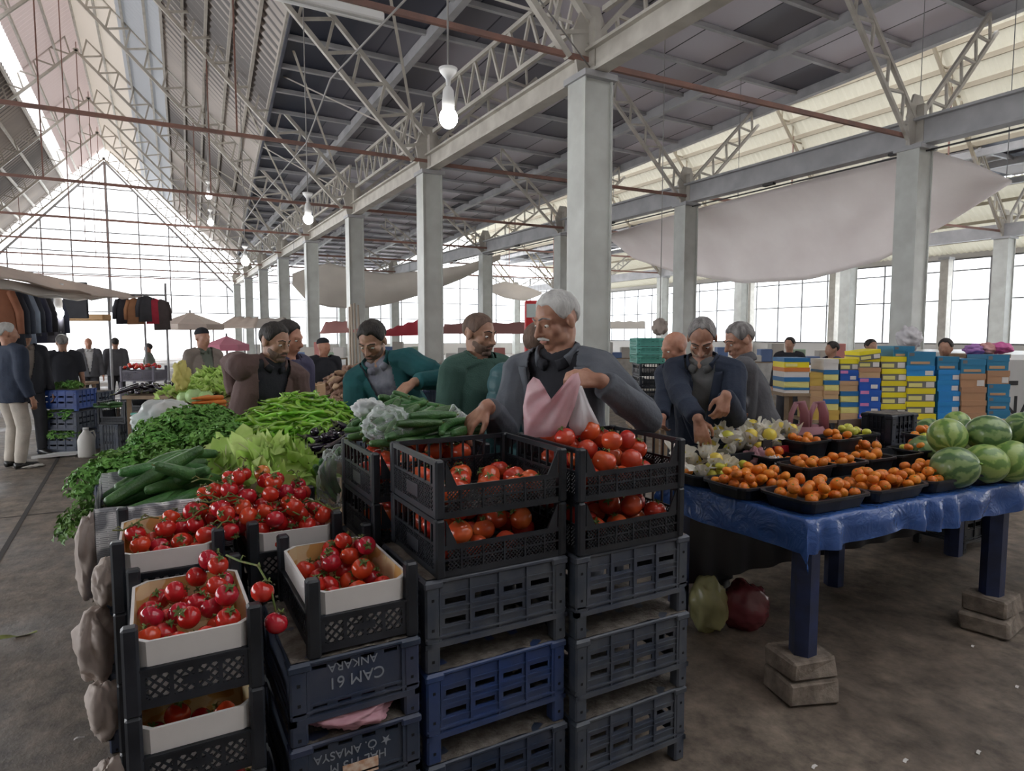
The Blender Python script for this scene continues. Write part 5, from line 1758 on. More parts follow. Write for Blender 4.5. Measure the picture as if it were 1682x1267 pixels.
cols = [  # px from, px to, bottom, [(lid, body, height px, extra)] from below, name
    (1288, 1330, 646, [('B', 'W', 9, None), ('B', 'L', 17, 'panel'), ('O', 'W', 16, None), ('B', 'Y', 16, 'panel')], 'first stack, beside the grey jacket'),
    (1330, 1353, 690, [('K', 'K', 19, None), ('T', 'T', 19, None), ('T', 'T', 18, None), ('K', 'K', 22, None)], 'narrow tan stack'),
    (1353, 1378, 690, [('K', 'K', 16, None), ('B', 'L', 18, 'panel'), ('T', 'T', 14, None), ('B', 'L', 17, 'panel'), ('B', 'L', 17, 'panel'), ('W', 'W', 18, None)], 'third stack'),
    (1379, 1410, 692, [('T', 'T', 13, None), ('B', 'L', 18, 'panel'), ('B', 'L', 18, 'panel'), ('T', 'T', 17, None), ('R', 'R', 18, 'pink'), ('Y', 'G', 18, 'both')], 'fourth stack'),
    (1411, 1446, 697, [('R', 'R', 17, 'pink'), ('R', 'R', 19, 'pink'), ('R', 'R', 20, 'pink'), ('R', 'R', 20, 'pink'), ('N', 'T', 17, None), ('Y', 'G', 17, 'both')], 'royal blue stack'),
    (1447, 1489, 703, [('Y', 'G', 19, 'both'), ('Y', 'G', 20, 'both'), ('Y', 'G', 19, 'both'), ('Y', 'G', 19, 'both'), ('Y', 'G', 20, 'both'), ('Y', 'G', 20, 'both')], 'first yellow-lidded stack'),
    (1490, 1536, 702, [('Y', 'G', 22, 'both'), ('Y', 'G', 20, 'both'), ('Y', 'G', 22, 'both'), ('Y', 'G', 20, 'both'), ('A', 'A', 17, 'sticker'), ('C', 'C', 23, 'big')], 'second yellow-lidded stack'),
    (1540, 1576, 702, [('A', 'A', 24, 'sticker'), ('A', 'A', 18, 'sticker'), ('A', 'A', 17, 'sticker'), ('A', 'A', 18, 'sticker'), ('A', 'A', 17, 'sticker'), ('C', 'C', 22, 'big')], 'azure stack'),
    (1578, 1619, 700, [('N', 'N', 22, None), ('N', 'N', 20, None), ('N', 'N', 22, None), ('N', 'N', 22, 'sticker'), ('C', 'C', 24, 'big')], 'brown stack'),
    (1621, 1658, 694, [('C', 'C', 20, 'big'), ('C', 'C', 22, 'big'), ('C', 'C', 21, 'big'), ('N', 'N', 22, 'sticker'), ('C', 'C', 26, 'big')], 'last stack, beside the white trailer')]
for ci, (p0, p1, pb, boxes, nm) in enumerate(cols):
    y = pb
    for k, (l, b, hh, ex) in enumerate(boxes):
        j = RR.uniform(-1.2, 1.2)
        lab = '%s shoebox, %s from the bottom of the %s' % (CN[b] if l == b else '%s-lidded %s' % (CN[l], CN[b]), ORD[k], nm)
        shoebox(p0 + j, p1 + j, y - hh + 0.15, y, l, b, lab, dd=0.02 * (ci % 2), extra=ex)
        y -= hh
shoebox(1413, 1448, 578, 593.3, 'Y', 'G', 'yellow-lidded grey shoebox lying crooked on top of the royal blue stack', tilt=0.13, extra='both', dd=-0.02)
shoebox(1467, 1502, 569, 586.8, 'C', 'C', 'teal blue shoebox on top between the two yellow-lidded stacks', extra='big', dd=0.04)
st = thing('stall_table', 'dark stall table carrying the stacks of shoeboxes', 'table')
for (p0, p1, pb, _, nm) in cols:
    a, b = at_d(p0 - 2, pb + 0.6, BD - 0.04), at_d(p1 + 2, pb + 0.6, BD - 0.04)
    t_ = MB()
    z = a.z - 0.03
    d = _F.copy(); d.z = 0; d.normalize()
    t_.prism([(0, 0), (1, 0), (1, 1), (0, 1)], lambda u, v, zz: Vector((a.x + (b.x - a.x) * u + d.x * 0.44 * v, a.y + (b.y - a.y) * u + d.y * 0.44 * v, zz)), z, z + 0.028)
    t_.build('board', M_wood, st)
    c = (a + b) / 2 + d * 0.2
    MB().box(c.x - 0.03, c.y - 0.03, 0, c.x + 0.03, c.y + 0.03, z).build('leg', M_wood, st)
# white van with black lettering beyond the boxes
M_van = mat('van_white_paint', (0.62, 0.62, 0.60), 0.3, (0.55, 0.55, 0.54), scale=1)
vn = thing('market_trailer', 'white market trailer with dark lettering beyond the last shoeboxes', 'trailer', at_d(1640, 640, 7.5) * 1.0, -YAW)
vn.location.z = 0
MB().rbox(0, 0, 0.35, 1.9, 3.0, 1.33, 0.06).build('trailer_body', M_van, vn)
for x in (0.08, 1.72):
    for y in (0.7, 2.9):
        MB().tube([(x - 0.09, y, 0.33), (x + 0.12, y, 0.33)], 0.33, 20).build('wheel', M_blk, vn)
cu = bpy.data.curves.new('lettering', 'FONT')
cu.body = 'NA'; cu.size = 0.34; cu.extrude = 0.003
cu.materials.append(mat('black_vinyl', (0.03, 0.03, 0.035), 0.5))
q = text_mesh(cu, vn)
q.location = (-0.02, -0.004, 0.62); q.rotation_euler = (pi / 2, 0, 0)
MB().box(-0.002, -0.006, 0.98, 0.05, -0.001, 1.25).box(-0.002, -0.006, 0.98, 0.22, -0.001, 1.03).build('black_stripe', MATS['black_vinyl'], vn)

# ================================================================== PEOPLE
def skin_mat(nm, c, c2):
    m = mat(nm, c, 0.5, c2, scale=28, detail=2, sss=0.08, bump=0.06, bscale=220)
    return m
SK1 = skin_mat('weathered_skin', (0.46, 0.25, 0.17), (0.36, 0.175, 0.115))
SK2 = skin_mat('tan_skin', (0.44, 0.25, 0.17), (0.36, 0.19, 0.125))
SK3 = skin_mat('ruddy_skin', (0.50, 0.25, 0.17), (0.42, 0.19, 0.12))
M_eyew = mat('eye_white', (0.70, 0.66, 0.62), 0.25)
M_iris = mat('dark_iris', (0.03, 0.018, 0.012), 0.15)
M_lip = mat('lip_skin', (0.36, 0.14, 0.11), 0.5)
def hair_mat(nm, c, c2):
    return mat(nm, c, 0.65, c2, scale=30, bump=0.7, bscale=120, stretch=(1, 1, 0.25))
H_grey = hair_mat('white_grey_hair', (0.42, 0.42, 0.41), (0.60, 0.60, 0.58))
H_salt = hair_mat('salt_pepper_hair', (0.12, 0.11, 0.11), (0.30, 0.29, 0.28))
H_dark = hair_mat('dark_hair', (0.012, 0.010, 0.009), (0.035, 0.028, 0.024))
H_brown = hair_mat('brown_stubble', (0.10, 0.062, 0.045), (0.18, 0.11, 0.08))
def cloth_mat(nm, c, c2=None, rough=0.85, bump=0.25, bscale=60, **k):
    return mat(nm, c, rough, c2 or tuple(x * 0.8 for x in c), scale=7, bump=bump, bscale=bscale, **k)
C_suit = cloth_mat('grey_suit_wool', (0.115, 0.125, 0.145), (0.085, 0.095, 0.115))
C_suit2 = cloth_mat('charcoal_suit_wool', (0.095, 0.095, 0.105), (0.07, 0.07, 0.08))
C_navy = cloth_mat('navy_wool', (0.022, 0.033, 0.060), (0.016, 0.024, 0.046))
C_blk = cloth_mat('black_cotton', (0.014, 0.015, 0.022))
C_grsh = cloth_mat('grey_shirt_cotton', (0.14, 0.14, 0.14))
C_teal = cloth_mat('teal_jacket_fabric', (0.010, 0.105, 0.115), (0.008, 0.075, 0.085))
C_dgr = cloth_mat('dark_green_knit', (0.045, 0.105, 0.085), (0.035, 0.085, 0.07), bump=0.4, bscale=150)
C_brn = cloth_mat('brown_jacket_fabric', (0.125, 0.075, 0.068), (0.10, 0.06, 0.055))
C_pur = cloth_mat('purple_jacket_fabric', (0.060, 0.055, 0.105))
C_puff = cloth_mat('teal_quilted_fabric', (0.035, 0.11, 0.125), (0.028, 0.09, 0.10), rough=0.55)
C_pat = cloth_mat('speckled_shirt', (0.035, 0.035, 0.06), (0.30, 0.30, 0.36), bump=0.0, )
C_cream = cloth_mat('cream_trousers', (0.50, 0.45, 0.39))
C_jean = cloth_mat('blue_jeans', (0.13, 0.19, 0.29))
C_dk = cloth_mat('dark_trousers', (0.03, 0.03, 0.036))
C_beige = cloth_mat('beige_jacket_fabric', (0.24, 0.20, 0.175))
C_wht = cloth_mat('white_shirt_cotton', (0.60, 0.60, 0.60))
C_grn2 = cloth_mat('olive_grey_fabric', (0.14, 0.16, 0.13))
C_shoe = mat('black_shoe_leather', (0.015, 0.014, 0.014), 0.4)

def blob(mb, voxel, name, m, parent, smooth=3, wr=0.0, wf=9.0, cut=None, thick=0.0, seed=0.0, shape=None):
    """melt overlapping solids into one continuous skin"""
    me = mb.mesh('melt', None)
    o = bpy.data.objects.new('melt', me)
    COL.objects.link(o)
    r = o.modifiers.new('r', 'REMESH')
    r.mode = 'VOXEL'
    r.voxel_size = voxel
    s = o.modifiers.new('s', 'SMOOTH')
    s.factor = 0.5
    s.iterations = smooth
    dg = bpy.context.evaluated_depsgraph_get()
    dg.update()
    out = bpy.data.meshes.new_from_object(o.evaluated_get(dg))
    bpy.data.objects.remove(o)
    bpy.data.meshes.remove(me)
    out.name = name
    if wr or shape:
        off = Vector((seed, seed * 1.3, seed * 0.7))
        nrm = [v.normal.copy() for v in out.vertices]
        for v, n in zip(out.vertices, nrm):
            p = v.co
            if wr:
                k = noise.noise(Vector((p.x * wf, p.y * wf, p.z * wf * 0.75)) + off)
                k = 1 - 2.2 * abs(k)
                v.co = p + n * (wr * (0.7 * k - 0.2))
            if shape:
                v.co = shape(v.co, n)
    if cut:
        import bmesh
        bm = bmesh.new()
        bm.from_mesh(out)
        kill = [f for f in bm.faces if cut(f.calc_center_median())]
        bmesh.ops.delete(bm, geom=kill, context='FACES')
        bm.to_mesh(out)
        bm.free()
    out.materials.clear()
    out.materials.append(m)
    out.polygons.foreach_set('use_smooth', [True] * len(out.polygons))
    q = obj(name, out, parent)
    if thick:
        sd = q.modifiers.new('thickness', 'SOLIDIFY')
        sd.thickness = thick
        sd.offset = -1
    return q
def ik(a, c, l1, l2, pole):
    a, c = Vector(a), Vector(c)
    d = c - a
    L = min(d.length, (l1 + l2) * 0.995)
    d.normalize()
    x = (l1 * l1 - l2 * l2 + L * L) / (2 * L)
    hgt = sqrt(max(0, l1 * l1 - x * x))
    pole = Vector(pole)
    pole = (pole - d * pole.dot(d)).normalized()
    return a + d * x + pole * hgt, a + d * L
def add_hand(mb, w, d, n, side, curl=0.5, spread=0.10, s=1.0, thumb=0.5, curls=None):
    """palm and five fingers; w wrist, d along the hand, n out of the back of the hand, side = +1 when the thumb lies along d x n"""
    d = Vector(d).normalized()
    n = Vector(n)
    n = (n - d * n.dot(d)).normalized()
    t = d.cross(n).normalized() * side
    L = 0.092 * s
    mb.capsule([w - d * 0.02 * s, w + d * 0.03 * s], [(0.027 * s, 0.019 * s)] * 2, 10, ends=(.3, .3), up=n)
    fl = (0.072, 0.080, 0.075, 0.058)
    for i in range(4):
        off = (1.5 - i)
        k0 = w + d * 0.012 * s + t * off * 0.011 * s
        k1 = w + d * (L - 0.006 * abs(off - 0.5) * s) + t * off * 0.0205 * s + n * 0.002 * s
        mb.capsule([k0, k1], [0.0145 * s, 0.0115 * s], 8)
        c = curls[i] if curls else curl * (0.9 + 0.12 * i)
        p, ang = k1, 0.15
        P = [p]
        R = [0.0102 * s]
        dirt = (d + t * spread * off).normalized()
        for j, f in enumerate((0.45, 0.32, 0.23)):
            ang += c * (0.75, 1.0, 0.7)[j]
            q = dirt * cos(ang) - n * sin(ang)
            p = p + q * fl[i] * f * s * 1.05
            P.append(p)
            R.append((0.0094, 0.0084, 0.0072)[j] * s)
        mb.capsule(P, R, 8)
    b = w + d * 0.022 * s + t * 0.020 * s - n * 0.006 * s
    e1 = b + (d * 0.55 + t * 0.75 - n * 0.25 * thumb).normalized() * 0.040 * s
    e2 = e1 + (d * 0.85 + t * (0.45 - 0.5 * thumb) - n * 0.6 * thumb).normalized() * 0.032 * s
    e3 = e2 + (d * 0.85 + t * (0.25 - 0.8 * thumb) - n * 0.8 * thumb).normalized() * 0.025 * s
    mb.capsule([b, e1, e2, e3], [0.016 * s, 0.0125 * s, 0.0105 * s, 0.0085 * s], 8)
    return t
def head_frame(look, roll=0.0):
    f = Vector(look).normalized()
    u = Vector((0, 0, 1))
    r = f.cross(u).normalized()
    u = r.cross(f)
    M = Matrix((r, f, u)).transposed()
    if roll:
        M = M @ Matrix.Rotation(roll, 3, 'Y')
    return M
def head_shell(c, M, s, lowest, off, name, m, parent, jag=0.004, seed=0, cc=(0, -0.012, 0.030), rr=(0.076, 0.098, 0.088), thick=0.01):
    """hair or cap lying on the skull; lowest(azimuth) is how far down it comes, azimuth 0 at the brow"""
    mb = MB()
    def fn(a, b):
        az = 2 * pi * a
        lo = lowest(az)
        el = pi / 2 + (lo - pi / 2) * b
        k = off + jag * noise.noise(Vector((cos(az) * 4 + seed, sin(az) * 4, el * 5)))
        k = k * (1 - b ** 5) + 0.0012
        if b > 0.98:
            k = -0.004
        p = Vector(((rr[0] + k) * cos(el) * sin(az) + cc[0], (rr[1] + k) * cos(el) * cos(az) + cc[1], (rr[2] + k) * sin(el) + cc[2])) * s
        return c + M @ p
    mb.grid(fn, 40, 18)
    return mb.build(name, m, parent)
def person(label, head, look, face, lean, skin, hair, top, trousers, rh=None, lh=None, voxel=0.012, lean_dir=None, group=None,
           hair_style='short', shirt=None, vneck=None, beard=None, moust=None, rpole=None, lpole=None, rcurl=0.5, lcurl=0.5, rdir=None, ldir=None, rn=None, ln=None,
           arm_fat=1.0, hem=0.47, collar=None, wr=0.010, brows=None, cap=None, twist=0.0, roll=0.0, width=1.0, short_sleeve=False, quilt=False, lapel=None, seated=False, headscale=1.0, rthumb=0.5, lthumb=0.5):
    """head, look, face: world vectors; lean in radians along lean_dir (the facing if not given)"""
    head = Vector(head)
    f = Vector((face[0], face[1], 0)).normalized()
    r = Vector((f.y, -f.x, 0))
    ld = Vector((lean_dir[0], lean_dir[1], 0)).normalized() if lean_dir else f
    up = (Vector((0, 0, 1)) * cos(lean) + ld * sin(lean)).normalized()
    base = 0.51 if not seated else 0.28
    H = head.z / (base + 0.30 * cos(lean) + 0.096)
    H = H if not seated else 1.65
    hs = H / 1.72 * headscale
    neck = head - up * 0.050 * H - Vector((0, 0, 1)) * 0.048 * H
    pel = neck - up * 0.30 * H
    fw = (f - up * f.dot(up)).normalized()
    rt = fw.cross(up).normalized()
    if rt.dot(r) < 0:
        rt = -rt
    root = thing('person', label, 'person', (pel.x, pel.y, 0), 0, group)
    org = Vector((pel.x, pel.y, 0))
    W = lambda p: p - org
    sp = lambda t, a=0.0, b=0.0: W(pel + up * (t * 0.30 * H) + rt * a * H * width + fw * b * H)
    shr, shl = sp(0.935, 0.102), sp(0.935, -0.102)
    arms = []
    for sgn, sh, tgt, pole in ((1, shr, rh, rpole), (-1, shl, lh, lpole)):
        if tgt is None:
            tg = sh + Vector((0, 0, -0.315 * H)) + rt * sgn * 0.045 * H + f * 0.03 * H
            po = -f
        else:
            tg = W(Vector(tgt))
            po = Vector(pole) if pole else (Vector((0, 0, -1)) + rt * sgn * 0.7 - f * 0.4)
        el, wr_ = ik(sh, tg, 0.172 * H, 0.152 * H, po)
        arms.append((sh, el, wr_))
    hips = [W(pel + r * s * 0.052 * H) for s in (1, -1)]
    legs = []
    for s, hp in zip((1, -1), hips):
        if seated:
            kn = hp + f * 0.24 * H + r * s * 0.02 * H
            an = Vector((kn.x, kn.y, 0.045 * H))
        else:
            an = Vector((hp.x + r.x * s * 0.02 * H - f.x * 0.015 * H * s, hp.y + r.y * s * 0.02 * H - f.y * 0.015 * H * s, 0.045 * H)) - Vector((ld.x, ld.y, 0)) * 0.0
            kn, an2 = ik(hp, an, 0.235 * H, 0.235 * H, f)
        legs.append((hp, kn, an))
    hd = W(head)
    M = head_frame(look, roll)
    T = lambda x, y, z: hd + M @ (Vector((x, y, z)) * hs)
    # ---- the body, one skin
    b = MB()
    e = lambda c, rad: b.ell(T(*c), tuple(x * hs for x in rad), 16, 12, M)
    e((0, -0.012, 0.030), (0.076, 0.098, 0.088))
    e((0, 0.026, -0.034), (0.060, 0.064, 0.080))
    e((0, 0.060, -0.092), (0.027, 0.022, 0.019))
    for s in (1, -1):
        e((s * 0.040, 0.048, -0.028), (0.024, 0.028, 0.026))
        e((s * 0.044, 0.020, -0.066), (0.018, 0.035, 0.026))
        e((s * 0.079, -0.012, -0.008), (0.009, 0.020, 0.031))
        e((s * 0.012, 0.098, -0.038), (0.0085, 0.011, 0.008))
        b.capsule([T(s * 0.014, 0.092, 0.022), T(s * 0.034, 0.086, 0.027), T(s * 0.050, 0.070, 0.020)], [0.008 * hs] * 3, 8)
        b.capsule([T(s * 0.018, 0.084, 0.006), T(s * 0.032, 0.083, 0.010), T(s * 0.046, 0.073, 0.005)], [0.006 * hs] * 3, 8)
        b.capsule([T(s * 0.022, 0.082, -0.010), T(s * 0.034, 0.078, -0.012), T(s * 0.044, 0.070, -0.009)], [0.006 * hs] * 3, 8)
    b.capsule([T(0, 0.088, 0.014), T(0, 0.104, -0.016), T(0, 0.114, -0.034)], [0.009 * hs, 0.011 * hs, 0.012 * hs], 10)
    b.capsule([T(-0.022, 0.083, -0.061), T(0, 0.092, -0.058), T(0.022, 0.083, -0.061)], 0.0062 * hs, 8)
    b.capsule([T(-0.018, 0.082, -0.072), T(0, 0.090, -0.073), T(0.018, 0.082, -0.072)], 0.0066 * hs, 8)
    b.capsule([T(0, -0.022, -0.05), sp(1.02, 0, 0.0), sp(0.86)], [0.056 * hs, 0.058 * hs, 0.070 * hs], 14)
    b.tube([sp(-0.05), sp(0.3), sp(0.7), sp(0.93), sp(1.0)], [(0.078 * H, 0.056 * H), (0.068 * H, 0.044 * H), (0.076 * H, 0.046 * H), (0.075 * H, 0.034 * H), (0.04 * H, 0.03 * H)], 14, up=fw)
    for (sh, el, wp) in arms:
        b.capsule([sh, el, wp], [0.030 * H, 0.025 * H, 0.0165 * H], 10)
    for (hp, kn, an) in legs:
        b.capsule([hp, kn, an], [0.045 * H, 0.032 * H, 0.022 * H], 10)
    hand_s = H / 1.72 * 1.0
    for i, (sh, el, wp) in enumerate(arms):
        sgn = 1 if i == 0 else -1
        dd = (rdir if i == 0 else ldir)
        dd = Vector(dd) if dd else (wp - el).normalized() + Vector((0, 0, -0.25))
        nn = (rn if i == 0 else ln)
        nn = Vector(nn) if nn else rt * sgn + Vector((0, 0, 0.2))
        # thumb side: forward for a hanging hand
        tt = Vector(dd).cross(nn)
        want = f if not (rh if i == 0 else lh) else (Vector((0, 0, 0.6)) - rt * sgn + f * 0.3)
        add_hand(b, wp, dd, nn, 1 if tt.dot(want) > 0 else -1, rcurl if i == 0 else lcurl, 0.11, hand_s, rthumb if i == 0 else lthumb)
    blob(b, voxel if voxel > 0.008 else 0.0052, 'body', skin, root, 5)
    # ---- eyes, brows, mouth
    if voxel < 0.011:
        for s in (1, -1):
            mb = MB().ell(T(s * 0.032, 0.0755, -0.001), tuple(x * hs for x in (0.0135, 0.0115, 0.0095)), 12, 8, M)
            ey = mb.build('eye', M_eyew, root)
            MB().ell(T(s * 0.031, 0.0835, -0.003), tuple(x * hs for x in (0.0058, 0.0040, 0.0055)), 10, 6, M).build('iris', M_iris, ey)
        mb = MB()
        mb.capsule([T(-0.021, 0.0875, -0.0665), T(0, 0.0965, -0.0660), T(0.021, 0.0875, -0.0665)], 0.0036 * hs, 8)
        mb.build('lips', M_lip, root)
    if brows and voxel < 0.02:
        for s in (1, -1):
            MB().capsule([T(s * 0.014, 0.098, 0.026), T(s * 0.034, 0.092, 0.033), T(s * 0.052, 0.074, 0.024)], [(0.0022 * hs, 0.0036 * hs)] * 3, 6).build('eyebrow', brows, root)
    if moust:
        MB().capsule([T(-0.030, 0.082, -0.060), T(-0.012, 0.099, -0.050), T(0.012, 0.099, -0.050), T(0.030, 0.082, -0.060)], [0.004 * hs, 0.0065 * hs, 0.0065 * hs, 0.004 * hs], 8).build('moustache', moust, root)
    if beard:
        mb = MB()
        def fb(a, q):
            az = (a - 0.5) * 2 * radians(112)
            el = radians(-88) + radians(76 + 16 * min(1, abs(az) / 1.6) ** 2) * q
            k = 0.0030 + 0.0015 * noise.noise(Vector((az * 9, el * 9, 1)))
            if q > 0.97:
                k = -0.002
            return T((0.062 + k) * cos(el) * sin(az), 0.030 + (0.066 + k) * cos(el) * cos(az), -0.036 + (0.082 + k) * sin(el) - 0.006)
        mb.grid(fb, 30, 12)
        mb.capsule([T(-0.020, 0.070, -0.100), T(0, 0.083, -0.098), T(0.020, 0.070, -0.100)], 0.017 * hs, 10)
        mb.build('beard', beard, root)
    # ---- hair
    if hair:
        D = radians
        def low(az):
            c, s_ = cos(az), abs(sin(az))
            front = {'short': 34, 'receding': 56, 'fringe': 22, 'buzz': 32}.get(hair_style, 34)
            if c > 0:
                k = min(1, (s_ / 0.93)) ** 5
                return D(front + 3 * sin(az * 7)) * (1 - k) + D(-16) * k
            k = min(1, (-c) * 4)
            q = min(1, max(0, (-c - 0.25) * 2))
            return (D(-16) * (1 - k) + D(6) * k) * (1 - q) + D(-42) * q
        head_shell(hd, M, hs, low, {'buzz': 0.004, 'receding': 0.006, 'crop': 0.007}.get(hair_style, 0.012), 'hair', hair, root, 0.004 if hair_style != 'buzz' else 0.0015)
    if cap:
        head_shell(hd, M, hs, lambda az: radians(20) - radians(18) * (1 - cos(az)) * 0.5, 0.014, 'cap', cap, root, 0.003)
    # ---- clothes
    inv = lambda p: ((p + org - pel).dot(up) / (0.30 * H), (p + org - pel).dot(rt) / H, (p + org - pel).dot(fw) / H)
    def torso_volume(g, low_t):
        m_ = MB()
        m_.tube([sp(low_t), sp(0.0), sp(0.35, 0, 0.004), sp(0.68, 0, 0.006), sp(0.88), sp(0.98), sp(1.07)],
                [((0.112 + g) * H * width, (0.082 + g) * H), ((0.108 + g) * H * width, (0.082 + g) * H), ((0.102 + g) * H * width, (0.078 + g) * H), ((0.108 + g) * H * width, (0.080 + g) * H), ((0.104 + g) * H * width, (0.060 + g) * H), ((0.070 + g) * H, (0.046 + g) * H), ((0.040 + g) * H, (0.038 + g) * H)], 20, up=fw)
        for sh in (shr, shl):
            m_.ell(sh - up * 0.006 * H, (0.044 + g) * H, 12, 8)
            m_.capsule([sp(1.03), sh + up * 0.006 * H], [(0.042 + g) * H, (0.040 + g) * H], 10)
        return m_
    low_t = -(0.51 - hem) / 0.30
    if shirt:
        m_ = torso_volume(-0.009, -0.06)
        blob(m_, max(0.012, voxel), 'shirt', shirt, root, 4, wr * 0.5, 8)
        mb = MB()
        P = [W(neck) + (up * 0.020 * H) + (rt * cos(a) * 0.045 + fw * (sin(a) * 0.043 + 0.002)) * H * 1.0 - up * 0.020 * H * max(0, sin(a)) for a in [2 * pi * i / 20 + pi / 2 for i in range(1, 20)]]
        mb.tube(P, [(0.007 * H, 0.014 * H)] * len(P), 8, up=up)
        mb.build('shirt_collar', shirt, root)
    m_ = torso_volume(0.0, low_t)
    for i, (sh, el, wp) in enumerate(arms):
        we = el.lerp(wp, 0.90)
        if short_sleeve:
            we = sh.lerp(el, 0.85)
            m_.capsule([sh, we], [0.046 * H * arm_fat, 0.042 * H * arm_fat], 12, ends=(0.5, 0.1))
        else:
            m_.capsule([sh, sh.lerp(el, 0.55), el, we], [0.044 * H * arm_fat, 0.039 * H * arm_fat, 0.036 * H * arm_fat, 0.028 * H * arm_fat], 12, ends=(0.6, 0.15))
    def near_arm(p):
        for sh, el, wp in arms:
            for q0, q1 in ((sh.lerp(el, 0.35), el), (el, wp)):
                d_ = q1 - q0
                t_ = max(0, min(1, (p - q0).dot(d_) / d_.length_squared))
                if (p - q0 - d_ * t_).length < 0.050 * H * arm_fat:
                    return True
        return False
    def cutter(p):
        t, a, fwd = inv(p)
        if vneck and 0.0 < fwd and t > vneck[0] and not near_arm(p):
            wd = vneck[1] * min(1.0, (t - vneck[0]) / (0.98 - vneck[0])) ** 0.8
            if abs(a - (vneck[2] if len(vneck) > 2 else 0)) < wd and fwd > 0.02:
                return True
        return t > 1.06 and sqrt(a * a + fwd * fwd) < 0.060
    shp = None
    if quilt:
        def shp(p, n):
            t = inv(p)[0]
            return p + n * (0.014 * (abs(sin(t * 17.0)) ** 0.6 - 0.6))
    o_ = blob(m_, min(voxel * 1.0, 0.013) if voxel < 0.02 else voxel, 'jacket' if (shirt or vneck) else 'upper_garment', top, root, 4, wr, 7.5, cutter, 0.006, seed=head.x * 3, shape=shp)
    if lapel:
        for s in (1, -1):
            mb = MB()
            v0, v1 = vneck[0], 1.0
            def fl(a, q):
                t = v0 + (v1 - v0) * a
                wd = vneck[1] * min(1.0, (t - v0) / (0.98 - v0)) ** 0.8
                lw = 0.034 * sin(pi * min(1, a * 0.72 + 0.06)) ** 0.8 * (1.15 if 0.62 < a < 0.74 else 1)
                lat = wd + lw * q
                dep = sqrt(max(0.0, 1 - (lat / (0.118 * width)) ** 2)) * (0.086 if t < 0.7 else 0.086 - (t - 0.7) * 0.115) + 0.006 + 0.004 * sin(pi * q)
                return sp(t, s * lat / width, dep)
            mb.grid(fl, 24, 5)
            o2 = mb.build('lapel', lapel, root)
            o2.modifiers.new('thickness', 'SOLIDIFY').thickness = 0.005
    if collar:
        mb = MB()
        P = [W(neck) + up * 0.024 * H + (rt * cos(a) * 0.052 + fw * (sin(a) * 0.048 - 0.004)) * H - up * 0.028 * H * max(0, sin(a)) for a in [2 * pi * i / 24 + pi / 2 for i in range(3, 22)]]
        mb.tube(P, [(0.007 * H, 0.020 * H)] * len(P), 8, up=up)
        mb.build('collar', collar, root)
    m_ = MB()
    m_.tube([W(pel + Vector((0, 0, 0.055 * H))), W(pel), W(pel - Vector((0, 0, 0.045 * H)))], [(0.094 * H, 0.070 * H), (0.100 * H, 0.076 * H), (0.090 * H, 0.070 * H)], 16, up=f)
    for (hp, kn, an) in legs:
        m_.capsule([hp, kn, Vector((an.x, an.y, max(0.035, an.z - 0.01 * H))).lerp(kn, 0.02)], [0.056 * H, 0.043 * H, 0.035 * H], 12, ends=(0.5, 0.1))
    blob(m_, max(voxel, 0.014), 'trousers', trousers, root, 3, 0.006, 8)
    for s, (hp, kn, an) in zip((1, -1), legs):
        mb = MB()
        c = Vector((an.x, an.y, 0))
        F_ = (f + r * s * 0.15).normalized()
        mb.tube([c - F_ * 0.055 + Vector((0, 0, 0.040)), c + F_ * 0.02 + Vector((0, 0, 0.045)), c + F_ * 0.10 + Vector((0, 0, 0.034)), c + F_ * 0.17 + Vector((0, 0, 0.028)), c + F_ * 0.20 + Vector((0, 0, 0.024))],
                [(0.030, 0.038), (0.042, 0.044), (0.045, 0.033), (0.038, 0.027), (0.016, 0.015)], 12)
        mb.ell(c + Vector((0, 0, 0.07)), (0.042, 0.042, 0.035), 10, 6)
        mb.build('shoe', C_shoe, root)
    return root
TOCAM = lambda p: Vector((-p.x, -p.y, 0)).normalized()
Rt = Vector((_R.x, _R.y, 0))
FLT = -Rt
def seen(px, py, d):
    return at_d(px, py, d)

# the white-haired man choosing cucumbers
hp = seen(914, 527, 2.72)
OLD_L = seen(985, 625, 2.36)
OLD_R = seen(800, 668, 2.46)
person('white-haired man in a grey suit jacket reaching for cucumbers, pink bags in his other hand', hp, FLT * 0.86 + TOCAM(hp) * 0.62 + Vector((0, 0, -0.30)), FLT * 0.45 + TOCAM(hp) * 0.95, 0.20, SK1, H_grey, C_suit, C_suit,
       rh=OLD_R, lh=OLD_L, voxel=0.0055, lean_dir=FLT * 0.5 + TOCAM(hp) * 0.8, hair_style='crop', shirt=C_blk, vneck=(0.30, 0.062), moust=hair_mat('white_moustache', (0.50, 0.49, 0.47), (0.62, 0.61, 0.6)), brows=H_salt,
       lapel=C_suit, collar=C_suit, rdir=FLT * 0.75 + Vector((0, 0, -0.75)) + TOCAM(hp) * 0.1, rn=Vector((0, 0, 0.7)) + FLT * 0.5 + TOCAM(hp) * 0.5, rcurl=0.45, ldir=FLT * 1.0 + Vector((0, 0, 0.06)), ln=TOCAM(hp) * 0.75 + Vector((0, 0, 0.65)), lcurl=0.85,
       lpole=Rt * 0.8 + Vector((0, 0, -0.7)), rpole=Vector((0, 0, -1)) - TOCAM(hp) * 0.3, hem=0.44, wr=0.012, rthumb=0.6, lthumb=0.8, headscale=0.98)
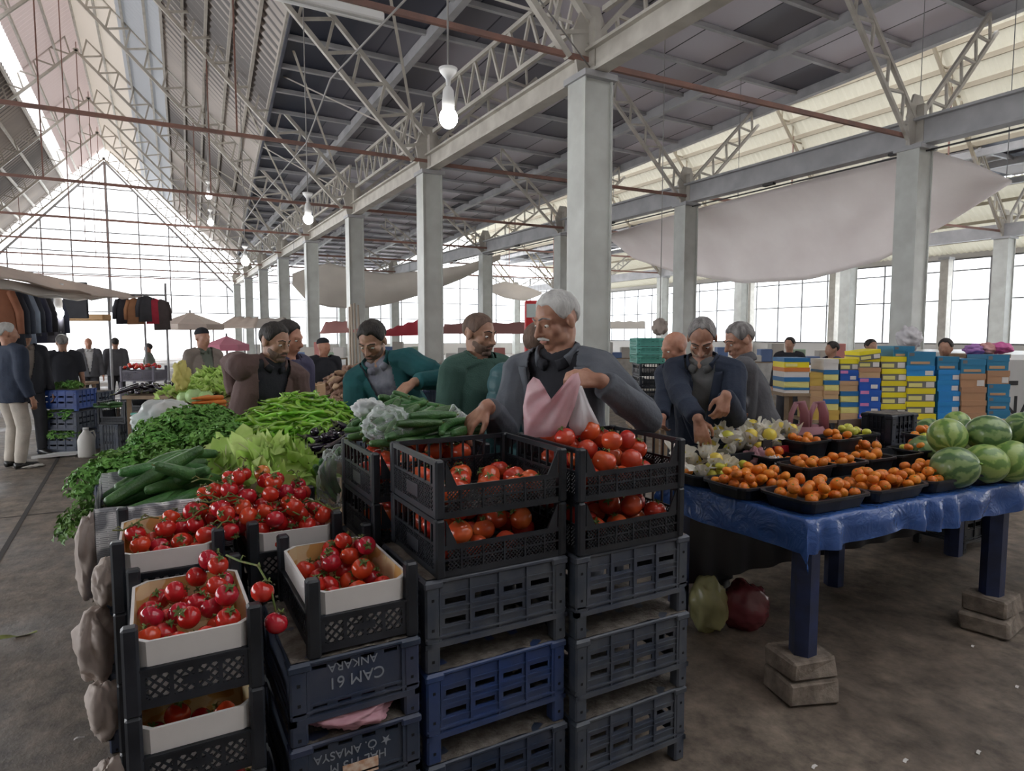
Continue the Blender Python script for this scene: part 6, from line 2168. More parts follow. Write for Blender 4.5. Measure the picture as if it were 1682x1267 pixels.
# man in the navy jacket
hp = seen(1153, 556, 3.80)
person('grey-haired man in a navy jacket over a grey shirt bending over the fruit table', hp, TOCAM(hp) * 0.75 + FLT * 0.05 + Vector((0, 0, -0.62)), TOCAM(hp) * 0.9 + FLT * 0.25, 0.30, SK1, H_salt, C_navy, C_dk,
       rh=seen(1150, 695, 3.42), lh=seen(1192, 650, 3.42), voxel=0.0055, hair_style='receding', shirt=C_grsh, vneck=(0.10, 0.052), beard=hair_mat('grey_stubble', (0.30, 0.19, 0.14), (0.36, 0.26, 0.21)), brows=H_dark, moust=hair_mat('grey_stubble', (0.30, 0.19, 0.14), (0.36, 0.26, 0.21)),
       lapel=C_navy, collar=C_navy, rdir=Rt * 0.25 + Vector((0, 0, -1)) + TOCAM(hp) * 0.25, rn=TOCAM(hp) * 0.8 + Vector((0, 0, 0.4)), rcurl=0.4, ldir=Vector((0, 0, -0.9)) + TOCAM(hp) * 0.3 + FLT * 0.2, ln=TOCAM(hp) * 0.9 + Rt * 0.4, lcurl=0.7,
       rpole=FLT * 0.8 + Vector((0, 0, -0.4)) - TOCAM(hp) * 0.3, lpole=Rt * 0.25 + Vector((0, 0, -0.8)) - TOCAM(hp) * 0.7, hem=0.43, wr=0.012)
# man in charcoal, seen from the side
hp = seen(1214, 560, 4.4)
person('man in a charcoal suit jacket bent forward, his back turned, beside the shoeboxes', hp, FLT * 0.9 + TOCAM(hp) * 0.15 + Vector((0, 0, -0.35)), FLT * 0.95 - TOCAM(hp) * 0.25, 0.30, SK1, H_salt, C_suit2, C_dk,
       voxel=0.0075, hair_style='short', brows=H_dark, collar=C_suit2, hem=0.43, wr=0.012, rh=seen(1215, 690, 4.0), lh=seen(1190, 680, 4.5), shirt=C_wht)
# bald man behind
hp = seen(1108, 572, 4.55)
person('bald man half hidden behind the navy jacket', hp, FLT * 0.9 + TOCAM(hp) * 0.35 + Vector((0, 0, -0.35)), FLT * 0.8 + TOCAM(hp) * 0.3, 0.22, SK3, None, C_navy, C_dk, voxel=0.0085, rh=seen(1088, 690, 4.3), wr=0.01)
# quilted jacket
hp = seen(888, 566, 3.55)
person('person in a quilted teal jacket standing behind the white-haired man', hp, Rt * 0.6 - TOCAM(hp) * 0.8, FLT * 0.2 - TOCAM(hp), 0.14, SK3, H_brown, C_puff, C_dk, voxel=0.010, lean_dir=Rt * 1.0, hem=0.42, quilt=True, wr=0.004, arm_fat=1.2, width=1.1)
# dark green sweater
hp = seen(787, 549, 3.75)
person('man with cropped hair in a dark green sweater', hp, Rt * 0.80 + TOCAM(hp) * 0.55 + Vector((0, 0, -0.18)), Rt * 0.55 + TOCAM(hp) * 0.75, 0.05, SK2, H_brown, C_dgr, C_dk, voxel=0.0065, hair_style='buzz', beard=H_brown, moust=H_brown, brows=H_dark, collar=C_dgr, wr=0.009, arm_fat=1.1)
# teal jacket leaning
hp = seen(612, 560, 4.05)
person('young man leaning over in an open teal jacket and speckled shirt', hp, FLT * 0.38 + TOCAM(hp) * 0.8 + Vector((0, 0, -0.50)), TOCAM(hp) * 0.95 + FLT * 0.25, 0.50, SK2, H_dark, C_teal, C_dk,
       voxel=0.0065, lean_dir=FLT * 0.85 + TOCAM(hp) * 0.6, hair_style='short', shirt=C_pat, vneck=(0.02, 0.050), beard=H_brown, moust=H_brown, brows=H_dark, collar=C_teal, lh=seen(680, 628, 3.80), rh=seen(622, 690, 3.85),
       ldir=FLT * 0.7 + Vector((0, 0, -0.5)) + TOCAM(hp) * 0.3, ln=TOCAM(hp) * 0.4 + Vector((0, 0, 0.8)), lpole=Rt * 0.9 + Vector((0, 0, -0.3)), wr=0.012, arm_fat=1.1)
# brown jacket
hp = seen(452, 562, 4.15)
person('dark-haired man in a brown jacket leaning across the pepper heap', hp, Rt * 0.85 + TOCAM(hp) * 0.48 + Vector((0, 0, -0.28)), Rt * 0.50 + TOCAM(hp) * 0.75, 0.36, SK2, H_dark, C_brn, C_dk,
       voxel=0.0065, lean_dir=Rt * 0.95 + TOCAM(hp) * 0.2, hair_style='short', shirt=C_blk, vneck=(0.0, 0.062, 0.005), beard=H_brown, moust=H_brown, brows=H_dark, collar=C_brn, rh=seen(388, 652, 4.2), rpole=FLT * 0.35 + Vector((0, 0, -0.5)) - TOCAM(hp) * 1.0, wr=0.013, arm_fat=1.15, width=1.05)
hp = seen(474, 556, 4.5)
person('man in a purple-grey jacket standing behind the brown jacket', hp, Rt * 0.9 + TOCAM(hp) * 0.2 + Vector((0, 0, -0.2)), Rt * 0.8 + TOCAM(hp) * 0.4, 0.15, SK3, H_dark, C_pur, C_dk, voxel=0.010, wr=0.01, collar=C_pur)
# further people
def far(label, px, py, d, look, face, lean, sk, hr, top, tr, **k):
    h = seen(px, py, d)
    k.setdefault('voxel', 0.016)
    person(label, h, look, face, lean, sk, hr, top, tr, **k)
TC = TOCAM(seen(100, 560, 9))
far('man in a navy jacket and cream trousers walking along the left frame edge', 12, 548, 7.5, Rt * 0.6 - TC * 0.5, Rt * 0.6 - TC * 0.7, 0.0, SK1, H_grey, C_navy, C_cream, hem=0.45, width=1.1, arm_fat=1.1, wr=0.012)
far('man with glasses in a dark jacket beside the clothes stall', 40, 551, 8.3, Rt * 0.6 + TC * 0.7, Rt * 0.4 + TC * 0.8, 0.02, SK2, H_dark, C_blk, C_dk, shirt=C_beige, vneck=(0.2, 0.05))
far('man in a black T-shirt and jeans seen from behind', 102, 563, 9.2, -TC, FLT * 0.2 - TC, 0.03, SK2, H_salt, C_blk, C_jean, short_sleeve=True, hem=0.47, width=1.05)
far('man in an open dark jacket and pale shirt facing the hall', 145, 564, 13.0, TC, TC, 0.0, SK3, None, C_suit2, C_dk, shirt=C_wht, vneck=(0.0, 0.05))
far('man in a grey jacket walking towards the bright exit', 189, 564, 13.5, -TC, -TC, 0.0, SK2, H_dark, C_suit2, C_dk)
far('hazy figure behind the crates of red fruit near the exit', 243, 572, 14.0, FLT, FLT * 0.8 + TC * 0.3, 0.1, SK3, H_dark, C_grn2, C_dk)
far('man in a black knitted cap and beige jacket behind the cabbages', 333, 556, 7.6, Rt * 0.55 + TC * 0.75, Rt * 0.5 + TC * 0.8, 0.02, SK1, None, C_beige, C_dk, cap=C_blk, shirt=C_grn2, vneck=(0.1, 0.045), voxel=0.013)
far('person with a dark headscarf sitting behind the potato heap', 532, 570, 8.2, Rt * 0.6 + TC * 0.6, TC, 0.1, SK3, None, C_blk, C_dk, cap=C_blk)
TC2 = TOCAM(seen(1400, 560, 9))
far('dark-haired person far behind the first shoebox stack', 1297, 566, 10.0, FLT * 0.5 + TC2, TC2, 0.0, SK2, H_dark, C_blk, C_dk)
far('dark-haired person bending behind the yellow-lidded boxes', 1366, 574, 9.0, FLT, FLT + TC2 * 0.3, 0.15, SK2, H_dark, C_pur, C_dk)
far('person in dark clothes behind the crooked yellow shoebox', 1431, 570, 9.2, Rt * 0.6 + TC2, TC2, 0.08, SK2, H_dark, C_blk, C_dk)
far('dark-haired woman behind the azure boxes', 1553, 572, 7.6, FLT * 0.6 + TC2, TC2, 0.08, SK2, H_dark, C_navy, C_dk)

# the two bags hanging from the white-haired man's hand
def puff(outline, nrm, thick, seed, name, m, label, group=None, ring=12, pin=None):
    P = [Vector(p) for p in outline]
    c = sum(P, Vector()) / len(P)
    nrm = Vector(nrm).normalized()
    n = len(P)
    mb = MB()
    for sgn in (1, -1):
        vs, fs = [], []
        for k in range(ring + 1):
            s = 1 - k / ring
            for i, p in enumerate(P):
                q = c + (p - c) * s
                t = thick * sqrt(max(0, 1 - s * s)) + (0.010 * noise.noise(q * 16 + Vector((seed, sgn, 0))) + 0.012 * (0.5 - abs(noise.noise(q * 9 + Vector((0, seed, sgn * 3)))))) * (1 - s ** 4)
                if pin:
                    e = q - pin
                    an = atan2(e.z, e.dot(Rt))
                    t += 0.010 * sin(an * 17 + seed + sgn) * min(1, e.length * 6) * (1 - s ** 6)
                vs.append(q + nrm * sgn * t)
        for k in range(ring):
            for i in range(n):
                j = (i + 1) % n
                f = (k * n + i, k * n + j, (k + 1) * n + j, (k + 1) * n + i)
                fs.append(f if sgn > 0 else f[::-1])
        mb.add(vs, fs, True)
    return tag(mb.build(name, m), label, 'carrier bag', group)
def outline(pts, d, sub=5):
    out = []
    for i, (x, y) in enumerate(pts):
        x2, y2 = pts[(i + 1) % len(pts)]
        for k in range(sub):
            out.append(at_d(x + (x2 - x) * k / sub, y + (y2 - y) * k / sub, d))
    return out
M_pinkc = sheet_mat('pale_pink_carrier_film', (0.72, 0.44, 0.48), 0.45, (0.80, 0.62, 0.65), 12, rough=0.35)
puff(outline([(861, 714), (859, 668), (866, 632), (876, 619), (886, 624), (894, 645), (901, 663), (912, 658), (928, 640), (940, 615), (950, 612), (954, 628), (944, 668), (930, 702), (905, 718), (880, 719)], 2.28), -_F, 0.035, 3, 'carrier_bag', M_pinkc, 'pale pink carrier bag hanging open from the white-haired man\'s hand', pin=seen(948, 612, 2.28))
puff(outline([(944, 632), (956, 634), (968, 664), (985, 698), (975, 712), (945, 716), (934, 700), (939, 665)], 2.31), -_F, 0.03, 7, 'carrier_bag', M_whitebag, 'white carrier bag hanging behind the pale pink one from the same hand', pin=seen(950, 630, 2.31))

# ================================================================== TARPAULINS, LAMPS, FAR STALLS
def interp(pts, u):
    x = u * (len(pts) - 1)
    i = min(int(x), len(pts) - 2)
    t = x - i
    return pts[i][0] + (pts[i + 1][0] - pts[i][0]) * t, pts[i][1] + (pts[i + 1][1] - pts[i][1]) * t
def tarp(top, bot, place, name, m, label, cat, sag=0.25, n=48, k=16, seed=0, fold=0.05):
    mb = MB()
    def fn(a, b):
        p = place(*interp(top, a), 0)
        q = place(*interp(bot, a), 1)
        r = p.lerp(q, b)
        edge = sin(pi * b) * sin(pi * min(1, max(0, a)))
        r.z -= 0.0
        d = Vector((_F.x, _F.y, 0))
        r += d * (sag * edge + fold * sin(a * 26 + 5 * b + seed) * edge + fold * 1.3 * noise.noise(Vector((a * 9, b * 4, seed))) * edge)
        return r
    mb.grid(fn, n, k)
    o = mb.build(name, m)
    o.modifiers.new('thickness', 'SOLIDIFY').thickness = 0.004
    for u in (0.02, 0.35, 0.65, 0.98):
        p = place(*interp(top, u), 0)
        MB().tube([p, (p.x, p.y, dark_z(p.y) + 0.02)], 0.008, 5).build('tie_rope', M_mull, o)
    return tag(o, label, cat)
M_tarp = sheet_mat('white_tarpaulin', (0.90, 0.87, 0.87), 0.62, (0.82, 0.78, 0.78), 0.8)
M_tarp2 = sheet_mat('grey_beige_tarpaulin', (0.80, 0.76, 0.71), 0.6, (0.70, 0.66, 0.62), 0.8)
tarp([(998, 386), (1060, 366), (1140, 344), (1300, 303), (1480, 254), (1530, 246), (1600, 268), (1662, 296)],
     [(998, 391), (1040, 425), (1110, 448), (1220, 466), (1330, 460), (1450, 427), (1560, 365), (1662, 300)],
     lambda x, y, b: at_x(x, y, 13.35 if not b else 15.0), 'tarpaulin', M_tarp, 'large white tarpaulin sagging from the grey girder of the middle row', 'tarpaulin', 0.5)
tarp([(480, 450), (505, 440), (540, 432), (590, 444), (640, 450), (700, 444), (760, 436), (822, 418)],
     [(480, 468), (505, 496), (540, 505), (590, 508), (640, 500), (700, 482), (760, 458), (822, 426)],
     lambda x, y, b: at_y(x, y, 27.0 if not b else 26.2), 'tarpaulin', M_tarp2, 'grey beige tarpaulin slung between the nave columns far down the hall', 'tarpaulin', 0.5, seed=3)
tarp([(800, 470), (830, 462), (862, 470), (890, 480)], [(800, 478), (830, 490), (862, 495), (890, 484)], lambda x, y, b: at_y(x, y, 30.0), 'tarpaulin', M_tarp2, 'small grey tarpaulin behind the red kiosk', 'tarpaulin', 0.3, 16, 8)

M_bulb = glow_mat('lit_bulb', (1.0, 0.98, 0.94), 30)
M_enam = mat('white_enamel', (0.75, 0.75, 0.74), 0.35)
def bulb_lamp(x, y, z, label, r=0.075, top=8.0):
    t = thing('pendant_lamp', label, 'lamp', (x, y, z))
    MB().ell((0, 0, 0), (r, r, r * 1.1), 16, 10).build('bulb', M_bulb, t)
    MB().lathe([(0.052, r * 0.8), (0.058, 0.13), (0.048, 0.24), (0.030, 0.27), (0.0, 0.275)], 16).build('socket', M_enam, t)
    MB().lathe([(0.018, 0.27), (0.024, 0.34), (0.075, 0.40), (0.085, 0.43), (0.0, 0.435)], 16).build('canopy_cone', M_enam, t)
    MB().tube([(0, 0, 0.43), (0, 0, top - z)], 0.010, 6).build('hanging_cord', mat('grey_cord', (0.35, 0.34, 0.33), 0.7), t)
    return t
bulb_lamp(2.42, 5.5, 3.50, 'white pendant lamp with a lit bulb, the nearest in the hall', 0.082, dark_z(5.5) - 0.05)
bulb_lamp(2.40, 11.3, 3.50, 'lit pendant lamp further down the nave, in front of the pale columns', 0.080, dark_z(11.3) - 0.05)
bulb_lamp(2.42, 19.6, 3.62, 'small lit pendant lamp in front of the far nave columns', 0.11, 8)
p = at_y(343, 322, 22); bulb_lamp(p.x, p.y, p.z, 'tiny lit lamp high up in the nave roof', 0.09, RZ - (p.x - RIDGE1) * PITCH_T + 0.35)
p = at_y(346, 366, 24); bulb_lamp(p.x, p.y, p.z, 'tiny lit lamp below the highest one in the nave', 0.09, RZ - (p.x - RIDGE1) * PITCH_T + 0.35)
p = at_d(96, 514, 9.6); bulb_lamp(p.x, p.y, p.z, 'lit bulb hanging under the canopy of the clothes stall', 0.07, p.z + 0.45)
o = MB().tube([(2.42, 5.5, 4.9), (2.0, 8.0, 4.6), (2.40, 11.3, 4.75), (2.2, 15, 4.5), (2.42, 19.6, 4.7)], 0.012, 6).tube([(2.42, 5.5, 5.1), (3.9, 6.4, 5.3), (5.45, 7.55, 5.25)], 0.010, 6).build('cable', mat('grey_cord', (0.35, 0.34, 0.33), 0.7))
tag(o, 'grey power cable strung from lamp to lamp along the nave', 'cable')
tl = thing('tube_light', 'long white tube light fixed beside the nearest rusty tie rod', 'light', (1.25, 7.45, 5.12))
MB().rbox(0, -0.07, 0, 1.22, 0.07, 0.10, 0.015).build('housing', M_enam, tl)
MB().tube([(0.03, 0, -0.015), (1.19, 0, -0.015)], 0.018, 10).build('tube', M_enam, tl)

# ---- generic far-stall furniture
def simple_table(label, a, b, depth, z, m, cloth=None):
    """table whose front edge runs from a to b"""
    a, b = Vector((a.x, a.y, 0)), Vector((b.x, b.y, 0))
    t = thing('stall_table', label, 'table', a)
    d = (b - a)
    n = Vector((-d.y, d.x, 0)).normalized()
    if n.dot(Vector((_F.x, _F.y, 0))) < 0:
        n = -n
    L = d.length
    d.normalize()
    P = lambda u, v, zz: d * u + n * v + Vector((0, 0, zz))
    MB().prism([(0, 0), (L, 0), (L, depth), (0, depth)], lambda u, v, zz: P(u, v, zz), z - 0.04, z).build('table_top', m, t)
    for u, v in ((0.05, 0.05), (L - .05, 0.05), (0.05, depth - .05), (L - .05, depth - .05)):
        MB().bar(P(u, v, 0), P(u, v, z - 0.04), 0.05, 0.05).build('leg', m, t)
    if cloth:
        MB().grid(lambda p_, q_: P(L * p_, -0.012 + 0.012 * sin(p_ * 40), z * 0.98 - (z - 0.12) * q_), 40, 4).build('skirt', cloth, t)
    return t
def at_floor(px, d):
    q = at_d(px, 560, d)
    return Vector((q.x, q.y, 0))

# clothes
def garment(label, c, loc, rz, s=1.0, long=0.0, hanger=True, group=None):
    t = thing('hanging_garment', label, 'garment', loc, rz, group)
    m = cloth_mat('garment_%02x%02x%02x' % tuple(int(max(0, min(1, v)) * 255) for v in c), c, bump=0.3, bscale=25)
    mb = MB()
    h = (0.66 + long) * s
    mb.tube([(0, 0, -0.04 * s), (0, 0, -0.10 * s), (0, 0, -0.30 * s), (0.01, 0, -h)], [(0.07 * s, 0.04 * s), (0.20 * s, 0.055 * s), (0.21 * s, 0.065 * s), (0.23 * s, 0.07 * s)], 14, up=(0, 1, 0))
    mb.build('garment_body', m, t)
    for sx in (-1, 1):
        MB().capsule([(sx * 0.17 * s, 0, -0.11 * s), (sx * 0.245 * s, 0.01, -0.34 * s), (sx * 0.25 * s, 0.015, -0.60 * s)], [(0.055 * s, 0.05 * s), (0.05 * s, 0.045 * s), (0.042 * s, 0.04 * s)], 10, ends=(.5, .1)).build('sleeve', m, t)
    if hanger:
        MB().tube([(-0.16 * s, 0, -0.08 * s), (0, 0, -0.02), (0.16 * s, 0, -0.08 * s)], 0.006, 5).tube([(0, 0, -0.03), (0, 0, 0.02), (0.02, 0, 0.04)], 0.004, 5).build('hanger', M_mull, t)
    return t
rail = [(-14, 466, 7.6), (8, 470, 8.0), (28, 473, 8.6), (52, 477, 9.2), (75, 484, 9.9)]
cc = [((0.34, 0.14, 0.08), 'rust brown'), ((0.03, 0.035, 0.05), 'black'), ((0.05, 0.06, 0.09), 'dark navy'), ((0.30, 0.36, 0.46), 'pale denim'), ((0.035, 0.04, 0.055), 'charcoal'), ((0.04, 0.045, 0.08), 'midnight blue'), ((0.02, 0.02, 0.025), 'jet black'), ((0.07, 0.07, 0.09), 'dark grey'), ((0.03, 0.035, 0.06), 'ink blue')]
pts = [at_d(*q) for q in rail]
cr = MB().tube([p + Vector((0, 0, 0.05)) for p in pts], 0.018, 6).build('clothes_rail', M_mull)
tag(cr, 'long clothes rail under the canopy of the clothes stall', 'rail')
for i, (c, nm) in enumerate(cc):
    x = i / (len(cc) - 1) * 3.999
    k = int(x)
    p = pts[k].lerp(pts[k + 1], x - k)
    garment('%s garment on the long rail, %s from the near end' % (nm, ORD[i]), c, p + Vector((0, 0, 0.012)), -YAW + 0.5 + 0.1 * (i % 3), 1.0, 0.1 * (i % 2), group='garments on the long rail')
cl = [(203, 487, 'black jacket hanging beside the tan one, over the bright aisle', (0.03, 0.03, 0.04)), (221, 488, 'tan jacket hanging beside the black one, over the bright aisle', (0.42, 0.20, 0.10)), (240, 484, 'black and white top hanging beside the red one', (0.06, 0.06, 0.07)), (252, 488, 'red top hanging over the bright aisle', (0.48, 0.03, 0.06)), (264, 490, 'long dark garment hanging at the end of the short rail', (0.09, 0.07, 0.07))]
for i, (x, y, lb, c) in enumerate(cl):
    garment(lb, c, at_d(x, y, 12.5 + 0.12 * i), -YAW + 1.0, 0.74, 0.06 if i not in (4,) else 0.2)
a, b = at_d(190, 486, 12.4), at_d(272, 486, 13.1)
t = thing('clothes_rail', 'short clothes rail over the bright aisle', 'rail', (a.x, a.y, 0))
MB().tube([(0, 0, a.z + 0.01), tuple(Vector((b.x - a.x, b.y - a.y, b.z + 0.01)))], 0.016, 6).build('bar', M_mull, t)
MB().tube([tuple(Vector((b.x - a.x, b.y - a.y, 0))), tuple(Vector((b.x - a.x, b.y - a.y, b.z + 0.25)))], 0.022, 6).build('post', M_mull, t)
# canopies of the clothes stall
def canopy(corners, m, label, sag=0.06, name='stall_canopy', posts_=None, n=12):
    P = [at_d(*c) for c in corners]
    base = Vector((P[0].x, P[0].y, 0))
    t = thing(name, label, 'canopy', base)
    mb = MB()
    def fn(a, b):
        r = P[0].lerp(P[1], a).lerp(P[3].lerp(P[2], a), b)
        r.z -= sag * sin(pi * a) * sin(pi * b) + 0.02 * sin(a * 19) * b
        return r - base
    mb.grid(fn, n, n)
    o = mb.build('canopy_sheet', m, t)
    o.modifiers.new('thickness', 'SOLIDIFY').thickness = 0.012
    for k in posts_ or (0, 1):
        MB().tube([Vector((P[k].x, P[k].y, 0)) - base, P[k] - base], 0.022, 6).build('post', M_mull, t)
    return t
M_can = sheet_mat('beige_canopy_cloth', (0.72, 0.62, 0.55), 0.35, (0.65, 0.56, 0.50), 2)
M_can2 = sheet_mat('grey_canopy_cloth', (0.55, 0.51, 0.47), 0.25)
M_red = sheet_mat('red_canopy_cloth', (0.62, 0.06, 0.09), 0.4)
M_pinkcan = sheet_mat('faded_red_canopy_cloth', (0.62, 0.32, 0.30), 0.35)
canopy([(-60, 425, 7.5), (236, 488, 13.5), (200, 492, 11.5), (-60, 446, 6.0)], M_can, 'upper beige canopy of the clothes stall', 0.1)
canopy([(-40, 452, 6.6), (178, 489, 12.0), (150, 494, 10.2), (-60, 468, 5.6)], M_can2, 'lower greyish canopy of the clothes stall', 0.08)
# heap of folded clothes, white box, shelves under the canopy
tb_ = simple_table('low table of folded clothes in the clothes stall', at_floor(18, 9.6), at_floor(84, 10.6), 0.7, 0.80, M_wood)
fc = [(0.45, 0.45, 0.47), (0.30, 0.31, 0.34), (0.52, 0.50, 0.48), (0.25, 0.24, 0.26), (0.55, 0.52, 0.5), (0.35, 0.28, 0.24)]
for i in range(12):
    q = at_d(24 + (i % 6) * 10, 0, 10.0 + 0.15 * (i % 6))
    o = crumple((q.x, q.y + 0.1, 0.88 + 0.14 * (i // 6)), (0.14, 0.12, 0.085), 70 + i, 16, 10, amp=0.4).build('folded_clothing', cloth_mat('folded_%d' % (i % 6), fc[i % 6]))
    tag(o, '%s piece of clothing on the low clothes table, %s layer, %s along' % (['light grey', 'slate', 'off white', 'dark grey', 'cream', 'taupe'][i % 6], ['bottom', 'top'][i // 6], ORD[i % 6]), 'clothing', 'folded clothes')
o = MB().rbox(0, 0, 0, 0.42, 0.05, 0.62, 0.01).build('notice_board', C_dk, None, rot=(0, 0, -YAW))
o.location = at_d(104, 523, 11.2)
tag(o, 'dark square panel hanging behind the lit bulb of the clothes stall', 'panel')
o = MB().rbox(0, 0, 0, 0.8, 0.25, 0.12, 0.02).build('wooden_shelf', mat('orange_wood', (0.48, 0.28, 0.12), 0.6), None, loc=at_d(98, 527, 11.8), rot=(0, 0, -YAW))
tag(o, 'orange wooden shelf behind the bulb of the clothes stall', 'shelf')

# umbrellas and canopies beyond
def umbrella(px, py, d, w, h, m, label):
    c = at_d(px, py, d)
    t = thing('market_umbrella', label, 'umbrella', (c.x, c.y, 0))
    mb = MB()
    n = 8
    v = [(0, 0, c.z)] + [(w * cos(2 * pi * i / n + .4), w * sin(2 * pi * i / n + .4), c.z - h) for i in range(n)] + [(w * cos(2 * pi * i / n + .4), w * sin(2 * pi * i / n + .4), c.z - h - 0.14) for i in range(n)]
    mb.add(v, [(0, 1 + i, 1 + (i + 1) % n) for i in range(n)] + [(1 + i, 1 + n + i, 1 + n + (i + 1) % n, 1 + (i + 1) % n) for i in range(n)])
    o = mb.build('umbrella_canopy', m, t)
    o.modifiers.new('thickness', 'SOLIDIFY').thickness = 0.008
    MB().tube([(0, 0, 0), (0, 0, c.z + 0.06)], 0.025, 8).build('pole', M_mull, t)
    for i in range(n):
        MB().tube([(0, 0, c.z - 0.03), (w * cos(2 * pi * i / n + .4), w * sin(2 * pi * i / n + .4), c.z - h - 0.02)], 0.010, 5).build('rib', M_mull, t)
    return t
umbrella(312, 513, 17, 0.85, 0.32, M_can, 'beige market umbrella between the hanging red top and the nave columns')
umbrella(372, 552, 15, 0.5, 0.2, sheet_mat('pink_umbrella_cloth', (0.70, 0.25, 0.34), 0.2), 'small pink umbrella behind the man in the black cap')
canopy([(350, 540, 20), (420, 538, 20), (425, 522, 21.5), (385, 520, 21.5)], M_can, 'pale canopy behind the first far nave columns', 0.03)
canopy([(400, 540, 24), (470, 538, 24), (470, 522, 25), (400, 524, 25)], M_can2, 'grey stall roof between the far nave columns', 0.03)
canopy([(525, 548, 19), (600, 545, 19), (600, 528, 20.5), (535, 528, 20.5)], M_pinkcan, 'faded red canopy left of the leaning poles', 0.03)
canopy([(615, 552, 15), (700, 550, 15), (692, 524, 16.5), (640, 540, 16.5)], M_red, 'bright red canopy behind the teal jacket man', 0.03)
canopy([(726, 548, 16), (870, 548, 16), (866, 530, 17.5), (730, 532, 17.5)], M_pinkcan, 'faded red canopy behind the dark green sweater man', 0.03)
canopy([(1000, 540, 26), (1060, 540, 26), (1060, 528, 27), (1000, 528, 27)], M_can2, 'far grey canopy behind the green crates', 0.03)
o = MB().tube([at_floor(580, 17.6), at_d(577, 500, 17.4)], 0.03, 8).build('wooden_pole', mat('pale_pole_wood', (0.50, 0.42, 0.34), 0.7))
tag(o, 'pale wooden pole leaning on the third nave column, outermost', 'pole', 'leaning poles')
for i, (x0, x1) in enumerate(((586, 582), (592, 588), (575, 574))):
    o = MB().tube([at_floor(x0, 17.7), at_d(x1, 498 + 3 * i, 17.55)], 0.028, 8).build('wooden_pole', MATS['pale_pole_wood'])
    tag(o, 'pale wooden pole leaning on the third nave column, %s' % ['middle one', 'nearest the column', 'thinnest'][i], 'pole', 'leaning poles')
# red kiosk
c = at_floor(862, 11.5)
t = thing('red_kiosk', 'red vending kiosk with a pale screen and white emblem behind the white-haired man', 'kiosk', c, -YAW)
zt_ = at_d(870, 494, 11.5).z
MB().rbox(0, 0, 0, 0.42, 0.4, zt_, 0.02).build('cabinet', mat('red_cabinet_paint', (0.60, 0.03, 0.035), 0.4), t)
MB().box(0.03, -0.006, zt_ - 0.30, 0.39, 0.0, zt_ - 0.06).build('screen', mat('pale_screen', (0.55, 0.62, 0.60), 0.3), t)
mb = MB()
star = []
for i in range(10):
    rr_ = 0.055 if i % 2 == 0 else 0.022
    star.append((0.13 + rr_ * sin(pi * i / 5), zt_ - 0.52 + rr_ * cos(pi * i / 5)))
mb.prism(star, lambda a, b, y_: (a, y_, b), -0.004, 0.0)
mb.build('white_emblem', mat('white_print', (0.8, 0.8, 0.8), 0.5), t)

# ---- crates and heaps down the aisle
def front_crate(label, px0, px1, py0, py1, d, m, depth=0.40, kind='tray', group=None):
    """upright crate placed by its front face"""
    a, b = at_d(px0, py1, d), at_d(px1, py1, d)
    h = at_d(px0, py0, d).z - a.z
    w = (b - a).length
    if kind == 'tray':
        t = tray_crate(w, depth, h, m, h * 0.72, label)
    elif kind == 'mesh':
        t = mesh_crate(w, depth, h, m, label)
    else:
        t = ribbed_crate(w, depth, h, m, h * 0.12, True, label)
    t.location = a
    t.rotation_euler = (0, 0, -YAW)
    if group:
        t['group'] = group
    return t, a, w, h
def local(a, u, v, z=0.0):
    return Vector((a.x, a.y, 0)) + Rt * u + Vector((_F.x, _F.y, 0)).normalized() * v + Vector((0, 0, z))
M_teal = mat('green_crate_plastic', (0.10, 0.34, 0.28), 0.45, rnd=0.1)
M_blu2 = mat('strong_blue_crate_plastic', (0.015, 0.07, 0.34), 0.45, (0.02, 0.05, 0.2), scale=4)
for i, (y0, y1, mm) in enumerate(((712, 746, M_navy), (677, 711, M_navy), (641, 676, M_blu2))):
    t, a, w_, h = front_crate('blue crate of parsley in the stack by the T-shirt man, %s' % ['lowest', 'middle', 'topmost'][i], 61, 127, y0, y1, 8.5, mm, 0.42, 'ribbed', 'aisle parsley crates')
    sp = []
    for k in range(4):
        q = local(a, w_ * (0.15 + 0.23 * k), 0.06 if i < 2 else 0.16, a.z + h - (0.10 if i < 2 else 0.03))
        sp.append((q.x, q.y, q.z))
    parsley_heap(sp, 'dark parsley bunch showing in the %s blue crate by the aisle' % ['lowest', 'middle', 'topmost'][i], 'parsley of the %s aisle crate' % ['lowest', 'middle', 'topmost'][i], 90 + i, (0.8, 1.0))
for i, (y0, y1) in enumerate(((712, 747), (678, 711), (645, 677))):
    front_crate('dark crate stacked between the parsley stack and the white jug, %s' % ['lowest', 'middle', 'topmost'][i], 129, 160, y0, y1, 8.9, M_navy, 0.4, 'ribbed', 'dark aisle crates')
front_crate('slate crate standing on end beside the white jug', 165, 196, 697, 749, 8.3, M_slate, 0.3, 'ribbed')
t, a, w_, h = front_crate('mesh crate of cucumbers on the slate crate', 160, 207, 660, 697, 8.3, M_blk, 0.35, 'mesh')
pile_long(CU, 16, (a.x + 0.05, a.y - 0.02, a.x + 0.28, a.y + 0.22), lambda x, y: a.z + 0.20, lambda x, y: a.z + 0.36, 0.19, 0.019, 0.2, 0.5, 'cucumber in the far mesh crate on the slate crate', 'cucumbers of the far mesh crate', 201)
for i, (y0, y1) in enumerate(((716, 752), (680, 715), (643, 679))):
    t, a, w_, h = front_crate('black crate beside the far cucumbers, %s' % ['lowest', 'middle', 'topmost with green vegetables'][i], 209, 254, y0, y1, 8.0, M_blk, 0.4, 'mesh', 'black aisle crates')
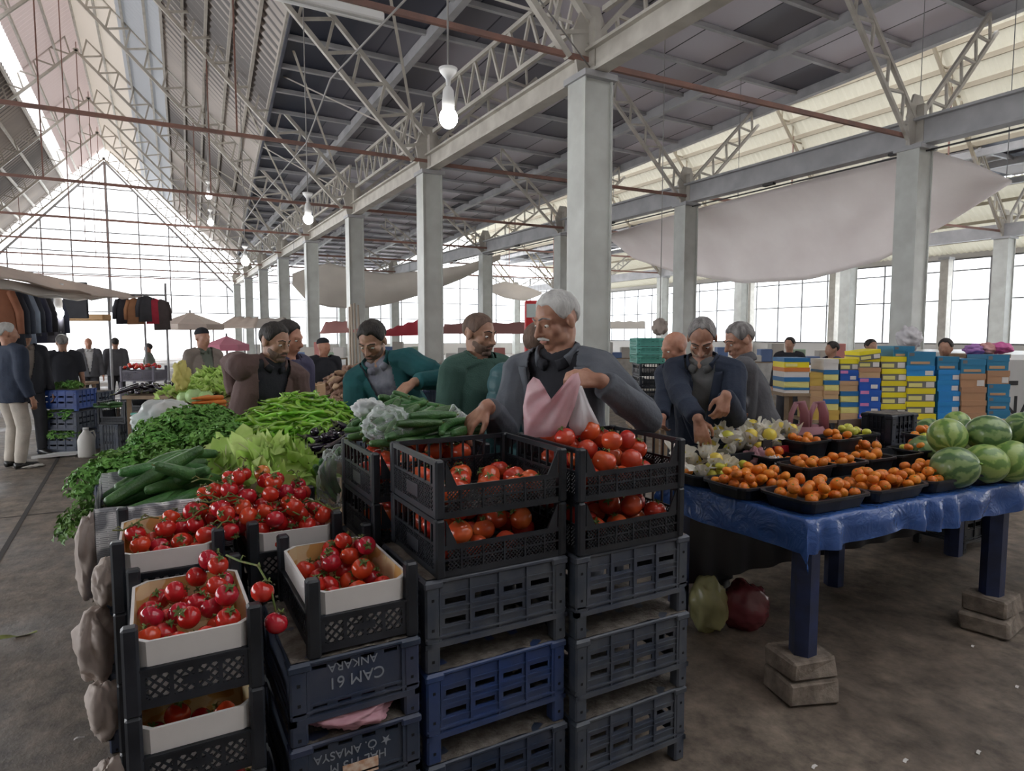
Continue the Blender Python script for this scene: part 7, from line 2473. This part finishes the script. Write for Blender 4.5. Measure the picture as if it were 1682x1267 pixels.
pile_long(CU, 18, (a.x + 0.05, a.y - 0.02, a.x + 0.28, a.y + 0.22), lambda x, y: a.z + 0.18, lambda x, y: a.z + 0.33, 0.19, 0.019, 0.2, 0.5, 'pale cucumber on the topmost black aisle crate', 'cucumbers of the black aisle crate', 202)
t, a, w_, h = front_crate('bright green crate behind the milky bag', 216, 240, 678, 706, 6.6, M_teal, 0.3, 'ribbed')
for i in range(3):
    u = ribbed_crate(0.30, 0.30, a.z / 3, M_slate, 0.05, lab='patterned slate crate under the bright green one, %s from the floor' % ORD[i])
    u.location = (a.x, a.y, a.z / 3 * i); u.rotation_euler = (0, 0, -YAW); u['group'] = 'crates under the bright green one'
# white jug and board
c = at_z(143, 751, 0)
t = thing('plastic_jug', 'white plastic jug standing on the floor by the slate crate', 'jug', c, 0.3)
MB().lathe([(0.0, 0), (0.085, 0.0), (0.095, 0.02), (0.095, 0.22), (0.075, 0.28), (0.035, 0.33), (0.030, 0.35)], 16, wob=lambda a, z: 1 + 0.05 * cos(4 * a)).build('jug_body', mat('white_jug_plastic', (0.72, 0.70, 0.66), 0.4), t)
MB().tube([(0, 0, 0.35), (0, 0, 0.38)], 0.034, 12).build('cap', M_enam, t)
MB().tube([(0.04, 0, 0.32), (0.085, 0, 0.33), (0.10, 0, 0.27), (0.088, 0, 0.20)], 0.012, 6).build('handle', MATS['white_jug_plastic'], t)
c = at_z(100, 752, 0)
tag(MB().prism([(-0.30, -0.06), (0.16, 0.0), (0.2, 0.14), (-0.05, 0.16)], lambda a, b, z: (c.x + a, c.y + b, z), 0.02, 0.05).build('foam_board', M_enam), 'white foam board lying on the floor against the jug', 'board')
c = at_z(48, 768, 0)
tag(crumple((c.x, c.y, 0.02), (0.12, 0.07, 0.02), 80, amp=0.5).build('crumpled_paper', M_scrap), 'crumpled pale paper on the aisle floor by the cream trousers', 'paper')
# crates of red fruit and dark heaps near the exit
for i, (y0, y1) in enumerate(((628, 662), (602, 628))):
    t, a, w_, h = front_crate('dark purple crate of red fruit near the exit, %s' % ['lower', 'upper'][i], 197, 254, y0, y1, 10.2, mat('purple_grey_plastic', (0.11, 0.10, 0.13), 0.5), 0.4, 'tray', 'red fruit crates')
MBs = []
rr_ = random.Random(5)
for i in range(34):
    q = local(a, rr_.uniform(0.05, w_ - 0.05), rr_.uniform(0.05, 0.3), a.z + h - 0.03 + rr_.uniform(0, 0.05))
    VT.put(q, rrot(rr_), 'red fruit heaped in the upper purple crate near the exit', 'red fruit near the exit')
simple_table('dark table under the red fruit crates', local(a, -0.1, -0.05), local(a, w_ + 0.15, -0.05), 0.6, at_d(200, 662, 10.2).z, M_wood)
ta = at_floor(196, 7.4); tb2 = at_floor(300, 7.4)
simple_table('stall table carrying dark aubergines beyond the milky bag', ta, tb2, 0.9, 0.86, M_wood)
for i in range(3):
    pass
q0 = local(ta, 0.0, 0.1)
pile_long(AU, 40, (q0.x + 0.0, q0.y - 0.2, q0.x + 0.62, q0.y + 0.35), lambda x, y: 0.88, lambda x, y: 1.08, 0.20, 0.025, 0.6, 0.7, 'dark aubergine on the far stall table', 'far aubergines', 203)
# cabbages and leafy heap behind the milky bag
gs = thing('display_bench', 'bench with cabbages and leafy greens in front of the cap man', 'bench', (0, 0, 0))
ga, gb = at_floor(248, 6.0), at_floor(352, 6.0)
simple = MB()
dn = Vector((_F.x, _F.y, 0)).normalized()
simple.prism([(0, 0), (1, 0), (1, 1), (0, 1)], lambda u, v, z: Vector((ga.x + (gb.x - ga.x) * u + dn.x * 1.1 * v, ga.y + (gb.y - ga.y) * u + dn.y * 1.1 * v, z + 0.18 * v)), 0.86, 0.90)
simple.build('board_top', M_wood, gs)
for u, v in ((0.05, 0.05), (0.95, 0.05), (0.05, 0.95), (0.95, 0.95)):
    c = ga + (gb - ga) * u + dn * 1.1 * v
    MB().box(c.x - .03, c.y - .03, 0, c.x + .03, c.y + .03, 0.87 + 0.16 * v).build('leg', M_wood, gs)
LB = Proto(lettuce('cabbage', 21, 16, 0.15))
n_ = 0
for j in range(4):
    for i in range(4):
        c = ga + (gb - ga) * (0.12 + 0.25 * i) + dn * (0.30 + 0.24 * j)
        LB.put((c.x, c.y, 0.95 + 0.05 * j), (RR.uniform(-.3, .3), RR.uniform(-.3, .3), RR.uniform(0, 6)), 'leafy green head on the bench in front of the man in the black cap', 'leafy heads on the bench', RR.uniform(0.8, 1.05))
M_cab = mat('cabbage_green', (0.28, 0.46, 0.16), 0.5, (0.42, 0.58, 0.26), scale=6, bump=0.3)
for i, (px, py, r) in enumerate(((318, 640, 0.075), (338, 640, 0.065), (302, 645, 0.06))):
    c = at_d(px, py, 6.08)
    t = thing('cabbage', 'round pale cabbage on the bench by the brown jacket, %s' % ['biggest', 'partly hidden by the sleeve', 'smallest'][i], 'cabbage', (c.x, c.y, 0.905 + r))
    MB().ell((0, 0, 0), (r, r, r * 0.9), 18, 12).build('head', M_cab, t)
    mb = MB()
    for k in range(4):
        a_ = k * 1.6
        mb.grid(lambda u, v: Vector((cos(a_ + (u - .5) * 1.7) * sin(0.4 + v * 1.9), sin(a_ + (u - .5) * 1.7) * sin(0.4 + v * 1.9), cos(0.4 + v * 1.9) * 0.9)) * r * (1.03 + 0.10 * (1 - v) ** 2 + 0.02 * sin(u * 14)), 8, 8)
    mb.build('outer_leaves', M_cab, t)
M_car = mat('carrot_orange', (0.62, 0.19, 0.03), 0.5)
for i in range(14):
    c = at_d(330 + (i % 5) * 5, 668 - (i // 5) * 7, 4.9)
    t = thing('carrot', 'orange carrot between the cabbages and the brown sleeve', 'carrot', c, RR.uniform(-.5, .8), 'carrots')
    MB().capsule([(-0.08, 0, 0), (0.0, 0, 0), (0.08, 0, 0)], [0.006, 0.015, 0.019], 8).build('root', M_car, t)
    MB().tube([(0.085, 0, 0), (0.11, 0.004, 0.004)], 0.006, 5).build('stem_end', M_pepstem, t)
q = at_d(338, 672, 4.9)
simple_table('small bench under the carrots', at_floor(322, 4.8), at_floor(360, 4.8), 0.35, q.z - 0.035, M_wood)
c = at_d(298, 618, 6.2)
tag(crumple((c.x, c.y, c.z), (0.07, 0.05, 0.13), 83, amp=0.4).build('plastic_bag', sheet_mat('yellow_film', (0.68, 0.62, 0.22), 0.3)), 'pale yellow plastic bag standing among the leafy heads', 'plastic bag')
# roots and cardboard behind the peppers
ra, rb = at_floor(455, 5.3), at_floor(600, 5.3)
simple_table('table of brown roots behind the pepper heap', ra, rb, 1.0, 0.92, M_wood)
M_root = mat('earthy_root_skin', (0.24, 0.14, 0.095), 0.85, (0.34, 0.22, 0.15), scale=20, bump=0.5, rnd=0.3)
def root_veg(ln, r):
    t = thing('brown_root', 'brown root', 'root vegetable')
    MB().capsule([(-ln / 2, 0, 0), (-ln / 4, 0.006, 0), (ln / 4, -0.004, 0.004), (ln / 2, 0.004, 0)], [r * .6, r, r * .95, r * .5], 8).build('root', M_root, t)
    MB().ell((ln / 2 + r * .4, 0.004, 0), r * .35, 6, 4).build('bud', M_root, t)
    return t
RV = [Proto(root_veg(0.10, 0.022)), Proto(root_veg(0.085, 0.026))]
cx_ = ra.lerp(rb, 0.72) + dn * 0.5
pile_long(RV, 230, (ra.lerp(rb, 0.42).x, cx_.y - 0.62, rb.x + 0.25, cx_.y + 0.35), lambda x, y: 0.93 + 0.30 * math.exp(-((x - cx_.x) / 0.30) ** 2 - ((y - cx_.y) / 0.35) ** 2) if True else 0.93, lambda x, y: 1.02 + 0.30 * math.exp(-((x - cx_.x) / 0.30) ** 2 - ((y - cx_.y) / 0.35) ** 2), 0.10, 0.024, 0.7, 0.6, 'brown root in the heap behind the peppers', 'brown roots of the heap', 204, tries=5)
o = MB().grid(lambda u, v: (lambda x, y: Vector((x, y, 0.925 + 0.30 * math.exp(-((x - cx_.x) / 0.30) ** 2 - ((y - cx_.y) / 0.35) ** 2))))(cx_.x - 0.55 + 1.1 * u, cx_.y - 0.6 + 1.1 * v), 20, 20).build('root_bedding', M_root)
tag(o, 'mass of brown roots under the loose ones of the heap', 'roots', kind='stuff')
t = thing('cardboard_box', 'tan cardboard box with an open flap in front of the brown roots', 'box', at_d(462, 656, 4.75), -YAW)
MB().box(0, 0, -0.02, 0.25, 0.012, 0.115).box(0, 0, -0.02, 0.012, 0.22, 0.10).box(0.25, 0, -0.02, 0.262, 0.22, 0.10).box(0, 0.21, -0.02, 0.262, 0.222, 0.10).box(0, 0, -0.03, 0.262, 0.222, -0.02).build('carton', bxm['T'], t)
MB().bar((0.13, 0.0, 0.112), (0.13, -0.03, 0.135), 0.25, 0.006, up=(0, 0, 1)).build('flap', bxm['T'], t)
simple_table('narrow bench under the tan cardboard box', at_floor(455, 4.7), at_floor(530, 4.7), 0.35, t.location.z - 0.03, M_wood)
# dark goods between the teal jacket and the sweater
for i, (x0, x1, y0, y1, mm, nm) in enumerate(((695, 735, 640, 690, M_navy, 'navy crate, lower one between the teal jacket and the green sweater'), (700, 735, 600, 640, M_blk, 'black crate, upper one between the teal jacket and the green sweater'))):
    front_crate(nm, x0, x1, y0, y1, 5.4, mm, 0.4, 'ribbed')
q = at_d(695, 690, 5.4)
simple_table('bench under the crates between the teal jacket and the green sweater', at_floor(690, 5.35), at_floor(740, 5.35), 0.5, q.z - 0.003, M_wood)
# green crates behind the grey suit, black crates and red peppers under them
for i in range(3):
    front_crate('sea-green crate in the stack behind the grey suit, %s' % ['lowest', 'middle', 'topmost'][i], 1046, 1092, 584 - 14 * i, 598 - 14 * i, 6.6, M_teal, 0.4, 'ribbed', 'sea-green crates')
for i in range(5):
    front_crate('black crate stacked under the sea-green ones, %s from below' % ORD[i], 1050, 1100, 700 - 20.4 * (i + 1) + 0.3, 700 - 20.4 * i, 6.55, M_blk, 0.4, 'mesh', 'black crates under the sea-green ones')
q = at_d(1050, 700, 6.55)
simple_table('low bench under the black and sea-green crates', at_floor(1044, 6.5), at_floor(1104, 6.5), 0.5, q.z - 0.003, M_wood)
# yellow fruit stall behind the navy jacket
ya, yb = at_floor(1180, 6.6), at_floor(1225, 6.6)
simple_table('small stall of yellow fruit behind the charcoal jacket', ya, yb, 0.5, 1.15, M_wood)
for i in range(26):
    c = ya.lerp(yb, 0.08 + 0.12 * (i % 8)) + dn * (0.05 + 0.08 * (i // 8))
    LM.put((c.x, c.y, 1.175 + 0.045 * (i // 8)), rrot(RR), 'golden fruit on the small stall behind the charcoal jacket', 'golden fruit of the small stall', 1.5)
c = at_d(1084, 537, 12)
tag(crumple((c.x, c.y, c.z), (0.13, 0.13, 0.15), 86, amp=0.3).build('hanging_sack', M_sack), 'round beige sack hanging above the sea-green crates', 'sack')
o = MB().tube([(c.x, c.y, c.z + 0.12), (c.x, c.y, 8.0)], 0.008, 5).build('rope', MATS['grey_cord'])
tag(o, 'thin rope from which the round beige sack hangs', 'rope')
# bundles on the shoeboxes
for i, (px, py, r, c_, nm) in enumerate(((1600, 575, 0.11, (0.35, 0.16, 0.42), 'purple'), (1622, 573, 0.10, (0.60, 0.30, 0.28), 'salmon'), (1644, 572, 0.12, (0.62, 0.12, 0.34), 'bright pink'))):
    c = at_d(px, py, 7.15)
    tag(crumple((c.x, c.y, c.z), (r, r * .8, 0.06), 90 + i, amp=0.3).build('wrapped_bundle', mat('bundle_' + str(i), c_, 0.5)), '%s wrapped bundle lying on top of the last shoebox stacks' % nm, 'bundle')
simple_table('high shelf behind the last shoebox stacks', at_floor(1588, 7.25), at_floor(1662, 7.25), 0.4, at_d(1600, 582, 7.15).z - 0.005, M_wood)
c = at_d(1494, 556, 8.2)
tag(crumple((c.x, c.y, c.z), (0.16, 0.12, 0.14), 95, amp=0.35).build('plastic_bag', M_whitebag), 'white plastic bag tied to the grey column behind the teal blue boxes', 'plastic bag')
# far stalls by the tall windows
cols_ = [(0.55, 0.54, 0.52), (0.10, 0.16, 0.32), (0.45, 0.42, 0.38), (0.50, 0.20, 0.18), (0.30, 0.40, 0.30), (0.62, 0.6, 0.58)]
for i, (p0, p1, d) in enumerate(((1240, 1330, 17), (1335, 1440, 16), (1450, 1540, 17), (1120, 1200, 20), (960, 1040, 20), (730, 830, 19), (610, 690, 21), (480, 560, 20))):
    a, b = at_floor(p0, d), at_floor(p1, d)
    simple_table('far market table near the windows, %s' % ['behind the first shoebox stack', 'behind the royal blue stack', 'behind the teal blue boxes', 'behind the bald man', 'behind the white-haired man', 'behind the green sweater', 'behind the teal jacket', 'behind the headscarf'][i], a, b, 0.9, 0.85, M_wood, cloth_mat('table_skirt_%d' % (i % 3), cols_[(i * 2) % 6]))
    n = 5
    for k in range(n):
        c = a.lerp(b, (k + 0.5) / n) + dn * 0.4
        hh = 0.18 + 0.16 * ((k * 7 + i * 3) % 3)
        o = MB().rbox(-0.17, -0.15, 0, 0.17, 0.15, hh, 0.015).build('goods_box', mat('goods_%d' % ((k + i) % 6), cols_[(k + i) % 6], 0.6), None, loc=(c.x, c.y, 0.852), rot=(0, 0, -YAW))
        tag(o, 'box of goods on the far table %s, %s along' % (['behind the first shoebox stack', 'behind the royal blue stack', 'behind the teal blue boxes', 'behind the bald man', 'behind the white-haired man', 'behind the green sweater', 'behind the teal jacket', 'behind the headscarf'][i], ORD[k]), 'box', 'goods on far tables')
